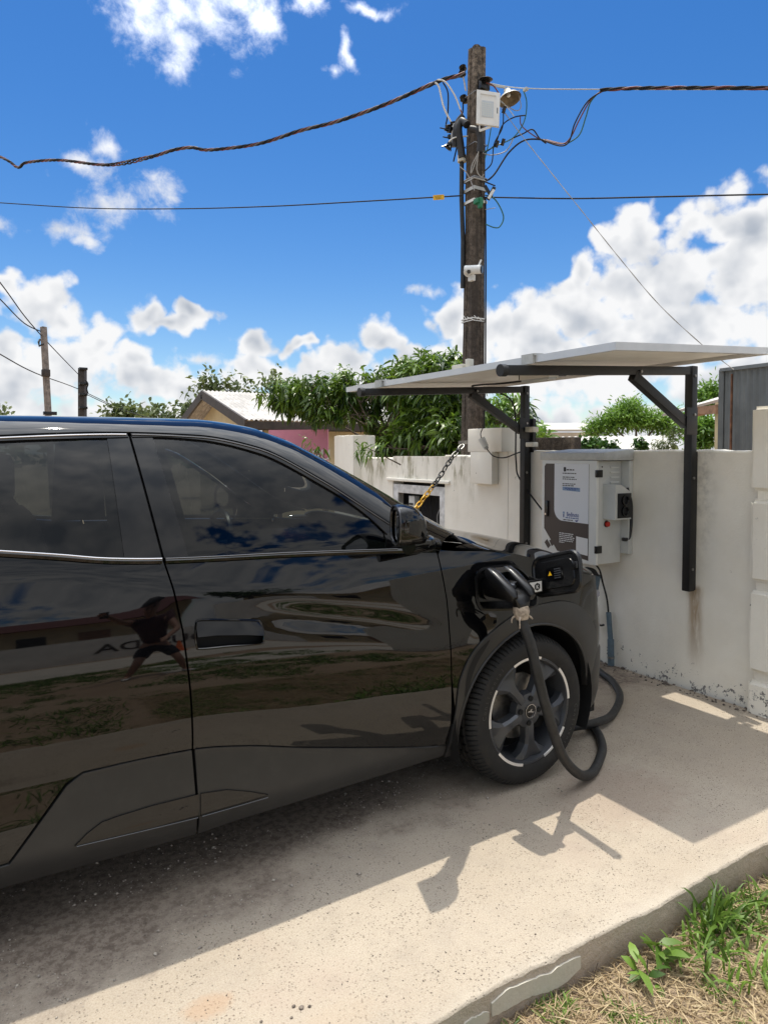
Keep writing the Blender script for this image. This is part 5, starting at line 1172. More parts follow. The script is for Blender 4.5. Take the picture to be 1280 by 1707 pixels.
# security camera
sc_ = thing('security_camera', 'small white bullet security camera with antenna on the pole', 'security camera', loc=at(788, 452, 6.05))
MB().lathe([(0, .03), (.045, .028), (.05, .01), (.05, -.005), (0, -.005)], 24, Matrix.Translation(at(782, 453, 6.06)) @ (-_fw).to_track_quat('Y', 'Z').to_matrix().to_4x4()).build('base', 'white_plastic', sc_)
MB().tube([at(775, 450, 6.02), at(802, 449, 5.96)], .038, 18).build('body', 'white_plastic', sc_); MB().tube([at(801.5, 449, 5.96), at(804, 449, 5.955)], .034, 18).build('hood', 'black_plastic', sc_)
MB().tube([at(781, 453, 5.985), at(781, 453, 5.965)], .017, 14).build('lens', 'gloss_black', sc_); MB().tube([at(797, 444, 5.97), at(802, 433, 5.965)], .008, 8).build('antenna', 'white_plastic', sc_)
MB().box(-.02, .02, -.03, .03, -.035, .015, .006, Matrix.Translation(at(786, 462, 6.05))).build('bracket', 'white_plastic', sc_)

# overhead cables
def bundle(name, label, pts, cols, r=.0085, rr=.011, pitch=.28, loose=()):
    path = resamp(bez(pts, 8), .03); t = thing(name, label, 'cable', loc=path[0])
    cum = [0]
    for a, c in zip(path, path[1:]): cum.append(cum[-1] + (c - a).length)
    for s_, col in enumerate(cols):
        ps = []
        for i, p in enumerate(path):
            tg_ = (path[min(i + 1, len(path) - 1)] - path[max(i - 1, 0)]).normalized(); u = tg_.cross(Vector((0, 0, 1))).normalized(); v = u.cross(tg_)
            fr_ = cum[i] / cum[-1]; sp = 1.0
            for (c_, w_, k_) in loose: sp += k_ * math.exp(-((fr_ - c_) / w_) ** 2)
            a = 2 * math.pi * (cum[i] / pitch + s_ / len(cols)) + .6 * math.sin(cum[i] * 2.1)
            ps.append(p + (u * math.cos(a) + v * math.sin(a)) * rr * sp)
        MB().tube(ps, r, 6).build('strand', col, t)
    return t
bundle('twisted_cable', 'thick twisted red and black service cable sagging from the pole toward the left', [at(*p) for p in ((775, 122, 6.2), (765, 126, 6.22), (730, 136, 6.3), (640, 175, 6.6), (560, 203, 6.9), (500, 218, 7.1), (430, 240, 7.4), (350, 250, 7.7), (320, 246, 7.8), (290, 250, 7.9), (250, 262, 8.1), (180, 275, 8.4), (100, 267, 8.8), (45, 271, 9.1), (30, 279, 9.15), (0, 261, 9.3), (-120, 215, 10))], ['wire_black', 'wire_red', 'wire_dim', 'wire_black'], .0082, .0115, .34, loose=((.50, .035, .8),))
bundle('twisted_cable', 'twisted red and black cable hung on a bare wire to the right of the pole', [at(*p) for p in ((1000, 150, 5.7), (1060, 147, 5.55), (1160, 146.5, 5.3), (1280, 147, 5.0), (1500, 150, 4.5))], ['wire_black', 'wire_red', 'wire_black'], .0075, .009, .36)
t = tag(MB().tube(resamp(bez([at(812, 138, 6.15), at(870, 147, 6.1), at(1000, 149, 5.72), at(1280, 149.5, 5.02), at(1500, 152, 4.52)], 6), .2), .005, 6).build('bare_wire', 'galvanised'), 'bare steel wire carrying the right-hand twisted cable', 'wire')
dl = thing('drop_cables', 'loose red, black and green cables dropping from the right-hand line back to the pole', 'cable', loc=at(950, 235, 5.95))
wire([(905, 233, 6), (935, 240, 5.9), (950, 230, 5.85), (965, 200, 5.8), (985, 165, 5.75), (1005, 151, 5.7)], 'wire_red', .006, par=dl, name='strand'); wire([(900, 232, 6.0), (932, 243, 5.9), (948, 236, 5.85), (958, 205, 5.8), (980, 168, 5.75), (1010, 149, 5.7)], 'wire_black', .006, par=dl, name='strand')
wire([(944, 240, 5.9), (965, 225, 5.85), (976, 195, 5.8), (984, 170, 5.76), (1000, 152, 5.72)], 'wire_green', .006, par=dl, name='strand'); wire([(910, 233, 6.0), (930, 238, 5.92), (946, 240, 5.9)], 'wire_red', .005, par=dl, name='strand')
tag(MB().tube(resamp(bez([at(*p) for p in ((-120, 330, 10), (0, 338, 9.3), (150, 347, 8.8), (300, 348, 8), (450, 344, 7.4), (600, 336, 6.8), (720, 329, 6.3), (772, 326, 6.15))], 6), .15), .0062, 6).build('black_cable', 'wire_black'), 'thin black cable crossing the sky left of the pole, with a yellow tag', 'cable')
tag(MB().tube(resamp(bez([at(*p) for p in ((800, 331, 6.1), (815, 329, 6.15), (950, 331, 5.8), (1100, 328, 5.4), (1280, 324, 5), (1500, 322, 4.5))], 6), .15), .0062, 6).build('black_cable', 'wire_black'), 'thin black cable crossing the sky right of the pole', 'cable')
yt = MB(); M_ = frame_M(at(731, 329, 6.2), _rt, Vector((0, 0, 1))); yt.box(-.05, .05, -.022, .022, -.003, .003, .001, M_ @ Matrix.Rotation(.06, 4, 'Z')); yto = tag(yt.build('cable_tag', 'yellow'), 'small yellow tag hanging on the thin black cable beside the pole', 'tag')
for k in range(3): MB().box(-.035 + .004 * k, .03 - .005 * k, .010 - .012 * k, .0135 - .012 * k, .0032, .0036, 0, M_ @ Matrix.Rotation(.06, 4, 'Z')).build('print_line', 'ink_black', yto)
gw = thing('guy_wire', 'pale twisted wire slanting down from the pole to the right, over the solar panel', 'wire', loc=at(835, 180, 6.1))
gp_ = resamp(bez([at(*p) for p in ((835, 180, 6.1), (880, 240, 6), (960, 340, 5.75), (1040, 440, 5.55), (1100, 510, 5.4), (1170, 575, 5.25), (1222, 616, 5.15))], 6), .02)
for s_ in range(2):
    ps = [p + Vector((math.cos(i * .35 + s_ * math.pi), 0, math.sin(i * .35 + s_ * math.pi))) * .0026 for i, p in enumerate(gp_)]; MB().tube(ps, .0025, 5).build('strand', 'wire_pale', gw)

# chain from the pole
chn = thing('plastic_chain', 'black and yellow plastic chain hanging from the pole across the wall', 'chain', loc=at(770, 742, 6.1))
cp = resamp(bez([at(773, 740, 6.02), at(752, 765, 5.9), (at(727, 803, 5.8)), at(695, 845, 5.68), at(660, 886, 5.55)], 10), .012); tot = sum((c - a).length for a, c in zip(cp, cp[1:])); nl = int(tot / .058)
cl = [0]
for a, c in zip(cp, cp[1:]): cl.append(cl[-1] + (c - a).length)
for k in range(nl):
    s_ = (k + .5) / nl * tot; i = max(1, min(len(cl) - 1, next(j for j, v in enumerate(cl) if v >= s_))); p = cp[i]; d_ = (cp[min(i + 2, len(cp) - 1)] - cp[max(i - 2, 0)]).normalized()
    sd_ = d_.cross(_fw).normalized(); sd_ = Matrix.Rotation(R(40 + 90 * (k % 2)), 3, d_) @ sd_
    ring = []
    for q in range(17):
        a = 2 * math.pi * q / 16; ring.append(p + d_ * (.030 * math.cos(a) + .008 * math.copysign(1, math.cos(a)) * abs(math.cos(a)) ** .3) + sd_ * .020 * math.sin(a))
    MB().tube(ring, .0065, 6, False).build('link', 'chain_black' if s_ < tot * .50 else 'yellow', chn)
MB().beam(at(764, 738, 6.03), at(779, 737, 6.03), .02, .03).build('hook_clamp', 'steel', chn)
# old bulb socket on the pillar
bs_ = thing('bulb_socket', 'white hanging bulb socket on the front of the middle pillar', 'lamp', loc=(3.70, 4.42, 1.5))
MB().tube([at(802, 731, 5.56), at(809.5, 745, 5.545)], [.030, .026], 14).build('socket', 'white_plastic', bs_); MB().tube([at(809.5, 745, 5.545), at(811, 748, 5.54)], .018, 12).build('collar', 'galvanised', bs_)
wire([(802, 731, 5.56), (801, 722, 5.56), (805, 713, 5.58)], 'wire_black', .004, par=bs_, name='lead'); wire([(811, 748, 5.54), (822, 760, 5.52), (840, 763, 5.45), (860, 756, 5.4), (876, 750, 5.36)], 'wire_black', .005, par=bs_, name='lead')
pi_ = MB(); pi_.box(-.03, .03, -.045, .045, -.02, .02, .008, Matrix.Translation(at(886, 716, 5.24))); pi_.box(-.03, .03, -.04, .04, -.018, .018, .008, Matrix.Translation(at(886, 741, 5.24))); tag(pi_.build('cable_bracket', 'enamel_cream'), 'pair of cream cable clips on the left canopy post', 'clip')
tag(MB().box(-.015, .015, -.03, .03, -.13, .13, .004, Matrix.Translation(at(886, 726, 5.32))).build('steel_stub', 'black_steel'), 'short black steel stub standing behind the left canopy post', 'bracket')
# ================================================================== CHARGING PLUG AND CABLE
cc = thing('charging_cable', 'thick black charging cable with gun plug, looping from the car to the ground', 'cable', loc=(2.2, 2.1, 0))
# plug: gun body from the inlet outward, twin-rib handle
ax0 = Vector((1.90, 2.205, .885)); ax1 = Vector((1.905, 2.03, .895))
pm = MB(); pm.tube([ax0, ax0.lerp(ax1, .5), ax1], [.044, .046, .040], 20); pm.build('plug_nose', 'black_plastic', cc)
def loft(secs, n_=20, e=.6):
    """secs: centre, side vector, up vector, half w, half h"""
    vs = []
    for (c, u, v, hw, hh) in secs:
        for k in range(n_):
            a = 2 * math.pi * k / n_; ca, sa = math.cos(a), math.sin(a)
            vs.append(Vector(c) + Vector(u) * math.copysign(abs(ca) ** e, ca) * hw + Vector(v) * math.copysign(abs(sa) ** e, sa) * hh)
    m = len(secs); fs = [(i * n_ + k, i * n_ + (k + 1) % n_, (i + 1) * n_ + (k + 1) % n_, (i + 1) * n_ + k) for i in range(m - 1) for k in range(n_)] + [tuple(range(n_))[::-1], tuple((m - 1) * n_ + k for k in range(n_))]
    mb = MB(); mb.add(vs, fs, True); return mb
E1 = Vector((1, 0, 0)); 
hdir = Vector((.03, -.86, -.507)).normalized(); hup = Vector((1, 0, 0)).cross(hdir).normalized()
top = Vector((1.875, 2.10, .955))
for dx, nm in ((-.048, 'plug_rib'), (.044, 'plug_rib')):
    secs = []
    for s_, hw, hh in ((-.035, .012, .012), (-.02, .020, .024), (.02, .024, .030), (.08, .024, .030), (.13, .021, .026), (.150, .012, .014)):
        secs.append((top + E1 * dx + hdir * s_, E1, hup, hw, hh))
    loft(secs).build(nm, 'black_plastic', cc, 50)
loft([(top + hdir * -.03, E1, hup, .050, .012), (top + hdir * 0.0, E1, hup, .054, .022), (top + hdir * .012, E1, hup, .050, .022)]).build('plug_bridge', 'black_plastic', cc, 50)
loft([(top + hdir * .02 + hup * .016, E1, hup, .046, .008), (top + hdir * .12 + hup * .016, E1, hup, .046, .008)]).build('plug_back', 'soft_black', cc, 50)
E_ = Vector((1.868, 1.978, .842)); E0_ = top + hdir * .085 + hup * .014; tdir = Vector((.06, -.12, -1)).normalized()
loft([(E0_, E1, hup, .040, .012), (top + hdir * .115 + hup * .012, E1, hup, .044, .018), (E_ + Vector((.004, .012, .045)), E1, Vector((0, 1, .35)).normalized(), .044, .030), (E_ + Vector((.001, .003, .018)), E1, Vector((0, 1, .2)).normalized(), .032, .028), (E_, E1, Vector((0, 1, .1)).normalized(), .026, .025)]).build('plug_throat', 'black_plastic', cc, 50)
MB().tube([top + hdir * .055 + hup * .008, top + hdir * .085 - hup * .006], .008, 8).build('trigger', 'rim_grey', cc)
end = E_; hdir = tdir
tp = MB(); tp.tube([end - hdir * .006, end + hdir * .016, end + hdir * .034, end + hdir * .046], [.030, .033, .027, .024], 12); tp.build('tape_wrap', 'tape', cc)
for k in range(4):
    a = k * 1.7 + .6; o_ = end + hdir * .03 + Vector((math.cos(a), math.sin(a) * .6, 0)) * .026; MB().tube(bez([o_, o_ + Vector((math.cos(a) * .02, math.sin(a) * .012, -.012)), o_ + Vector((math.cos(a) * .022, math.sin(a) * .014, -.018 - .014 * (k % 3)))], 5), [.0045] * 5 + [.003] * 5 + [.001], 6).build('tape_end', 'tape', cc)
GR = .021
pts = [end + hdir * .02, end + hdir * .06, (1.893, 1.95, .70), (1.925, 1.935, .56), (1.985, 1.94, .40), (2.10, 1.975, .20), (2.24, 2.01, .07), (2.366, 2.051, .024), (2.505, 2.125, .023), (2.643, 2.225, .023), (2.77, 2.38, .023), (2.80, 2.52, .023), (2.72, 2.575, .023), (2.61, 2.53, .03), (2.585, 2.43, .05), (2.66, 2.375, .066), (2.80, 2.385, .052), (2.997, 2.46, .024), (3.26, 2.62, .023), (3.44, 2.82, .023), (3.52, 2.98, .024), (3.58, 3.12, .05), (3.66, 3.24, .16), (3.70, 3.25, .30), (3.715, 3.235, .36)]
MB().tube(bez(pts, 9), GR, 14).build('cable', 'cable_rubber', cc, 60)
# ================================================================== BACKGROUND BUILDINGS
pbr('cream_wall', (0.55, 0.47, 0.30), 0.85, var=0.12, vscale=2); pbr('dark_fascia', (0.035, 0.026, 0.022), 0.6, var=0.3)
pbr('dark_red', (0.09, 0.018, 0.016), 0.6, var=0.2); pbr('pink_paint', (0.62, 0.24, 0.34), 0.7, var=0.1, vscale=3); pbr('pale_wall', (0.60, 0.58, 0.54), 0.85, var=0.1, vscale=2)
pbr('wood', (0.26, 0.15, 0.09), 0.7, var=0.35, vscale=12); pbr('grey_steel_sheet', (0.13, 0.14, 0.14), 0.5, var=0.2, vscale=3); pbr('rust', (0.16, 0.07, 0.035), 0.8, var=0.4, vscale=15)
b = MatB('fibre_cement'); b.color(b.mix(b.step(b.noise(3, 6, 0.65), 0.35, 0.7), (0.36, 0.345, 0.33), (0.55, 0.53, 0.51))); b.rough(0.9)
b = MatB('white_roof'); b.color(b.mix(b.noise(2, 5), (0.44, 0.42, 0.385), (0.54, 0.52, 0.48))); b.rough(0.8)
def corrugated(name, A, B, Cc, D, wave, amp, mat, parent, ny=6, thick=.012):
    """roof sheet: A-B along ridge, D-C along eave; corrugations run ridge to eave"""
    A, B, Cc, D = map(Vector, (A, B, Cc, D)); n = (B - A).cross(D - A).normalized(); n = n if n.z > 0 else -n
    L = (B - A).length; nx = int(L / wave * 6); vs = []
    for i in range(nx + 1):
        u = i / nx
        for j in range(ny + 1):
            v = j / ny; p = A.lerp(B, u).lerp(D.lerp(Cc, u), v) + n * amp * math.sin(2 * math.pi * u * L / wave); vs.append(p)
    k = len(vs); vs = vs + [p - n * thick for p in vs]; m = ny + 1
    fs = [(i * m + j, (i + 1) * m + j, (i + 1) * m + j + 1, i * m + j + 1) for i in range(nx) for j in range(ny)]; fs2 = [tuple(k + q for q in f[::-1]) for f in fs]
    ed = [(i * m + ny, (i + 1) * m + ny, k + (i + 1) * m + ny, k + i * m + ny) for i in range(nx)] + [(j, j + 1, k + j + 1, k + j) for j in range(ny)]
    mb = MB(); mb.add(vs, fs + fs2 + ed, True); return mb.build(name, mat, parent, 70)
def quad(name, pts, mat, parent, th=None):
    P_ = [Vector(p) for p in pts]; n = (P_[1] - P_[0]).cross(P_[2] - P_[0]).normalized(); th = th if th is not None else .05; q = len(P_)
    mb = MB(); mb.add(P_ + [p - n * th for p in P_], [tuple(range(q)), tuple(range(q, 2 * q))[::-1]] + [(i, q + i, q + (i + 1) % q, (i + 1) % q) for i in range(q)]); return mb.build(name, mat, parent)
hs = thing('house', 'cream house with grey corrugated roof and dark fascia, behind the car roof', 'house', loc=(7, 15.5, -.16))
RX0, RX1 = 4.95, 11.5; RY, RZ = 16.0, 2.93; EY, EZ = 13.2, 2.13; GY_, GZ = 18.4, 2.13
corrugated('roof', (RX0, RY, RZ), (RX1, RY, RZ), (RX1, EY, EZ), (RX0, EY, EZ), .10, .014, 'fibre_cement', hs)
corrugated('roof', (RX0, RY, RZ), (RX1, RY, RZ), (RX1, GY_, GZ), (RX0, GY_, GZ), .10, .014, 'fibre_cement', hs)
MB().beam((RX0 - .02, RY + .02, RZ - .10), (RX0 - .02, EY - .05, EZ - .10), .05, .20).build('barge_board', 'dark_fascia', hs); MB().beam((RX0 - .02, RY - .02, RZ - .10), (RX0 - .02, GY_ + .05, GZ - .10), .05, .20).build('barge_board', 'dark_fascia', hs)
MB().beam((RX0, EY + .02, EZ - .11), (RX1, EY + .02, EZ - .11), .04, .16).build('fascia', 'dark_fascia', hs)
quad('soffit', [(RX0, EY + .04, EZ - .18), (RX1, EY + .04, EZ - .18), (RX1, EY + .72, EZ - .17), (RX0, EY + .72, EZ - .17)], 'dark_fascia', hs, .02)
quad('gable_wall', [(RX0 + .55, EY + .7, -.16), (RX0 + .55, GY_ - .7, -.16), (RX0 + .55, GY_ - .7, 2.2), (RX0 + .55, RY, 2.82), (RX0 + .55, EY + .7, 2.2)], 'cream_wall', hs, .12)
quad('side_wall', [(RX0 + .68, EY + .7, -.16), (RX1 - .4, EY + .7, -.16), (RX1 - .4, EY + .7, 2.1), (RX0 + .68, EY + .7, 2.1)], 'cream_wall', hs, .12)
quad('window', [(6.0, EY + .67, 1.2), (7.1, EY + .67, 1.2), (7.1, EY + .67, 1.88), (6.0, EY + .67, 1.88)], 'dark_red', hs, .04)
MB().box(5.66, 5.74, EY + .02, EY + .1, -.16, 2.0).build('porch_post', 'dark_fascia', hs)
# pink sign board
sg = thing('pink_sign', 'pink painted board with white lettering, half hidden behind the mango leaves', 'sign', loc=at(500, 740, 9))
pA, pB = at(448, 717, 9.2), at(546, 716, 8.95); pA.z = 1.76; pB.z = 1.76
du_ = (pB - pA); quad('board', [pA - Vector((0, 0, .75)), pB - Vector((0, 0, .75)), pB, pA], 'pink_paint', sg, .04)
dn = du_.normalized(); text_mesh('lettering', 'DE GU', .20, 'ink_white', frame_M(pA.lerp(pB, .72) + Vector((0, 0, -.40)) - Vector((-dn.y, dn.x, 0)) * .012, dn, (0, 0, 1)), sg, .002, sx=.95)
for q in (.05, .95): MB().box(-.03, .03, -.03, .03, -1.2, .4, 0, Matrix.Translation(pA.lerp(pB, q) + Vector((.04, .06, -.72)))).build('leg', 'old_brown_metal', sg)
# distant white shed and low pale roof
sh = thing('white_shed', 'distant white-roofed shed seen between the canopy posts', 'building', loc=at(950, 740, 30))
a, c = at(896, 705, 30), at(1005, 705, 31); e0, e1 = at(898, 716, 28), at(1003, 716, 29)
quad('roof', [e0, e1, c, a], 'white_roof', sh, .08); quad('wall', [Vector((e0.x, e0.y, -.16)) + _fw * .4, Vector((e1.x, e1.y, -.16)) + _fw * .4, e1 + _fw * .4 - Vector((0, 0, .1)), e0 + _fw * .4 - Vector((0, 0, .1))], 'pale_wall', sh, .1)
lr = thing('low_house', 'low pale corrugated roof just above the wall, right of the charging cabinet', 'building', loc=at(1010, 740, 14))
corrugated('roof', at(925, 728.5, 14.6), at(1108, 726, 14.2), at(1120, 748, 11.6), at(912, 751, 12.0), .13, .012, 'white_roof', lr)
q0, q1 = at(914, 754, 12.4), at(1118, 751, 12.0); quad('wall', [Vector((q0.x, q0.y, -.16)), Vector((q1.x, q1.y, -.16)), q1, q0], 'pale_wall', lr, .1)
# house eave and steel sheet gate on the right
rh = thing('eave_house', 'cream house corner with timber-fasciaed eave, between the right post and the grey steel', 'house', loc=at(1190, 745, 7.2))
E0, E1_, E2 = at(1100, 692, 8.6), at(1212, 657, 7.0), at(1300, 655, 9.5)
quad('roof', [at(1103, 690.5, 8.6), at(1262, 648, 7.2), at(1300, 630, 9.5), at(1140, 680, 10.5)], 'white_roof', rh, .03)
quad('soffit', [at(1150, 685, 7.7), at(1240, 663, 7.05), at(1245, 676, 7.6), at(1158, 692, 8.0)], 'wood', rh, .02)
quad('fascia', [at(1160, 690, 7.62), at(1192, 690, 7.3), at(1192, 675, 7.3), at(1160, 678, 7.62)], 'wood', rh, .03)
w0, w1_ = at(1190, 745, 7.45), at(1290, 745, 6.9); quad('wall', [Vector((w0.x, w0.y, -.16)), Vector((w1_.x, w1_.y, -.16)), Vector((w1_.x, w1_.y, 2.0)), Vector((w0.x, w0.y, 2.0))], 'cream_wall', rh, .15)
sgk = thing('steel_sheet_gate', 'tall grey corrugated steel sheet standing behind the right gate pillar', 'gate', loc=at(1240, 745, 6.3))
s0, s1 = at(1206, 617, 6.35), at(1300, 606, 5.6); s0b, s1b = Vector((s0.x, s0.y, -.16)), Vector((s1.x, s1.y, -.16))
nrib = 9; prof = []; dd_ = (s1 - s0); nn_ = Vector((dd_.y, -dd_.x, 0)).normalized()
vs = []; 
for i in range(nrib * 4 + 1):
    u = i / (nrib * 4); o_ = (0.0, .010, .010, 0.0)[i % 4]; p = s0.lerp(s1, u) + nn_ * o_; vs += [Vector((p.x, p.y, -.16)), p]
mb = MB(); mb.add(vs, [(2 * i, 2 * i + 2, 2 * i + 3, 2 * i + 1) for i in range(nrib * 4)]); mb.build('sheet', 'grey_steel_sheet', sgk)
MB().beam(s0 + nn_ * .03, s1 + nn_ * .03, .03, .03).build('top_rail', 'grey_steel_sheet', sgk); MB().beam(Vector((s0.x, s0.y, -.16)) + nn_ * .01, s0 + nn_ * .01, .05, .05).build('edge_post', 'grey_steel_sheet', sgk)
r_ = s0.lerp(s1, .25) + nn_ * .045; MB().beam((r_.x, r_.y, -.1), r_ - Vector((0, 0, .05)), .012, .02).build('weld_seam', 'rust', sgk)
# weathered concrete block row behind the wall
tag(MB().box(4.02, 4.14, 3.72, 4.15, 1.15, 1.575, .01).build('concrete_block', 'pole_concrete'), 'dark weathered concrete block topping the wall between pillar and cabinet', 'block')
# far poles on the left with their wires
def small_pole(label, top, bot, w, col, extra):
    t = thing('far_pole', label, 'utility pole', 'poles beyond the car roof', loc=(bot.x, bot.y, -.16)); b_ = bot + (bot - top).normalized() * ((bot.z + .2) / max(.01, abs((bot - top).normalized().z)))
    mb = MB(); mb.beam(b_, top, w, w, .01); mb.build('shaft', col, t); return t
pbr('grey_pole', (0.20, 0.17, 0.15), 0.9, var=0.35, vscale=8, bump=.5, bscale=20)
fp1 = small_pole('taller grey concrete pole far left, rising above the car roof', at(73, 545, 20), at(81, 690, 20), .14, 'grey_pole', 0)
fp2 = small_pole('shorter black stub pole far left, right of the grey one', at(138, 614, 28), at(138, 690, 28), .26, 'dark_fascia', 0)
MB().tube([at(67, 566, 19.9), at(65, 570, 19.8), at(66, 577, 19.8), at(73, 573, 19.9)], .03, 8).build('insulator', 'black_plastic', fp1); MB().box(-.18, .18, -.05, .05, -.05, .05, .01, Matrix.Translation(at(84, 689, 19.8))).build('fitting', 'black_plastic', fp1)
MB().box(-.11, .11, -.11, .11, -.1, .1, .01, Matrix.Translation(at(77, 622, 19.9))).build('band', 'dark_fascia', fp1)
for q in (615, 640, 658, 680): MB().box(-.16, .16, -.14, .14, -.05, .05, .02, Matrix.Translation(at(139, q, 27.9))).build('insulator', 'black_plastic', fp2)
MB().tube(bez([at(143, 634, 27.8), at(147, 640, 27.8), at(145, 648, 27.8), at(147, 655, 27.8)], 5), .03, 6).build('loop', 'wire_black', fp2)
for nm, l in (('upper dark wire sloping from the top left corner of the far poles', [(-60, 400, 15), (0, 470, 17), (40, 525, 19), (70, 560, 20), (100, 592, 23), (132, 625, 28)]), ('lower dark wire joining the taller far pole from the left', [(-60, 440, 15), (0, 498, 17), (40, 538, 19), (70, 553, 20)]), ('lowest thin wire passing behind both far poles', [(-60, 555, 14), (0, 590, 17), (60, 622, 20), (130, 648, 28), (220, 688, 34), (300, 705, 40)]), ('thin wire descending right of the stub pole toward the house', [(140, 655, 28), (190, 678, 26), (260, 700, 24)])):
    tag(MB().tube(bez([at(*p) for p in l], 6), .016, 5).build('far_wire', 'wire_black'), nm, 'wire')

# ================================================================== VEGETATION
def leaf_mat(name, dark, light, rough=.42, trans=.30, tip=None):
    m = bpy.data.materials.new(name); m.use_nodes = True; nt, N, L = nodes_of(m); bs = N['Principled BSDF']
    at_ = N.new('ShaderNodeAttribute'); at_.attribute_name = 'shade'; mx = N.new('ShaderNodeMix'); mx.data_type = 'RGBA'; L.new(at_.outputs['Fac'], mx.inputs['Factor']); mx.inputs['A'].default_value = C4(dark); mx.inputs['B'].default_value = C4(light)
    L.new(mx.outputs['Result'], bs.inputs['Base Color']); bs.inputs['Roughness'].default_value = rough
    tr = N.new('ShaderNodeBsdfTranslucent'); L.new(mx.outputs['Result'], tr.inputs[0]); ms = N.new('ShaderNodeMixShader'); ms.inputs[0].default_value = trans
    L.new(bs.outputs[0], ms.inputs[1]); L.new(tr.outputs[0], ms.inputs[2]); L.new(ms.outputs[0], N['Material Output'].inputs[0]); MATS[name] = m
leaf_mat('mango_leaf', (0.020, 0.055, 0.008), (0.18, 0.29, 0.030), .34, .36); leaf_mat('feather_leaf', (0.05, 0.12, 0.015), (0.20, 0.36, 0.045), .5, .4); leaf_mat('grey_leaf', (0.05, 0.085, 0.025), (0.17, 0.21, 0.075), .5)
leaf_mat('grass_blade', (0.045, 0.105, 0.012), (0.19, 0.31, 0.045), .5); leaf_mat('straw', (0.22, 0.145, 0.07), (0.50, 0.40, 0.24), .7, .15); leaf_mat('broad_leaf', (0.015, 0.05, 0.010), (0.07, 0.16, 0.02), .4)
pbr('bark', (0.10, 0.075, 0.055), 0.9, var=0.4, vscale=14, bump=.6, bscale=40)
ROWT = np.array([0, .35, .7, 1.0]); ROWW = np.array([.12, 1.0, .78, .04])
def unit(a): return a / np.maximum(np.linalg.norm(a, axis=-1, keepdims=True), 1e-9)
def leaves(name, base, d, length, width, shade, mat, parent, droop=.25, cup=.15, rows=(ROWT, ROWW)):
    n_ = len(base); d = unit(d); rnd = unit(rng.normal(size=(n_, 3)) * .5 + np.array([0, 0, 1.0])); sd_ = unit(np.cross(d, rnd)); nz = np.cross(sd_, d)
    T_, Wd = rows; V_ = []; k = len(T_)
    for t, w in zip(T_, Wd):
        c = base + d * (length * t)[:, None] - np.array([0, 0, 1.0]) * (droop * length * t * t)[:, None]; o_ = sd_ * (width * w / 2)[:, None]
        V_ += [c - o_ + nz * (cup * width * w)[:, None], c + o_ + nz * (cup * width * w)[:, None]]
    V_ = np.stack(V_, 1); V_ = V_.reshape(-1, 3); i0 = (np.arange(n_) * 2 * k)[:, None]
    F_ = np.concatenate([i0 + np.array([2 * j, 2 * j + 1, 2 * j + 3, 2 * j + 2]) for j in range(k - 1)], 0)
    return mesh_np(name, V_, F_.astype(np.int32), mat, parent, attr=np.repeat(shade, 2 * k))
def clumpy(n_, cen, rad, lumps, shell=.55, flat=1.0):
    """points through a lumpy crown: several overlapping ellipsoids, denser toward their skins"""
    L_ = []
    for _ in range(lumps):
        v = rng.normal(size=3); v /= np.linalg.norm(v); L_.append((np.array(cen) + v * np.array(rad) * rng.uniform(.35, .72), np.array(rad) * rng.uniform(.30, .52)))
    pts = []; dirs = []
    for _ in range(n_):
        c, r_ = L_[rng.integers(len(L_))]; v = rng.normal(size=3); v /= np.linalg.norm(v); s_ = rng.uniform(shell, 1.0) ** .6; pts.append(c + v * r_ * s_); dirs.append(v)
    return np.array(pts), np.array(dirs)
def limbs(tree, base, tips, r0, mat='bark'):
    t = MB(); base = Vector(base); top = Vector((np.mean([p[0] for p in tips]), np.mean([p[1] for p in tips]), base.z + (min(p[2] for p in tips) - base.z) * .6))
    t.tube(bez([base, base.lerp(top, .5) + Vector((.05, .04, 0)), top], 6), [r0] * 6 + [r0 * .85] * 6 + [r0 * .7], 10); t.build('trunk', mat, tree)
    for p in tips:
        m_ = top.lerp(Vector(p), .5) + Vector((0, 0, .12)); q = bez([top - Vector((0, 0, .05)), m_, Vector(p)], 6); MB().tube(q, [r0 * .5 * (1 - .85 * i / (len(q) - 1)) for i in range(len(q))], 7).build('limb', mat, tree)
# mango tree behind the wall: drooping whorls of long leaves
mg = thing('mango_tree', 'dense low mango tree with long drooping leaves, leaning over the stained wall', 'tree', loc=(4.7, 7.2, -.16))
limbs(mg, (4.9, 7.4, -.16), [(4.3, 6.6, 1.6), (5.2, 6.9, 1.9), (4.3, 7.9, 1.8), (5.4, 7.8, 1.9), (5.8, 6.6, 1.7)], .09)
cp_, dp_ = [], []
def blobpts(c, r_, n_):
    v = unit(rng.normal(size=(n_, 3))); s_ = rng.uniform(.55, 1.0, n_)[:, None]; cp_.append(np.array(c) + v * np.array(r_) * s_); dp_.append(v)
for (px, py, t_, rx, ry, n_) in ((640, 690, 7.9, 120, 75, 400), (720, 650, 7.7, 72, 58, 260), (560, 678, 8.3, 66, 44, 190), (735, 720, 7.3, 55, 55, 170), (610, 640, 8.0, 62, 34, 130), (490, 664, 8.5, 40, 26, 80), (700, 612, 7.8, 50, 22, 50), (680, 732, 7.4, 85, 42, 190), (845, 692, 7.4, 24, 40, 40), (515, 640, 8.2, 26, 14, 16), (450, 650, 8.4, 14, 24, 12), (745, 598, 7.7, 28, 12, 16), (875, 732, 7.4, 18, 14, 12)):
    blobpts(at(px, py, t_), (rx / 1138 * t_ * .92, .75 if rx > 50 else .4, ry / 1138 * t_ * .92), n_)
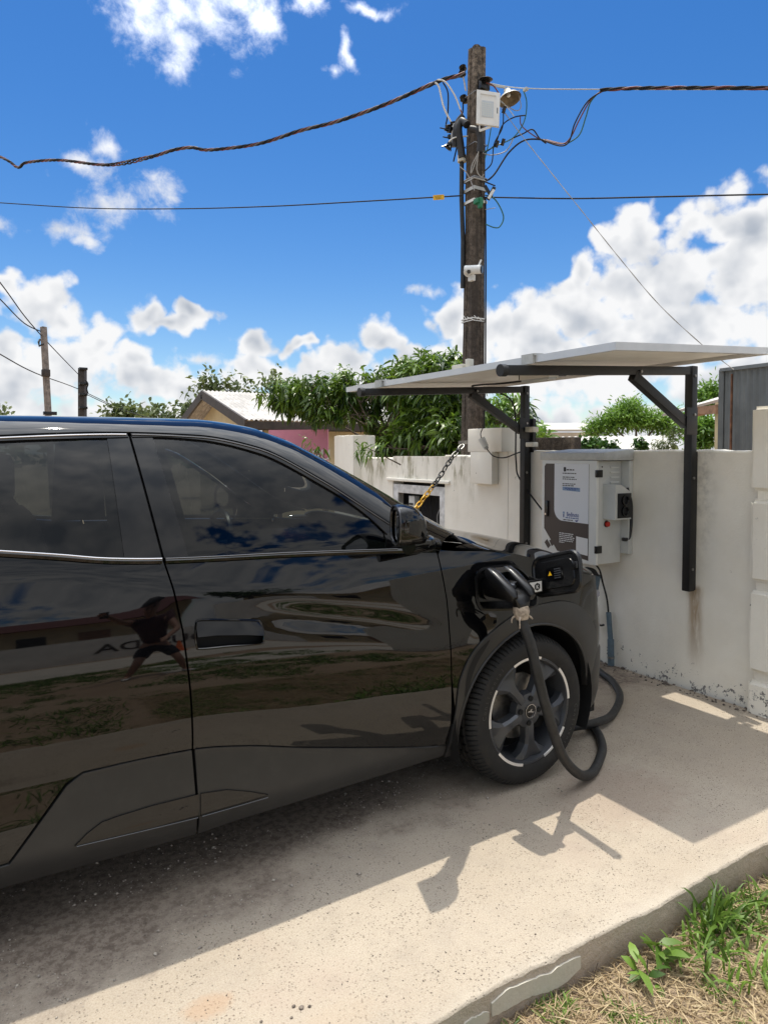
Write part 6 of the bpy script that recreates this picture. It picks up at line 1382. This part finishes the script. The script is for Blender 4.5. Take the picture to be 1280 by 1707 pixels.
# spray hanging over the wall top
for (px, py, t_, n_) in ((628, 748, 6.15, 2), (608, 752, 6.2, 2), (652, 742, 6.15, 1), (524, 735, 6.9, 2)): blobpts(at(px, py, t_), (.12, .06, .07), n_)
cp_ = np.concatenate(cp_); dp_ = np.concatenate(dp_)
nsp = 7; isp = np.arange(len(cp_)) >= len(cp_) - nsp
rel = cp_ - np.array([0, 0, 1.45]); dep = rel @ np.array(_fw); ppx = 640 + FPX * (rel @ np.array(_rt)) / dep; ppy = 795 - FPX * (rel @ np.array(_up)) / dep
# the crown is ragged to the left: it thins out above the sign and the end pillar
ok = ((cp_[:, 0] > 4.12) | (cp_[:, 1] > 7.1)) & ~((ppx < 610) & (ppy > 695)) & ~((ppx < 520) & (ppy > 682)) & ~((ppx < 460) & (rng.random(len(cp_)) < .6))
ok |= isp; ok &= ~((cp_[:, 0] < 4.25) & (cp_[:, 0] > 3.7) & (np.abs(cp_[:, 1] - 4.95) < .25)); cp_ = cp_[ok]; dp_ = dp_[ok]
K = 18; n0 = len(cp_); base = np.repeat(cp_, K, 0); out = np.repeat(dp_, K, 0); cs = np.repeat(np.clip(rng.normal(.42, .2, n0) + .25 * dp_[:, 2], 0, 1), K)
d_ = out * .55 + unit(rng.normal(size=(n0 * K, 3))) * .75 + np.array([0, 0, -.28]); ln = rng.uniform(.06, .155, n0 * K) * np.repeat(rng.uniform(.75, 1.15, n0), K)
ln = np.where(np.repeat(isp[ok], K), ln * .75, ln)
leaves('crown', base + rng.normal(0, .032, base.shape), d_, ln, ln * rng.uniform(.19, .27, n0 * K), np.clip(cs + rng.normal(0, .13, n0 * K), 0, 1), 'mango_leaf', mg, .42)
tw = MB()
for i in range(0, n0, 3):
    p = Vector(cp_[i]); q = p - Vector(dp_[i]) * .3 - Vector((0, 0, .12)); tw.tube([q, p], [.008, .004], 4, False)
stuff(tw.build('twigs', 'bark', mg))
def simple_tree(name, label, blobs, mat, trunk, tips, r0, leaf, k=9, wid=.5, droop=.2, group=None, cat='tree', spread=.09, sh=.45):
    t = thing(name, label, cat, group, loc=trunk); limbs(t, trunk, tips, r0); P_ = []; D_ = []
    for (px, py, dep, rx, ry, n_) in blobs:
        v = unit(rng.normal(size=(n_, 3))); s_ = rng.uniform(.35, 1.0, n_)[:, None]; P_.append(np.array(at(px, py, dep)) + v * s_ * np.array((rx / 1138 * dep, rx / 1138 * dep * .8, ry / 1138 * dep))); D_.append(v)
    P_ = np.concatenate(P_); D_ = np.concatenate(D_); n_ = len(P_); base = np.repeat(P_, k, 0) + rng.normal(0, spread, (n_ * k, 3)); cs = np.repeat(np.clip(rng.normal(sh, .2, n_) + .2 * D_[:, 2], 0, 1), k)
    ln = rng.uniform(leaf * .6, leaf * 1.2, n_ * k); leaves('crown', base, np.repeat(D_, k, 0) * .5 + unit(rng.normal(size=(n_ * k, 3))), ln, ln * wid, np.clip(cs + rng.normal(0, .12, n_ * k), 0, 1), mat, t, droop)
    return t
T0 = lambda px, t: Vector((at(px, 740, t).x, at(px, 740, t).y, -.16))
simple_tree('broadleaf_tree', 'loose pale green tree standing behind the cream house roof', [(345, 650, 25, 16, 14, 22), (372, 645, 25, 16, 8, 12), (312, 682, 25, 18, 12, 20), (415, 655, 25, 14, 8, 8), (455, 643, 25, 10, 14, 14), (468, 655, 25, 14, 10, 14), (395, 662, 25, 30, 8, 12)], 'grey_leaf', T0(370, 25), [at(340, 660, 25), at(400, 660, 25), at(455, 650, 25)], .14, .24, 12, .5, .2, 'trees behind the house', spread=.24)
simple_tree('broadleaf_tree', 'low yellow-green bush tree far left beside the stub pole', [(207, 688, 26, 16, 8, 24), (240, 693, 26, 22, 5, 18), (185, 691, 26, 8, 5, 7), (270, 694, 25, 24, 5, 18), (-5, 692, 26, 10, 6, 10)], 'grey_leaf', T0(215, 26), [at(200, 690, 26), at(240, 692, 26)], .12, .24, 12, .55, .2, 'trees behind the house', spread=.2, sh=.6)
simple_tree('feathery_tree', 'spreading feathery bright green tree right of the cabinet, beyond the low roof', [(1045, 694, 22, 40, 18, 110), (1010, 710, 22, 28, 10, 60), (1085, 700, 22, 36, 14, 80), (1048, 678, 22, 22, 7, 30), (1112, 712, 22, 22, 14, 40), (990, 716, 22, 16, 5, 20)], 'feather_leaf', T0(1060, 22), [at(1020, 710, 22), at(1060, 690, 22), at(1100, 705, 22)], .12, .15, 26, .28, .1, spread=.13, sh=.62)
simple_tree('feathery_tree', 'green tree top showing between the right post and the timber eave', [(1185, 660, 14, 24, 14, 60), (1175, 722, 13, 22, 24, 80), (1150, 705, 14, 14, 24, 40)], 'feather_leaf', T0(1180, 14), [at(1180, 670, 14), at(1170, 720, 13.5)], .08, .13, 18, .34, .1, spread=.11, sh=.5)
simple_tree('leafy_shrub', 'dark broad-leaved creeper along the wall top behind the cabinet', [(955, 745, 9.5, 20, 5, 26), (985, 741, 9.3, 22, 6, 34), (1015, 745, 9.1, 16, 4, 20), (1064, 743, 9, 9, 5, 14)], 'broad_leaf', T0(990, 9.4), [at(960, 742, 9.5), at(1020, 742, 9.1)], .03, .065, 10, .8, .2, None, 'shrub', .03, .5)
simple_tree('leafy_shrub', 'thin grey-green shrub at the wall top left of the right canopy post', [(1108, 742, 9.2, 18, 8, 40), (1122, 725, 9.2, 10, 12, 20)], 'grey_leaf', T0(1105, 9.2), [at(1095, 735, 9.2), at(1118, 718, 9.2)], .02, .04, 14, .35, .2, None, 'shrub', .04, .45)
simple_tree('feathery_tree', 'light green sapling just right of the left canopy post', [(838, 690, 9.5, 22, 40, 60), (880, 725, 9.2, 26, 18, 60)], 'feather_leaf', T0(850, 9.4), [at(840, 680, 9.5), at(875, 720, 9.3)], .03, .13, 12, .28, .3, None, 'tree', .06, .7)

# far belt of trees closing the horizon
ang = rng.uniform(R(-20), R(120), 2600); rad = rng.uniform(75, 110, 2600); hgt = rng.uniform(-.16, 1, 2600) * (2.6 + 1.2 * np.sin(ang * 9) + .8 * np.sin(ang * 23))
b_ = np.column_stack([np.cos(ang) * rad, np.sin(ang) * rad, np.maximum(hgt, .1)]); ln = rng.uniform(.9, 1.8, 2600)
fo = stuff(leaves('far_trees', b_, unit(rng.normal(size=(2600, 3))), ln, ln * .7, np.clip(rng.normal(.4, .2, 2600), 0, 1), 'grey_leaf', None, .2)); fo['label'] = 'low distant belt of trees along the horizon'
# ================================================================== GRASS, STONES
GZ_ = -.16
BT = np.array([0, .3, .6, .85, 1.0]); BW = np.array([.9, 1.0, .8, .45, .05])
def blades(name, xy, hgt, wid, lean, shade, mat, parent=None, z=None, droop=.35):
    n_ = len(xy); base = np.column_stack([xy, np.full(n_, GZ_) if z is None else z]); a = rng.uniform(0, 2 * np.pi, n_)
    d_ = np.column_stack([np.cos(a) * lean, np.sin(a) * lean, np.ones(n_)]); return leaves(name, base, d_, hgt, wid, shade, mat, parent, droop, .05, (BT, BW))
def vnoise(xy, s, seed=1):
    r_ = np.random.default_rng(seed); g = r_.random((64, 64)); p = xy * s; i = np.floor(p).astype(int); f_ = p - i; f_ = f_ * f_ * (3 - 2 * f_); i0 = i % 64; i1 = (i + 1) % 64
    return (g[i0[:, 0], i0[:, 1]] * (1 - f_[:, 0]) + g[i1[:, 0], i0[:, 1]] * f_[:, 0]) * (1 - f_[:, 1]) + (g[i0[:, 0], i1[:, 1]] * (1 - f_[:, 0]) + g[i1[:, 0], i1[:, 1]] * f_[:, 0]) * f_[:, 1]
# lumpy verge under the grass
nx, ny2 = 70, 40; xs = np.linspace(.4, 3.6, nx); ys = np.linspace(-.2, KERBY + .02, ny2); A_, B_ = np.meshgrid(xs, ys, indexing='ij'); P2 = np.column_stack([A_.ravel(), B_.ravel()])
hz = GZ_ + .012 + .035 * vnoise(P2, 3.1, 3) + .014 * vnoise(P2, 11, 4); edge_ = np.minimum.reduce([(P2[:, 0] - .4) / .3, (3.6 - P2[:, 0]) / .3, (P2[:, 1] + .2) / .3]); hz = GZ_ - .02 + (hz - GZ_ + .02) * np.clip(edge_, 0, 1)
Fv = np.array([(i * ny2 + j, (i + 1) * ny2 + j, (i + 1) * ny2 + j + 1, i * ny2 + j + 1) for i in range(nx - 1) for j in range(ny2 - 1)])
structure(mesh_np('verge', np.column_stack([P2, hz]), Fv, 'soil', smooth=True))
def vz(xy): return GZ_ + .012 + .035 * vnoise(xy, 3.1, 3) + .014 * vnoise(xy, 11, 4) - .002
n_ = 30000; xy = np.column_stack([rng.uniform(.75, 3.2, n_), rng.uniform(.25, KERBY - .01, n_)]); dn_ = vnoise(xy, 4.5, 8) * .6 + vnoise(xy, 13, 9) * .5
g = xy[dn_ > .63]; lnz = rng.uniform(.018, .055, len(g)) * (.7 + .7 * vnoise(g, 4.5, 8)); stuff(blades('lawn_grass', g, lnz, rng.uniform(.003, .0065, len(g)), rng.uniform(.3, 1.6, len(g)), np.clip(rng.normal(.55, .25, len(g)), 0, 1), 'grass_blade', z=vz(g))); bpy.data.objects['lawn_grass']['label'] = 'short patchy green grass on the verge below the kerb'
m = 24000; s_ = np.column_stack([rng.uniform(.75, 3.2, m), rng.uniform(.25, KERBY - .005, m)]); ln = rng.uniform(.03, .10, m); ang = rng.uniform(0, 2 * np.pi, m)
d_ = np.column_stack([np.cos(ang), np.sin(ang), rng.uniform(-.03, .28, m)]); so = leaves('dry_straw', np.column_stack([s_, vz(s_) + rng.uniform(.002, .016, m)]), d_, ln, rng.uniform(.0018, .0042, m), np.clip(rng.normal(.5, .28, m), 0, 1), 'straw', None, .1, 0, (BT, BW)); stuff(so)['label'] = 'dry straw litter lying between the grass'
# the rest of the verge, seen as a reflection in the car
n_ = 5000; xy = np.column_stack([rng.uniform(-4, 3.4, n_), rng.uniform(-4.5, KERBY - .02, n_)]); dn_ = vnoise(xy, 1.6, 18) * .65 + vnoise(xy, 5, 19) * .45; c_ = xy[(dn_ > .60) & ~((xy[:, 0] > .6) & (xy[:, 1] > .2))]
g = np.repeat(c_, 14, 0) + rng.normal(0, .05, (len(c_) * 14, 2)); g = g[g[:, 1] < KERBY - .02]; lnz = rng.uniform(.05, .16, len(g)); stuff(blades('verge_grass', g, lnz, rng.uniform(.005, .010, len(g)), rng.uniform(.3, 1.3, len(g)), np.clip(rng.normal(.4, .22, len(g)), 0, 1), 'grass_blade', z=np.full(len(g), GZ_)))
bpy.data.objects['verge_grass']['label'] = 'scattered weeds on the bare earth behind the camera'
# tall tufts against the kerb
def tuft(x, y, n_, h, spread, label, sh=.5):
    t = thing('grass_tuft', label, 'grass', 'tufts against the kerb', loc=(x, y, GZ_)); q = np.column_stack([rng.normal(x, spread, n_), np.minimum(rng.normal(y, spread * .7, n_), KERBY - .012)])
    hh = np.abs(rng.normal(h, h * .28, n_)) + .03; stuff(blades('blades', q, hh, rng.uniform(.006, .012, n_), rng.uniform(.1, 1.0, n_), np.clip(rng.normal(sh, .22, n_), 0, 1), 'grass_blade', t, z=vz(q), droop=.5)); return t
tuft(2.09, 1.285, 75, .19, .045, 'tallest spiky grass tuft leaning on the kerb at right', .45); tuft(2.30, 1.25, 60, .13, .07, 'broad low grass tuft right of the tallest one', .6); tuft(1.98, 1.24, 40, .10, .05, 'small grass tuft just left of the tallest one', .6)
tuft(2.02, 1.10, 90, .10, .12, 'sprawling bright grass clump on the verge below the tallest tuft', .7); tuft(2.45, 1.05, 70, .09, .12, 'grass clump at the right edge of the verge', .65)
def stuff_leaves(*a, **k): return leaves(*a, **k)
def weed(x, y, n_, L, label, wid=.3):
    t = thing('broadleaf_weed', label, 'weed', 'weeds against the kerb', loc=(x, y, GZ_)); b_ = np.column_stack([rng.normal(x, .02, n_), np.minimum(rng.normal(y, .018, n_), KERBY - .015)]); b_ = np.column_stack([b_, vz(b_) + rng.uniform(0, .07, n_)]); a = rng.uniform(0, 2 * np.pi, n_)
    ln = rng.uniform(.6, 1.1, n_) * L; stuff_leaves('leaves', b_, np.column_stack([np.cos(a), np.sin(a) - .35, rng.uniform(.1, 1.1, n_)]), ln, ln * wid, np.clip(rng.normal(.5, .2, n_), 0, 1), 'grass_blade', t, .3, .15)
    MB().tube([(x, y, GZ_), (x + .005, y, -.05)], [.004, .002], 6).build('stem', 'bark', t)
weed(1.80, 1.285, 13, .10, 'upright broad-leaved weed rooted at the kerb, middle of the verge'); weed(1.70, 1.26, 9, .08, 'small leafy weed left of the upright broad-leaved one', .35); weed(1.12, 1.30, 22, .045, 'yellow-green low weed at the kerb foot near the bottom edge', .5); weed(1.03, 1.30, 18, .04, 'tiny low weed at the kerb foot, nearest the bottom edge', .5); weed(1.88, 1.19, 10, .09, 'trailing weed with narrow leaves on the verge', .16)
tag(MB().tube(bez([(1.55, 1.33, -.15), (1.548, 1.325, -.09), (1.555, 1.315, -.03)], 5), [.0012] * 10 + [.0006], 5).build('dry_stalk', 'bark'), 'single thin dry stalk standing against the kerb', 'stalk')
# pebbles and crumbs on the slab
def crumbs(name, xy, size, mat, z0=0.0, label=''):
    n_ = len(xy); o_ = np.array([(1, 0, 0), (-1, 0, 0), (0, 1, 0), (0, -1, 0), (0, 0, 1), (0, 0, -.5)], float); f_ = np.array([(0, 2, 4), (2, 1, 4), (1, 3, 4), (3, 0, 4), (2, 0, 5), (1, 2, 5), (3, 1, 5), (0, 3, 5)])
    sc_ = size[:, None, None] * rng.uniform(.6, 1.3, (n_, 6, 1)); a = rng.uniform(0, 6.28, n_); Rm = np.zeros((n_, 3, 3)); Rm[:, 0, 0] = np.cos(a); Rm[:, 0, 1] = -np.sin(a); Rm[:, 1, 0] = np.sin(a); Rm[:, 1, 1] = np.cos(a); Rm[:, 2, 2] = .75
    V_ = np.einsum('nij,kj->nki', Rm, o_) * sc_ + np.column_stack([xy, z0 + size * .3])[:, None, :]; F_ = (f_[None] + (np.arange(n_) * 6)[:, None, None]).reshape(-1, 3); o2 = stuff(mesh_np(name, V_.reshape(-1, 3), F_.astype(np.int32), mat)); o2['label'] = label
pbr('pebble_pale', (0.42, 0.37, 0.32), .9, var=.4, vscale=60); pbr('pebble_dark', (0.15, 0.125, 0.105), .9, var=.5, vscale=60)
n_ = 2600; xy = np.column_stack([rng.uniform(-.3, 2.2, n_), 1.66 + .12 * rng.random(n_) + np.abs(rng.normal(.40, .22, n_)) + .15 * np.clip(0, 1, 1)]); xy = xy[(vnoise(xy, 5, 31) > .42)]; crumbs('gravel_crumbs', xy, rng.gamma(2.2, .0009, len(xy)) + .0006, 'pebble_pale', 0, 'pale gravel crumbs scattered on the shaded slab beside the car')
n_ = 7000; xy = np.column_stack([rng.uniform(-.2, 3.7, n_), rng.uniform(1.42, 3.0, n_)]); crumbs('dark_crumbs', xy, np.minimum(rng.gamma(1.6, .0006, n_) + .0004, .0028), 'pebble_dark', 0, 'small dark grit scattered over the concrete slab')
n_ = 260; t_ = rng.uniform(0, 1, n_); xy = np.column_stack([WALLX - .02 - np.abs(rng.normal(0, .05, n_)), 2.0 + 2.2 * t_]); crumbs('wall_debris', xy, rng.gamma(2.2, .0024, n_) + .001, 'pebble_dark', 0, 'dark flakes and debris along the foot of the wall')
for i, (x, y, r_) in enumerate(((.735, 1.585, .006), (.72, 1.60, .0045), (.755, 1.578, .004), (.70, 1.57, .0035), (.63, 1.60, .0035))):
    bm = bmesh.new(); bmesh.ops.create_icosphere(bm, subdivisions=2, radius=r_)
    for v in bm.verts: v.co = Vector((v.co.x * 1.2, v.co.y, v.co.z * .7)) * random.uniform(.9, 1.1) + Vector((x, y, r_ * .5))
    mb = MB(); mb.from_bm(bm, True); tag(mb.build('pebble', 'pebble_dark'), ('largest', 'second largest', 'middle-sized', 'smaller', 'leftmost')[i] + ' of the few grey pebbles lying on the sunlit slab', 'pebble', 'pebbles on the slab')
# ================================================================== WHAT STANDS BEHIND THE CAMERA (seen in the car's paint)
structure(quad('driveway', [(1.3, -3.6, -.150), (9, -3.6, -.150), (9, -1.7, -.150), (1.3, -1.7, -.150)], 'driveway', None, .008))
structure(quad('dirt_road', [(-60, -9.2, -.152), (60, -9.2, -.152), (60, -4.6, -.152), (-60, -4.6, -.152)], 'driveway', None, .006))
tag(wall_piece('boundary_wall', 'wall_white', 3.80, 3.95, -1.5, 1.43, 1.55), 'white boundary wall running on past the gate pillar, outside the picture', 'wall')
iw = thing('inn_wall', 'long pale wall with dark painted inn lettering across the road, mirrored in the car door', 'wall', loc=(2.8, -10, 0))
quad('wall', [(7.0, -10, -.16), (-1.0, -10, -.16), (-1.0, -10, 1.15), (7.0, -10, 1.15)], 'pale_wall', iw, .15)
text_mesh('lettering', 'POUSADA', .72, 'dark_fascia', frame_M((2.9, -9.985, .3), (-1, 0, 0), (0, 0, 1)), iw, .004, bold=.012)
for i, (x0, x1, y, h, mt, rf) in enumerate(((8, 15, -13, 2.6, 'cream_wall', 'fibre_cement'), (17, 24, -12, 2.7, 'pale_wall', 'dark_red'), (-14, -5, -16, 2.6, 'pale_wall', 'fibre_cement'), (-2, 5, -17, 2.8, 'cream_wall', 'dark_red'))):
    t = thing('street_house', ('cream house across the road right of the inn wall', 'pale house with dark red roof farther right across the road', 'pale house across the road to the left of the inn wall', 'cream house standing behind the inn wall')[i], 'house', 'houses across the road', loc=((x0 + x1) / 2, y, -.16))
    quad('wall', [(x1, y, -.16), (x0, y, -.16), (x0, y, h), (x1, y, h)], mt, t, 5); quad('roof', [(x1 + .4, y + .6, h - .1), (x0 - .4, y + .6, h - .1), (x0 - .4, y - 2.6, h + 1.1), (x1 + .4, y - 2.6, h + 1.1)], rf, t, .06)
    quad('roof', [(x1 + .4, y - 2.6, h + 1.1), (x0 - .4, y - 2.6, h + 1.1), (x0 - .4, y - 5.6, h - .1), (x1 + .4, y - 5.6, h - .1)], rf, t, .06)
    for k in range(3): xx = x0 + (x1 - x0) * (.2 + .28 * k); quad('window' if k != 1 else 'door', [(xx + .9, y + .03, 1.0 if k != 1 else -.1), (xx, y + .03, 1.0 if k != 1 else -.1), (xx, y + .03, 2.0), (xx + .9, y + .03, 2.0)], 'gloss_black' if k != 1 else 'wood', t, .04)
def back_tree(x, y, h, r_, label):
    t = thing('street_tree', label, 'tree', 'trees across the road', loc=(x, y, -.16)); limbs(t, (x, y, -.16), [(x + .4 * r_, y, h * .75), (x - .4 * r_, y, h * .7), (x, y + .4 * r_, h * .8)], .14)
    p, dd = clumpy(420, (x, y, h * .72), (r_, r_, h * .32), 9); base = np.repeat(p, 5, 0) + rng.normal(0, .15, (len(p) * 5, 3)); ln = rng.uniform(.2, .4, len(base)); leaves('crown', base, np.repeat(dd, 5, 0) + rng.normal(size=(len(base), 3)) * .7, ln, ln * .5, np.clip(rng.normal(.35, .2, len(base)), 0, 1), 'broad_leaf', t, .2)
back_tree(7, -14.5, 5, 2.0, 'dark tree across the road between the two right-hand houses'); back_tree(-4, -13, 4.5, 2.2, 'dark tree across the road left of the inn wall'); back_tree(26, -16, 6, 2.8, 'large dark tree at the far right across the road')
pbr('cone_orange', (0.65, 0.12, 0.02), .5, var=.15)
cn = thing('traffic_cone', 'orange traffic cone by the inn wall across the road', 'cone', loc=(3.0, -8.6, -.15)); MB().lathe([(.15, .04), (.03, .62), (0, .62)], 20, Matrix.Translation((3.0, -8.6, -.15)) @ Matrix.Rotation(R(90), 4, 'X')).build('cone', 'cone_orange', cn); MB().box(2.82, 3.18, -8.78, -8.42, -.15, -.11, .01).build('base', 'cone_orange', cn)
# ---- the photographer, mirrored in the doors: leaning, legs apart, arm stretched out to the phone
pbr('shirt_maroon', (0.05, 0.014, 0.018), .85, var=.2, vscale=20); pbr('shorts_dark', (0.010, 0.011, 0.016), .85, var=.2, vscale=20); pbr('cap_dark', (0.012, 0.013, 0.018), .7); pbr('shoe_pale', (0.55, 0.54, 0.52), .6, var=.15); pbr('hair_dark', (0.012, 0.009, 0.007), .6)
def skin_mesh(name, nodes, edges, mat, parent, root=0, sub_=2):
    me = bpy.data.meshes.new(name); me.from_pydata([n[0] for n in nodes], edges, []); o = bpy.data.objects.new(name + '_tmp', me); COL.objects.link(o)
    m1 = o.modifiers.new('s', 'SKIN'); m1.use_smooth_shade = True; sv2 = me.skin_vertices[0].data
    for i, n_ in enumerate(nodes): r_ = n_[1]; sv2[i].radius = r_ if isinstance(r_, tuple) else (r_, r_); sv2[i].use_root = (i == root)
    m2 = o.modifiers.new('d', 'SUBSURF'); m2.levels = sub_; m2.render_levels = sub_
    dg = bpy.context.evaluated_depsgraph_get(); ev = bpy.data.meshes.new_from_object(o.evaluated_get(dg)); bpy.data.objects.remove(o); bpy.data.meshes.remove(me)
    base = world_loc(parent); ev.transform(Matrix.Translation(-base)); ev.name = name; ev.materials.clear(); ev.materials.append(MATS[mat]); ev.polygons.foreach_set('use_smooth', [True] * len(ev.polygons))
    return link(bpy.data.objects.new(name, ev), parent)
pn = thing('person', 'person in dark cap, maroon shirt and dark shorts, legs apart, one arm stretched out', 'person', loc=(.55, -.75, -.16))
PEL = (.56, -.78, .72); SPN = (.54, -.70, .90); CHE = (.51, -.60, 1.10); NEK = (.48, -.53, 1.27); HED = (.465, -.48, 1.38); TOPH = (.455, -.46, 1.47)
SHL = (.34, -.62, 1.19); SHR = (.66, -.50, 1.19); EBL = (.20, -.36, 1.20); WRL = (.06, -.13, 1.36); EBR = (.74, -.36, .98); WRR = (.60, -.22, .86)
HPL = (.47, -.80, .68); HPR = (.66, -.76, .68); KNL = (.36, -.66, .32); KNR = (.80, -.66, .32); ANL = (.28, -.76, -.06); ANR = (.90, -.76, -.06); TOL = (.24, -.60, -.125); TOR = (.93, -.60, -.125)
nd = [(PEL, (.10, .08)), (SPN, (.09, .07)), (CHE, (.10, .07)), (NEK, .05), (HED, (.078, .09)), (TOPH, (.055, .065)), (SHL, .06), (EBL, .042), (WRL, .028), (SHR, .06), (EBR, .042), (WRR, .028), (HPL, .085), (KNL, .058), (ANL, .036), (TOL, .03), (HPR, .085), (KNR, .058), (ANR, .036), (TOR, .03)]
ed_ = [(0, 1), (1, 2), (2, 3), (3, 4), (4, 5), (2, 6), (6, 7), (7, 8), (2, 9), (9, 10), (10, 11), (0, 12), (12, 13), (13, 14), (14, 15), (0, 16), (16, 17), (17, 18), (18, 19)]
def hand(wi, dirv, upv, curl):
    d_ = Vector(dirv).normalized(); u = Vector(upv); u = (u - d_ * u.dot(d_)).normalized(); s_ = d_.cross(u); w = Vector(nd[wi][0]); k = len(nd); nd.append((tuple(w + d_ * .055), (.034, .016))); ed_.append((wi, k))
    for j, (off, L_) in enumerate(((-.027, .066), (-.009, .076), (.009, .072), (.026, .056))):
        b0 = w + d_ * .085 + s_ * off; q = len(nd); p1 = b0 + d_ * L_ * .5 - u * curl * .012; p2 = p1 + d_ * L_ * .35 - u * curl * .03
        nd.extend([(tuple(b0), .0095), (tuple(p1), .0085), (tuple(p2), .0075)]); ed_.extend([(k, q), (q, q + 1), (q + 1, q + 2)])
    q = len(nd); b0 = w + d_ * .035 - s_ * .034; nd.extend([(tuple(b0 - s_ * .014 + d_ * .018), .011), (tuple(b0 - s_ * .024 + d_ * .048 - u * .012), .009)]); ed_.extend([(k, q), (q, q + 1)])
hand(8, (-.4, .6, .55), (-.5, .1, .8), .8); hand(11, (-.5, .6, -.4), (0, 0, 1), .9)
body = skin_mesh('body', nd, ed_, 'skin', pn)
skin_mesh('shirt', [(PEL, (.150, .118)), (SPN, (.145, .112)), (CHE, (.165, .12)), ((.487, -.545, 1.215), .085), (SHL, .078), (((.34 + .20) / 2, -.49, 1.19), .066), (SHR, .078), ((.70, -.43, 1.085), .066)], [(0, 1), (1, 2), (2, 3), (2, 4), (4, 5), (2, 6), (6, 7)], 'shirt_maroon', pn)
skin_mesh('shorts', [((.56, -.78, .76), (.150, .115)), ((.56, -.785, .70), (.145, .115)), ((.47, -.80, .64), .108), ((.385, -.70, .40), .09), ((.66, -.76, .64), .108), ((.775, -.69, .40), .09)], [(0, 1), (1, 2), (2, 3), (1, 4), (4, 5)], 'shorts_dark', pn)
for a, c in ((ANL, TOL), (ANR, TOR)): skin_mesh('shoe', [((a[0], a[1] - .05, -.115), .042), ((a[0], a[1], -.105), .046), ((c[0], c[1], -.12), .038), ((c[0] + (c[0] - a[0]) * .2, c[1] + .04, -.125), .026)], [(0, 1), (1, 2), (2, 3)], 'shoe_pale', pn)
Mh = Matrix.Translation((.458, -.468, 1.452)) @ Matrix.Rotation(R(-18), 4, 'X') @ Matrix.Rotation(R(90), 4, 'X')
MB().lathe([(0, .075), (.05, .066), (.085, .035), (.096, 0), (.094, -.006), (.088, 0)], 24, Mh).build('cap', 'cap_dark', pn)
pk = MB(); pv = [(-.075, .06), (-.06, .13), (-.03, .165), (0, .175), (.03, .165), (.06, .13), (.075, .06)]; fvv = Vector((-.25, .95, -.12)).normalized(); svv = fvv.cross(Vector((0, 0, 1))).normalized()
ov = Vector((.458, -.465, 1.452)); vs = [ov + svv * a + fvv * c for a, c in pv]; vs += [v - Vector((0, 0, .008)) for v in vs]; pk.add(vs, [tuple(range(7)), tuple(range(13, 6, -1))] + [(i, 7 + i, 7 + (i + 1) % 7, (i + 1) % 7) for i in range(7)]); pk.build('cap_peak', 'cap_dark', pn)
for sgn in (-1, 1): MB().lathe([(0, .010), (.010, .004), (.011, 0), (.010, -.004), (0, -.010)], 10, Matrix.Translation(Vector((.465, -.48, 1.39)) + fvv * .078 + svv * sgn * .031)).build('eye', 'ink_black', pn)
skin_mesh('nose', [(tuple(Vector((.465, -.48, 1.385)) + fvv * .07), .012), (tuple(Vector((.465, -.48, 1.355)) + fvv * .098), .014)], [(0, 1)], 'skin', pn, sub_=1)
MB().box(-.028, .028, -.004, .004, -.003, .003, .002, frame_M(Vector((.465, -.48, 1.322)) + fvv * .083, svv, (0, 0, 1))).build('mouth', 'wire_red', pn)
ph = MB(); hv = Vector((-.4, .6, .55)).normalized(); Mp = frame_M(Vector(WRL) + hv * .10 + Vector((.02, -.03, -.02)), hv.cross(Vector((0, 0, 1))).normalized(), Vector((0, 0, 1))); ph.box(-.038, .038, -.09, .07, -.004, .004, .003, Mp); pho = tag(ph.build('phone', 'gloss_black'), 'black phone in the outstretched hand of the person', 'phone')
pn.location += Vector((.62, -.95, 0)); pho.location += Vector((.62, -.95, 0))
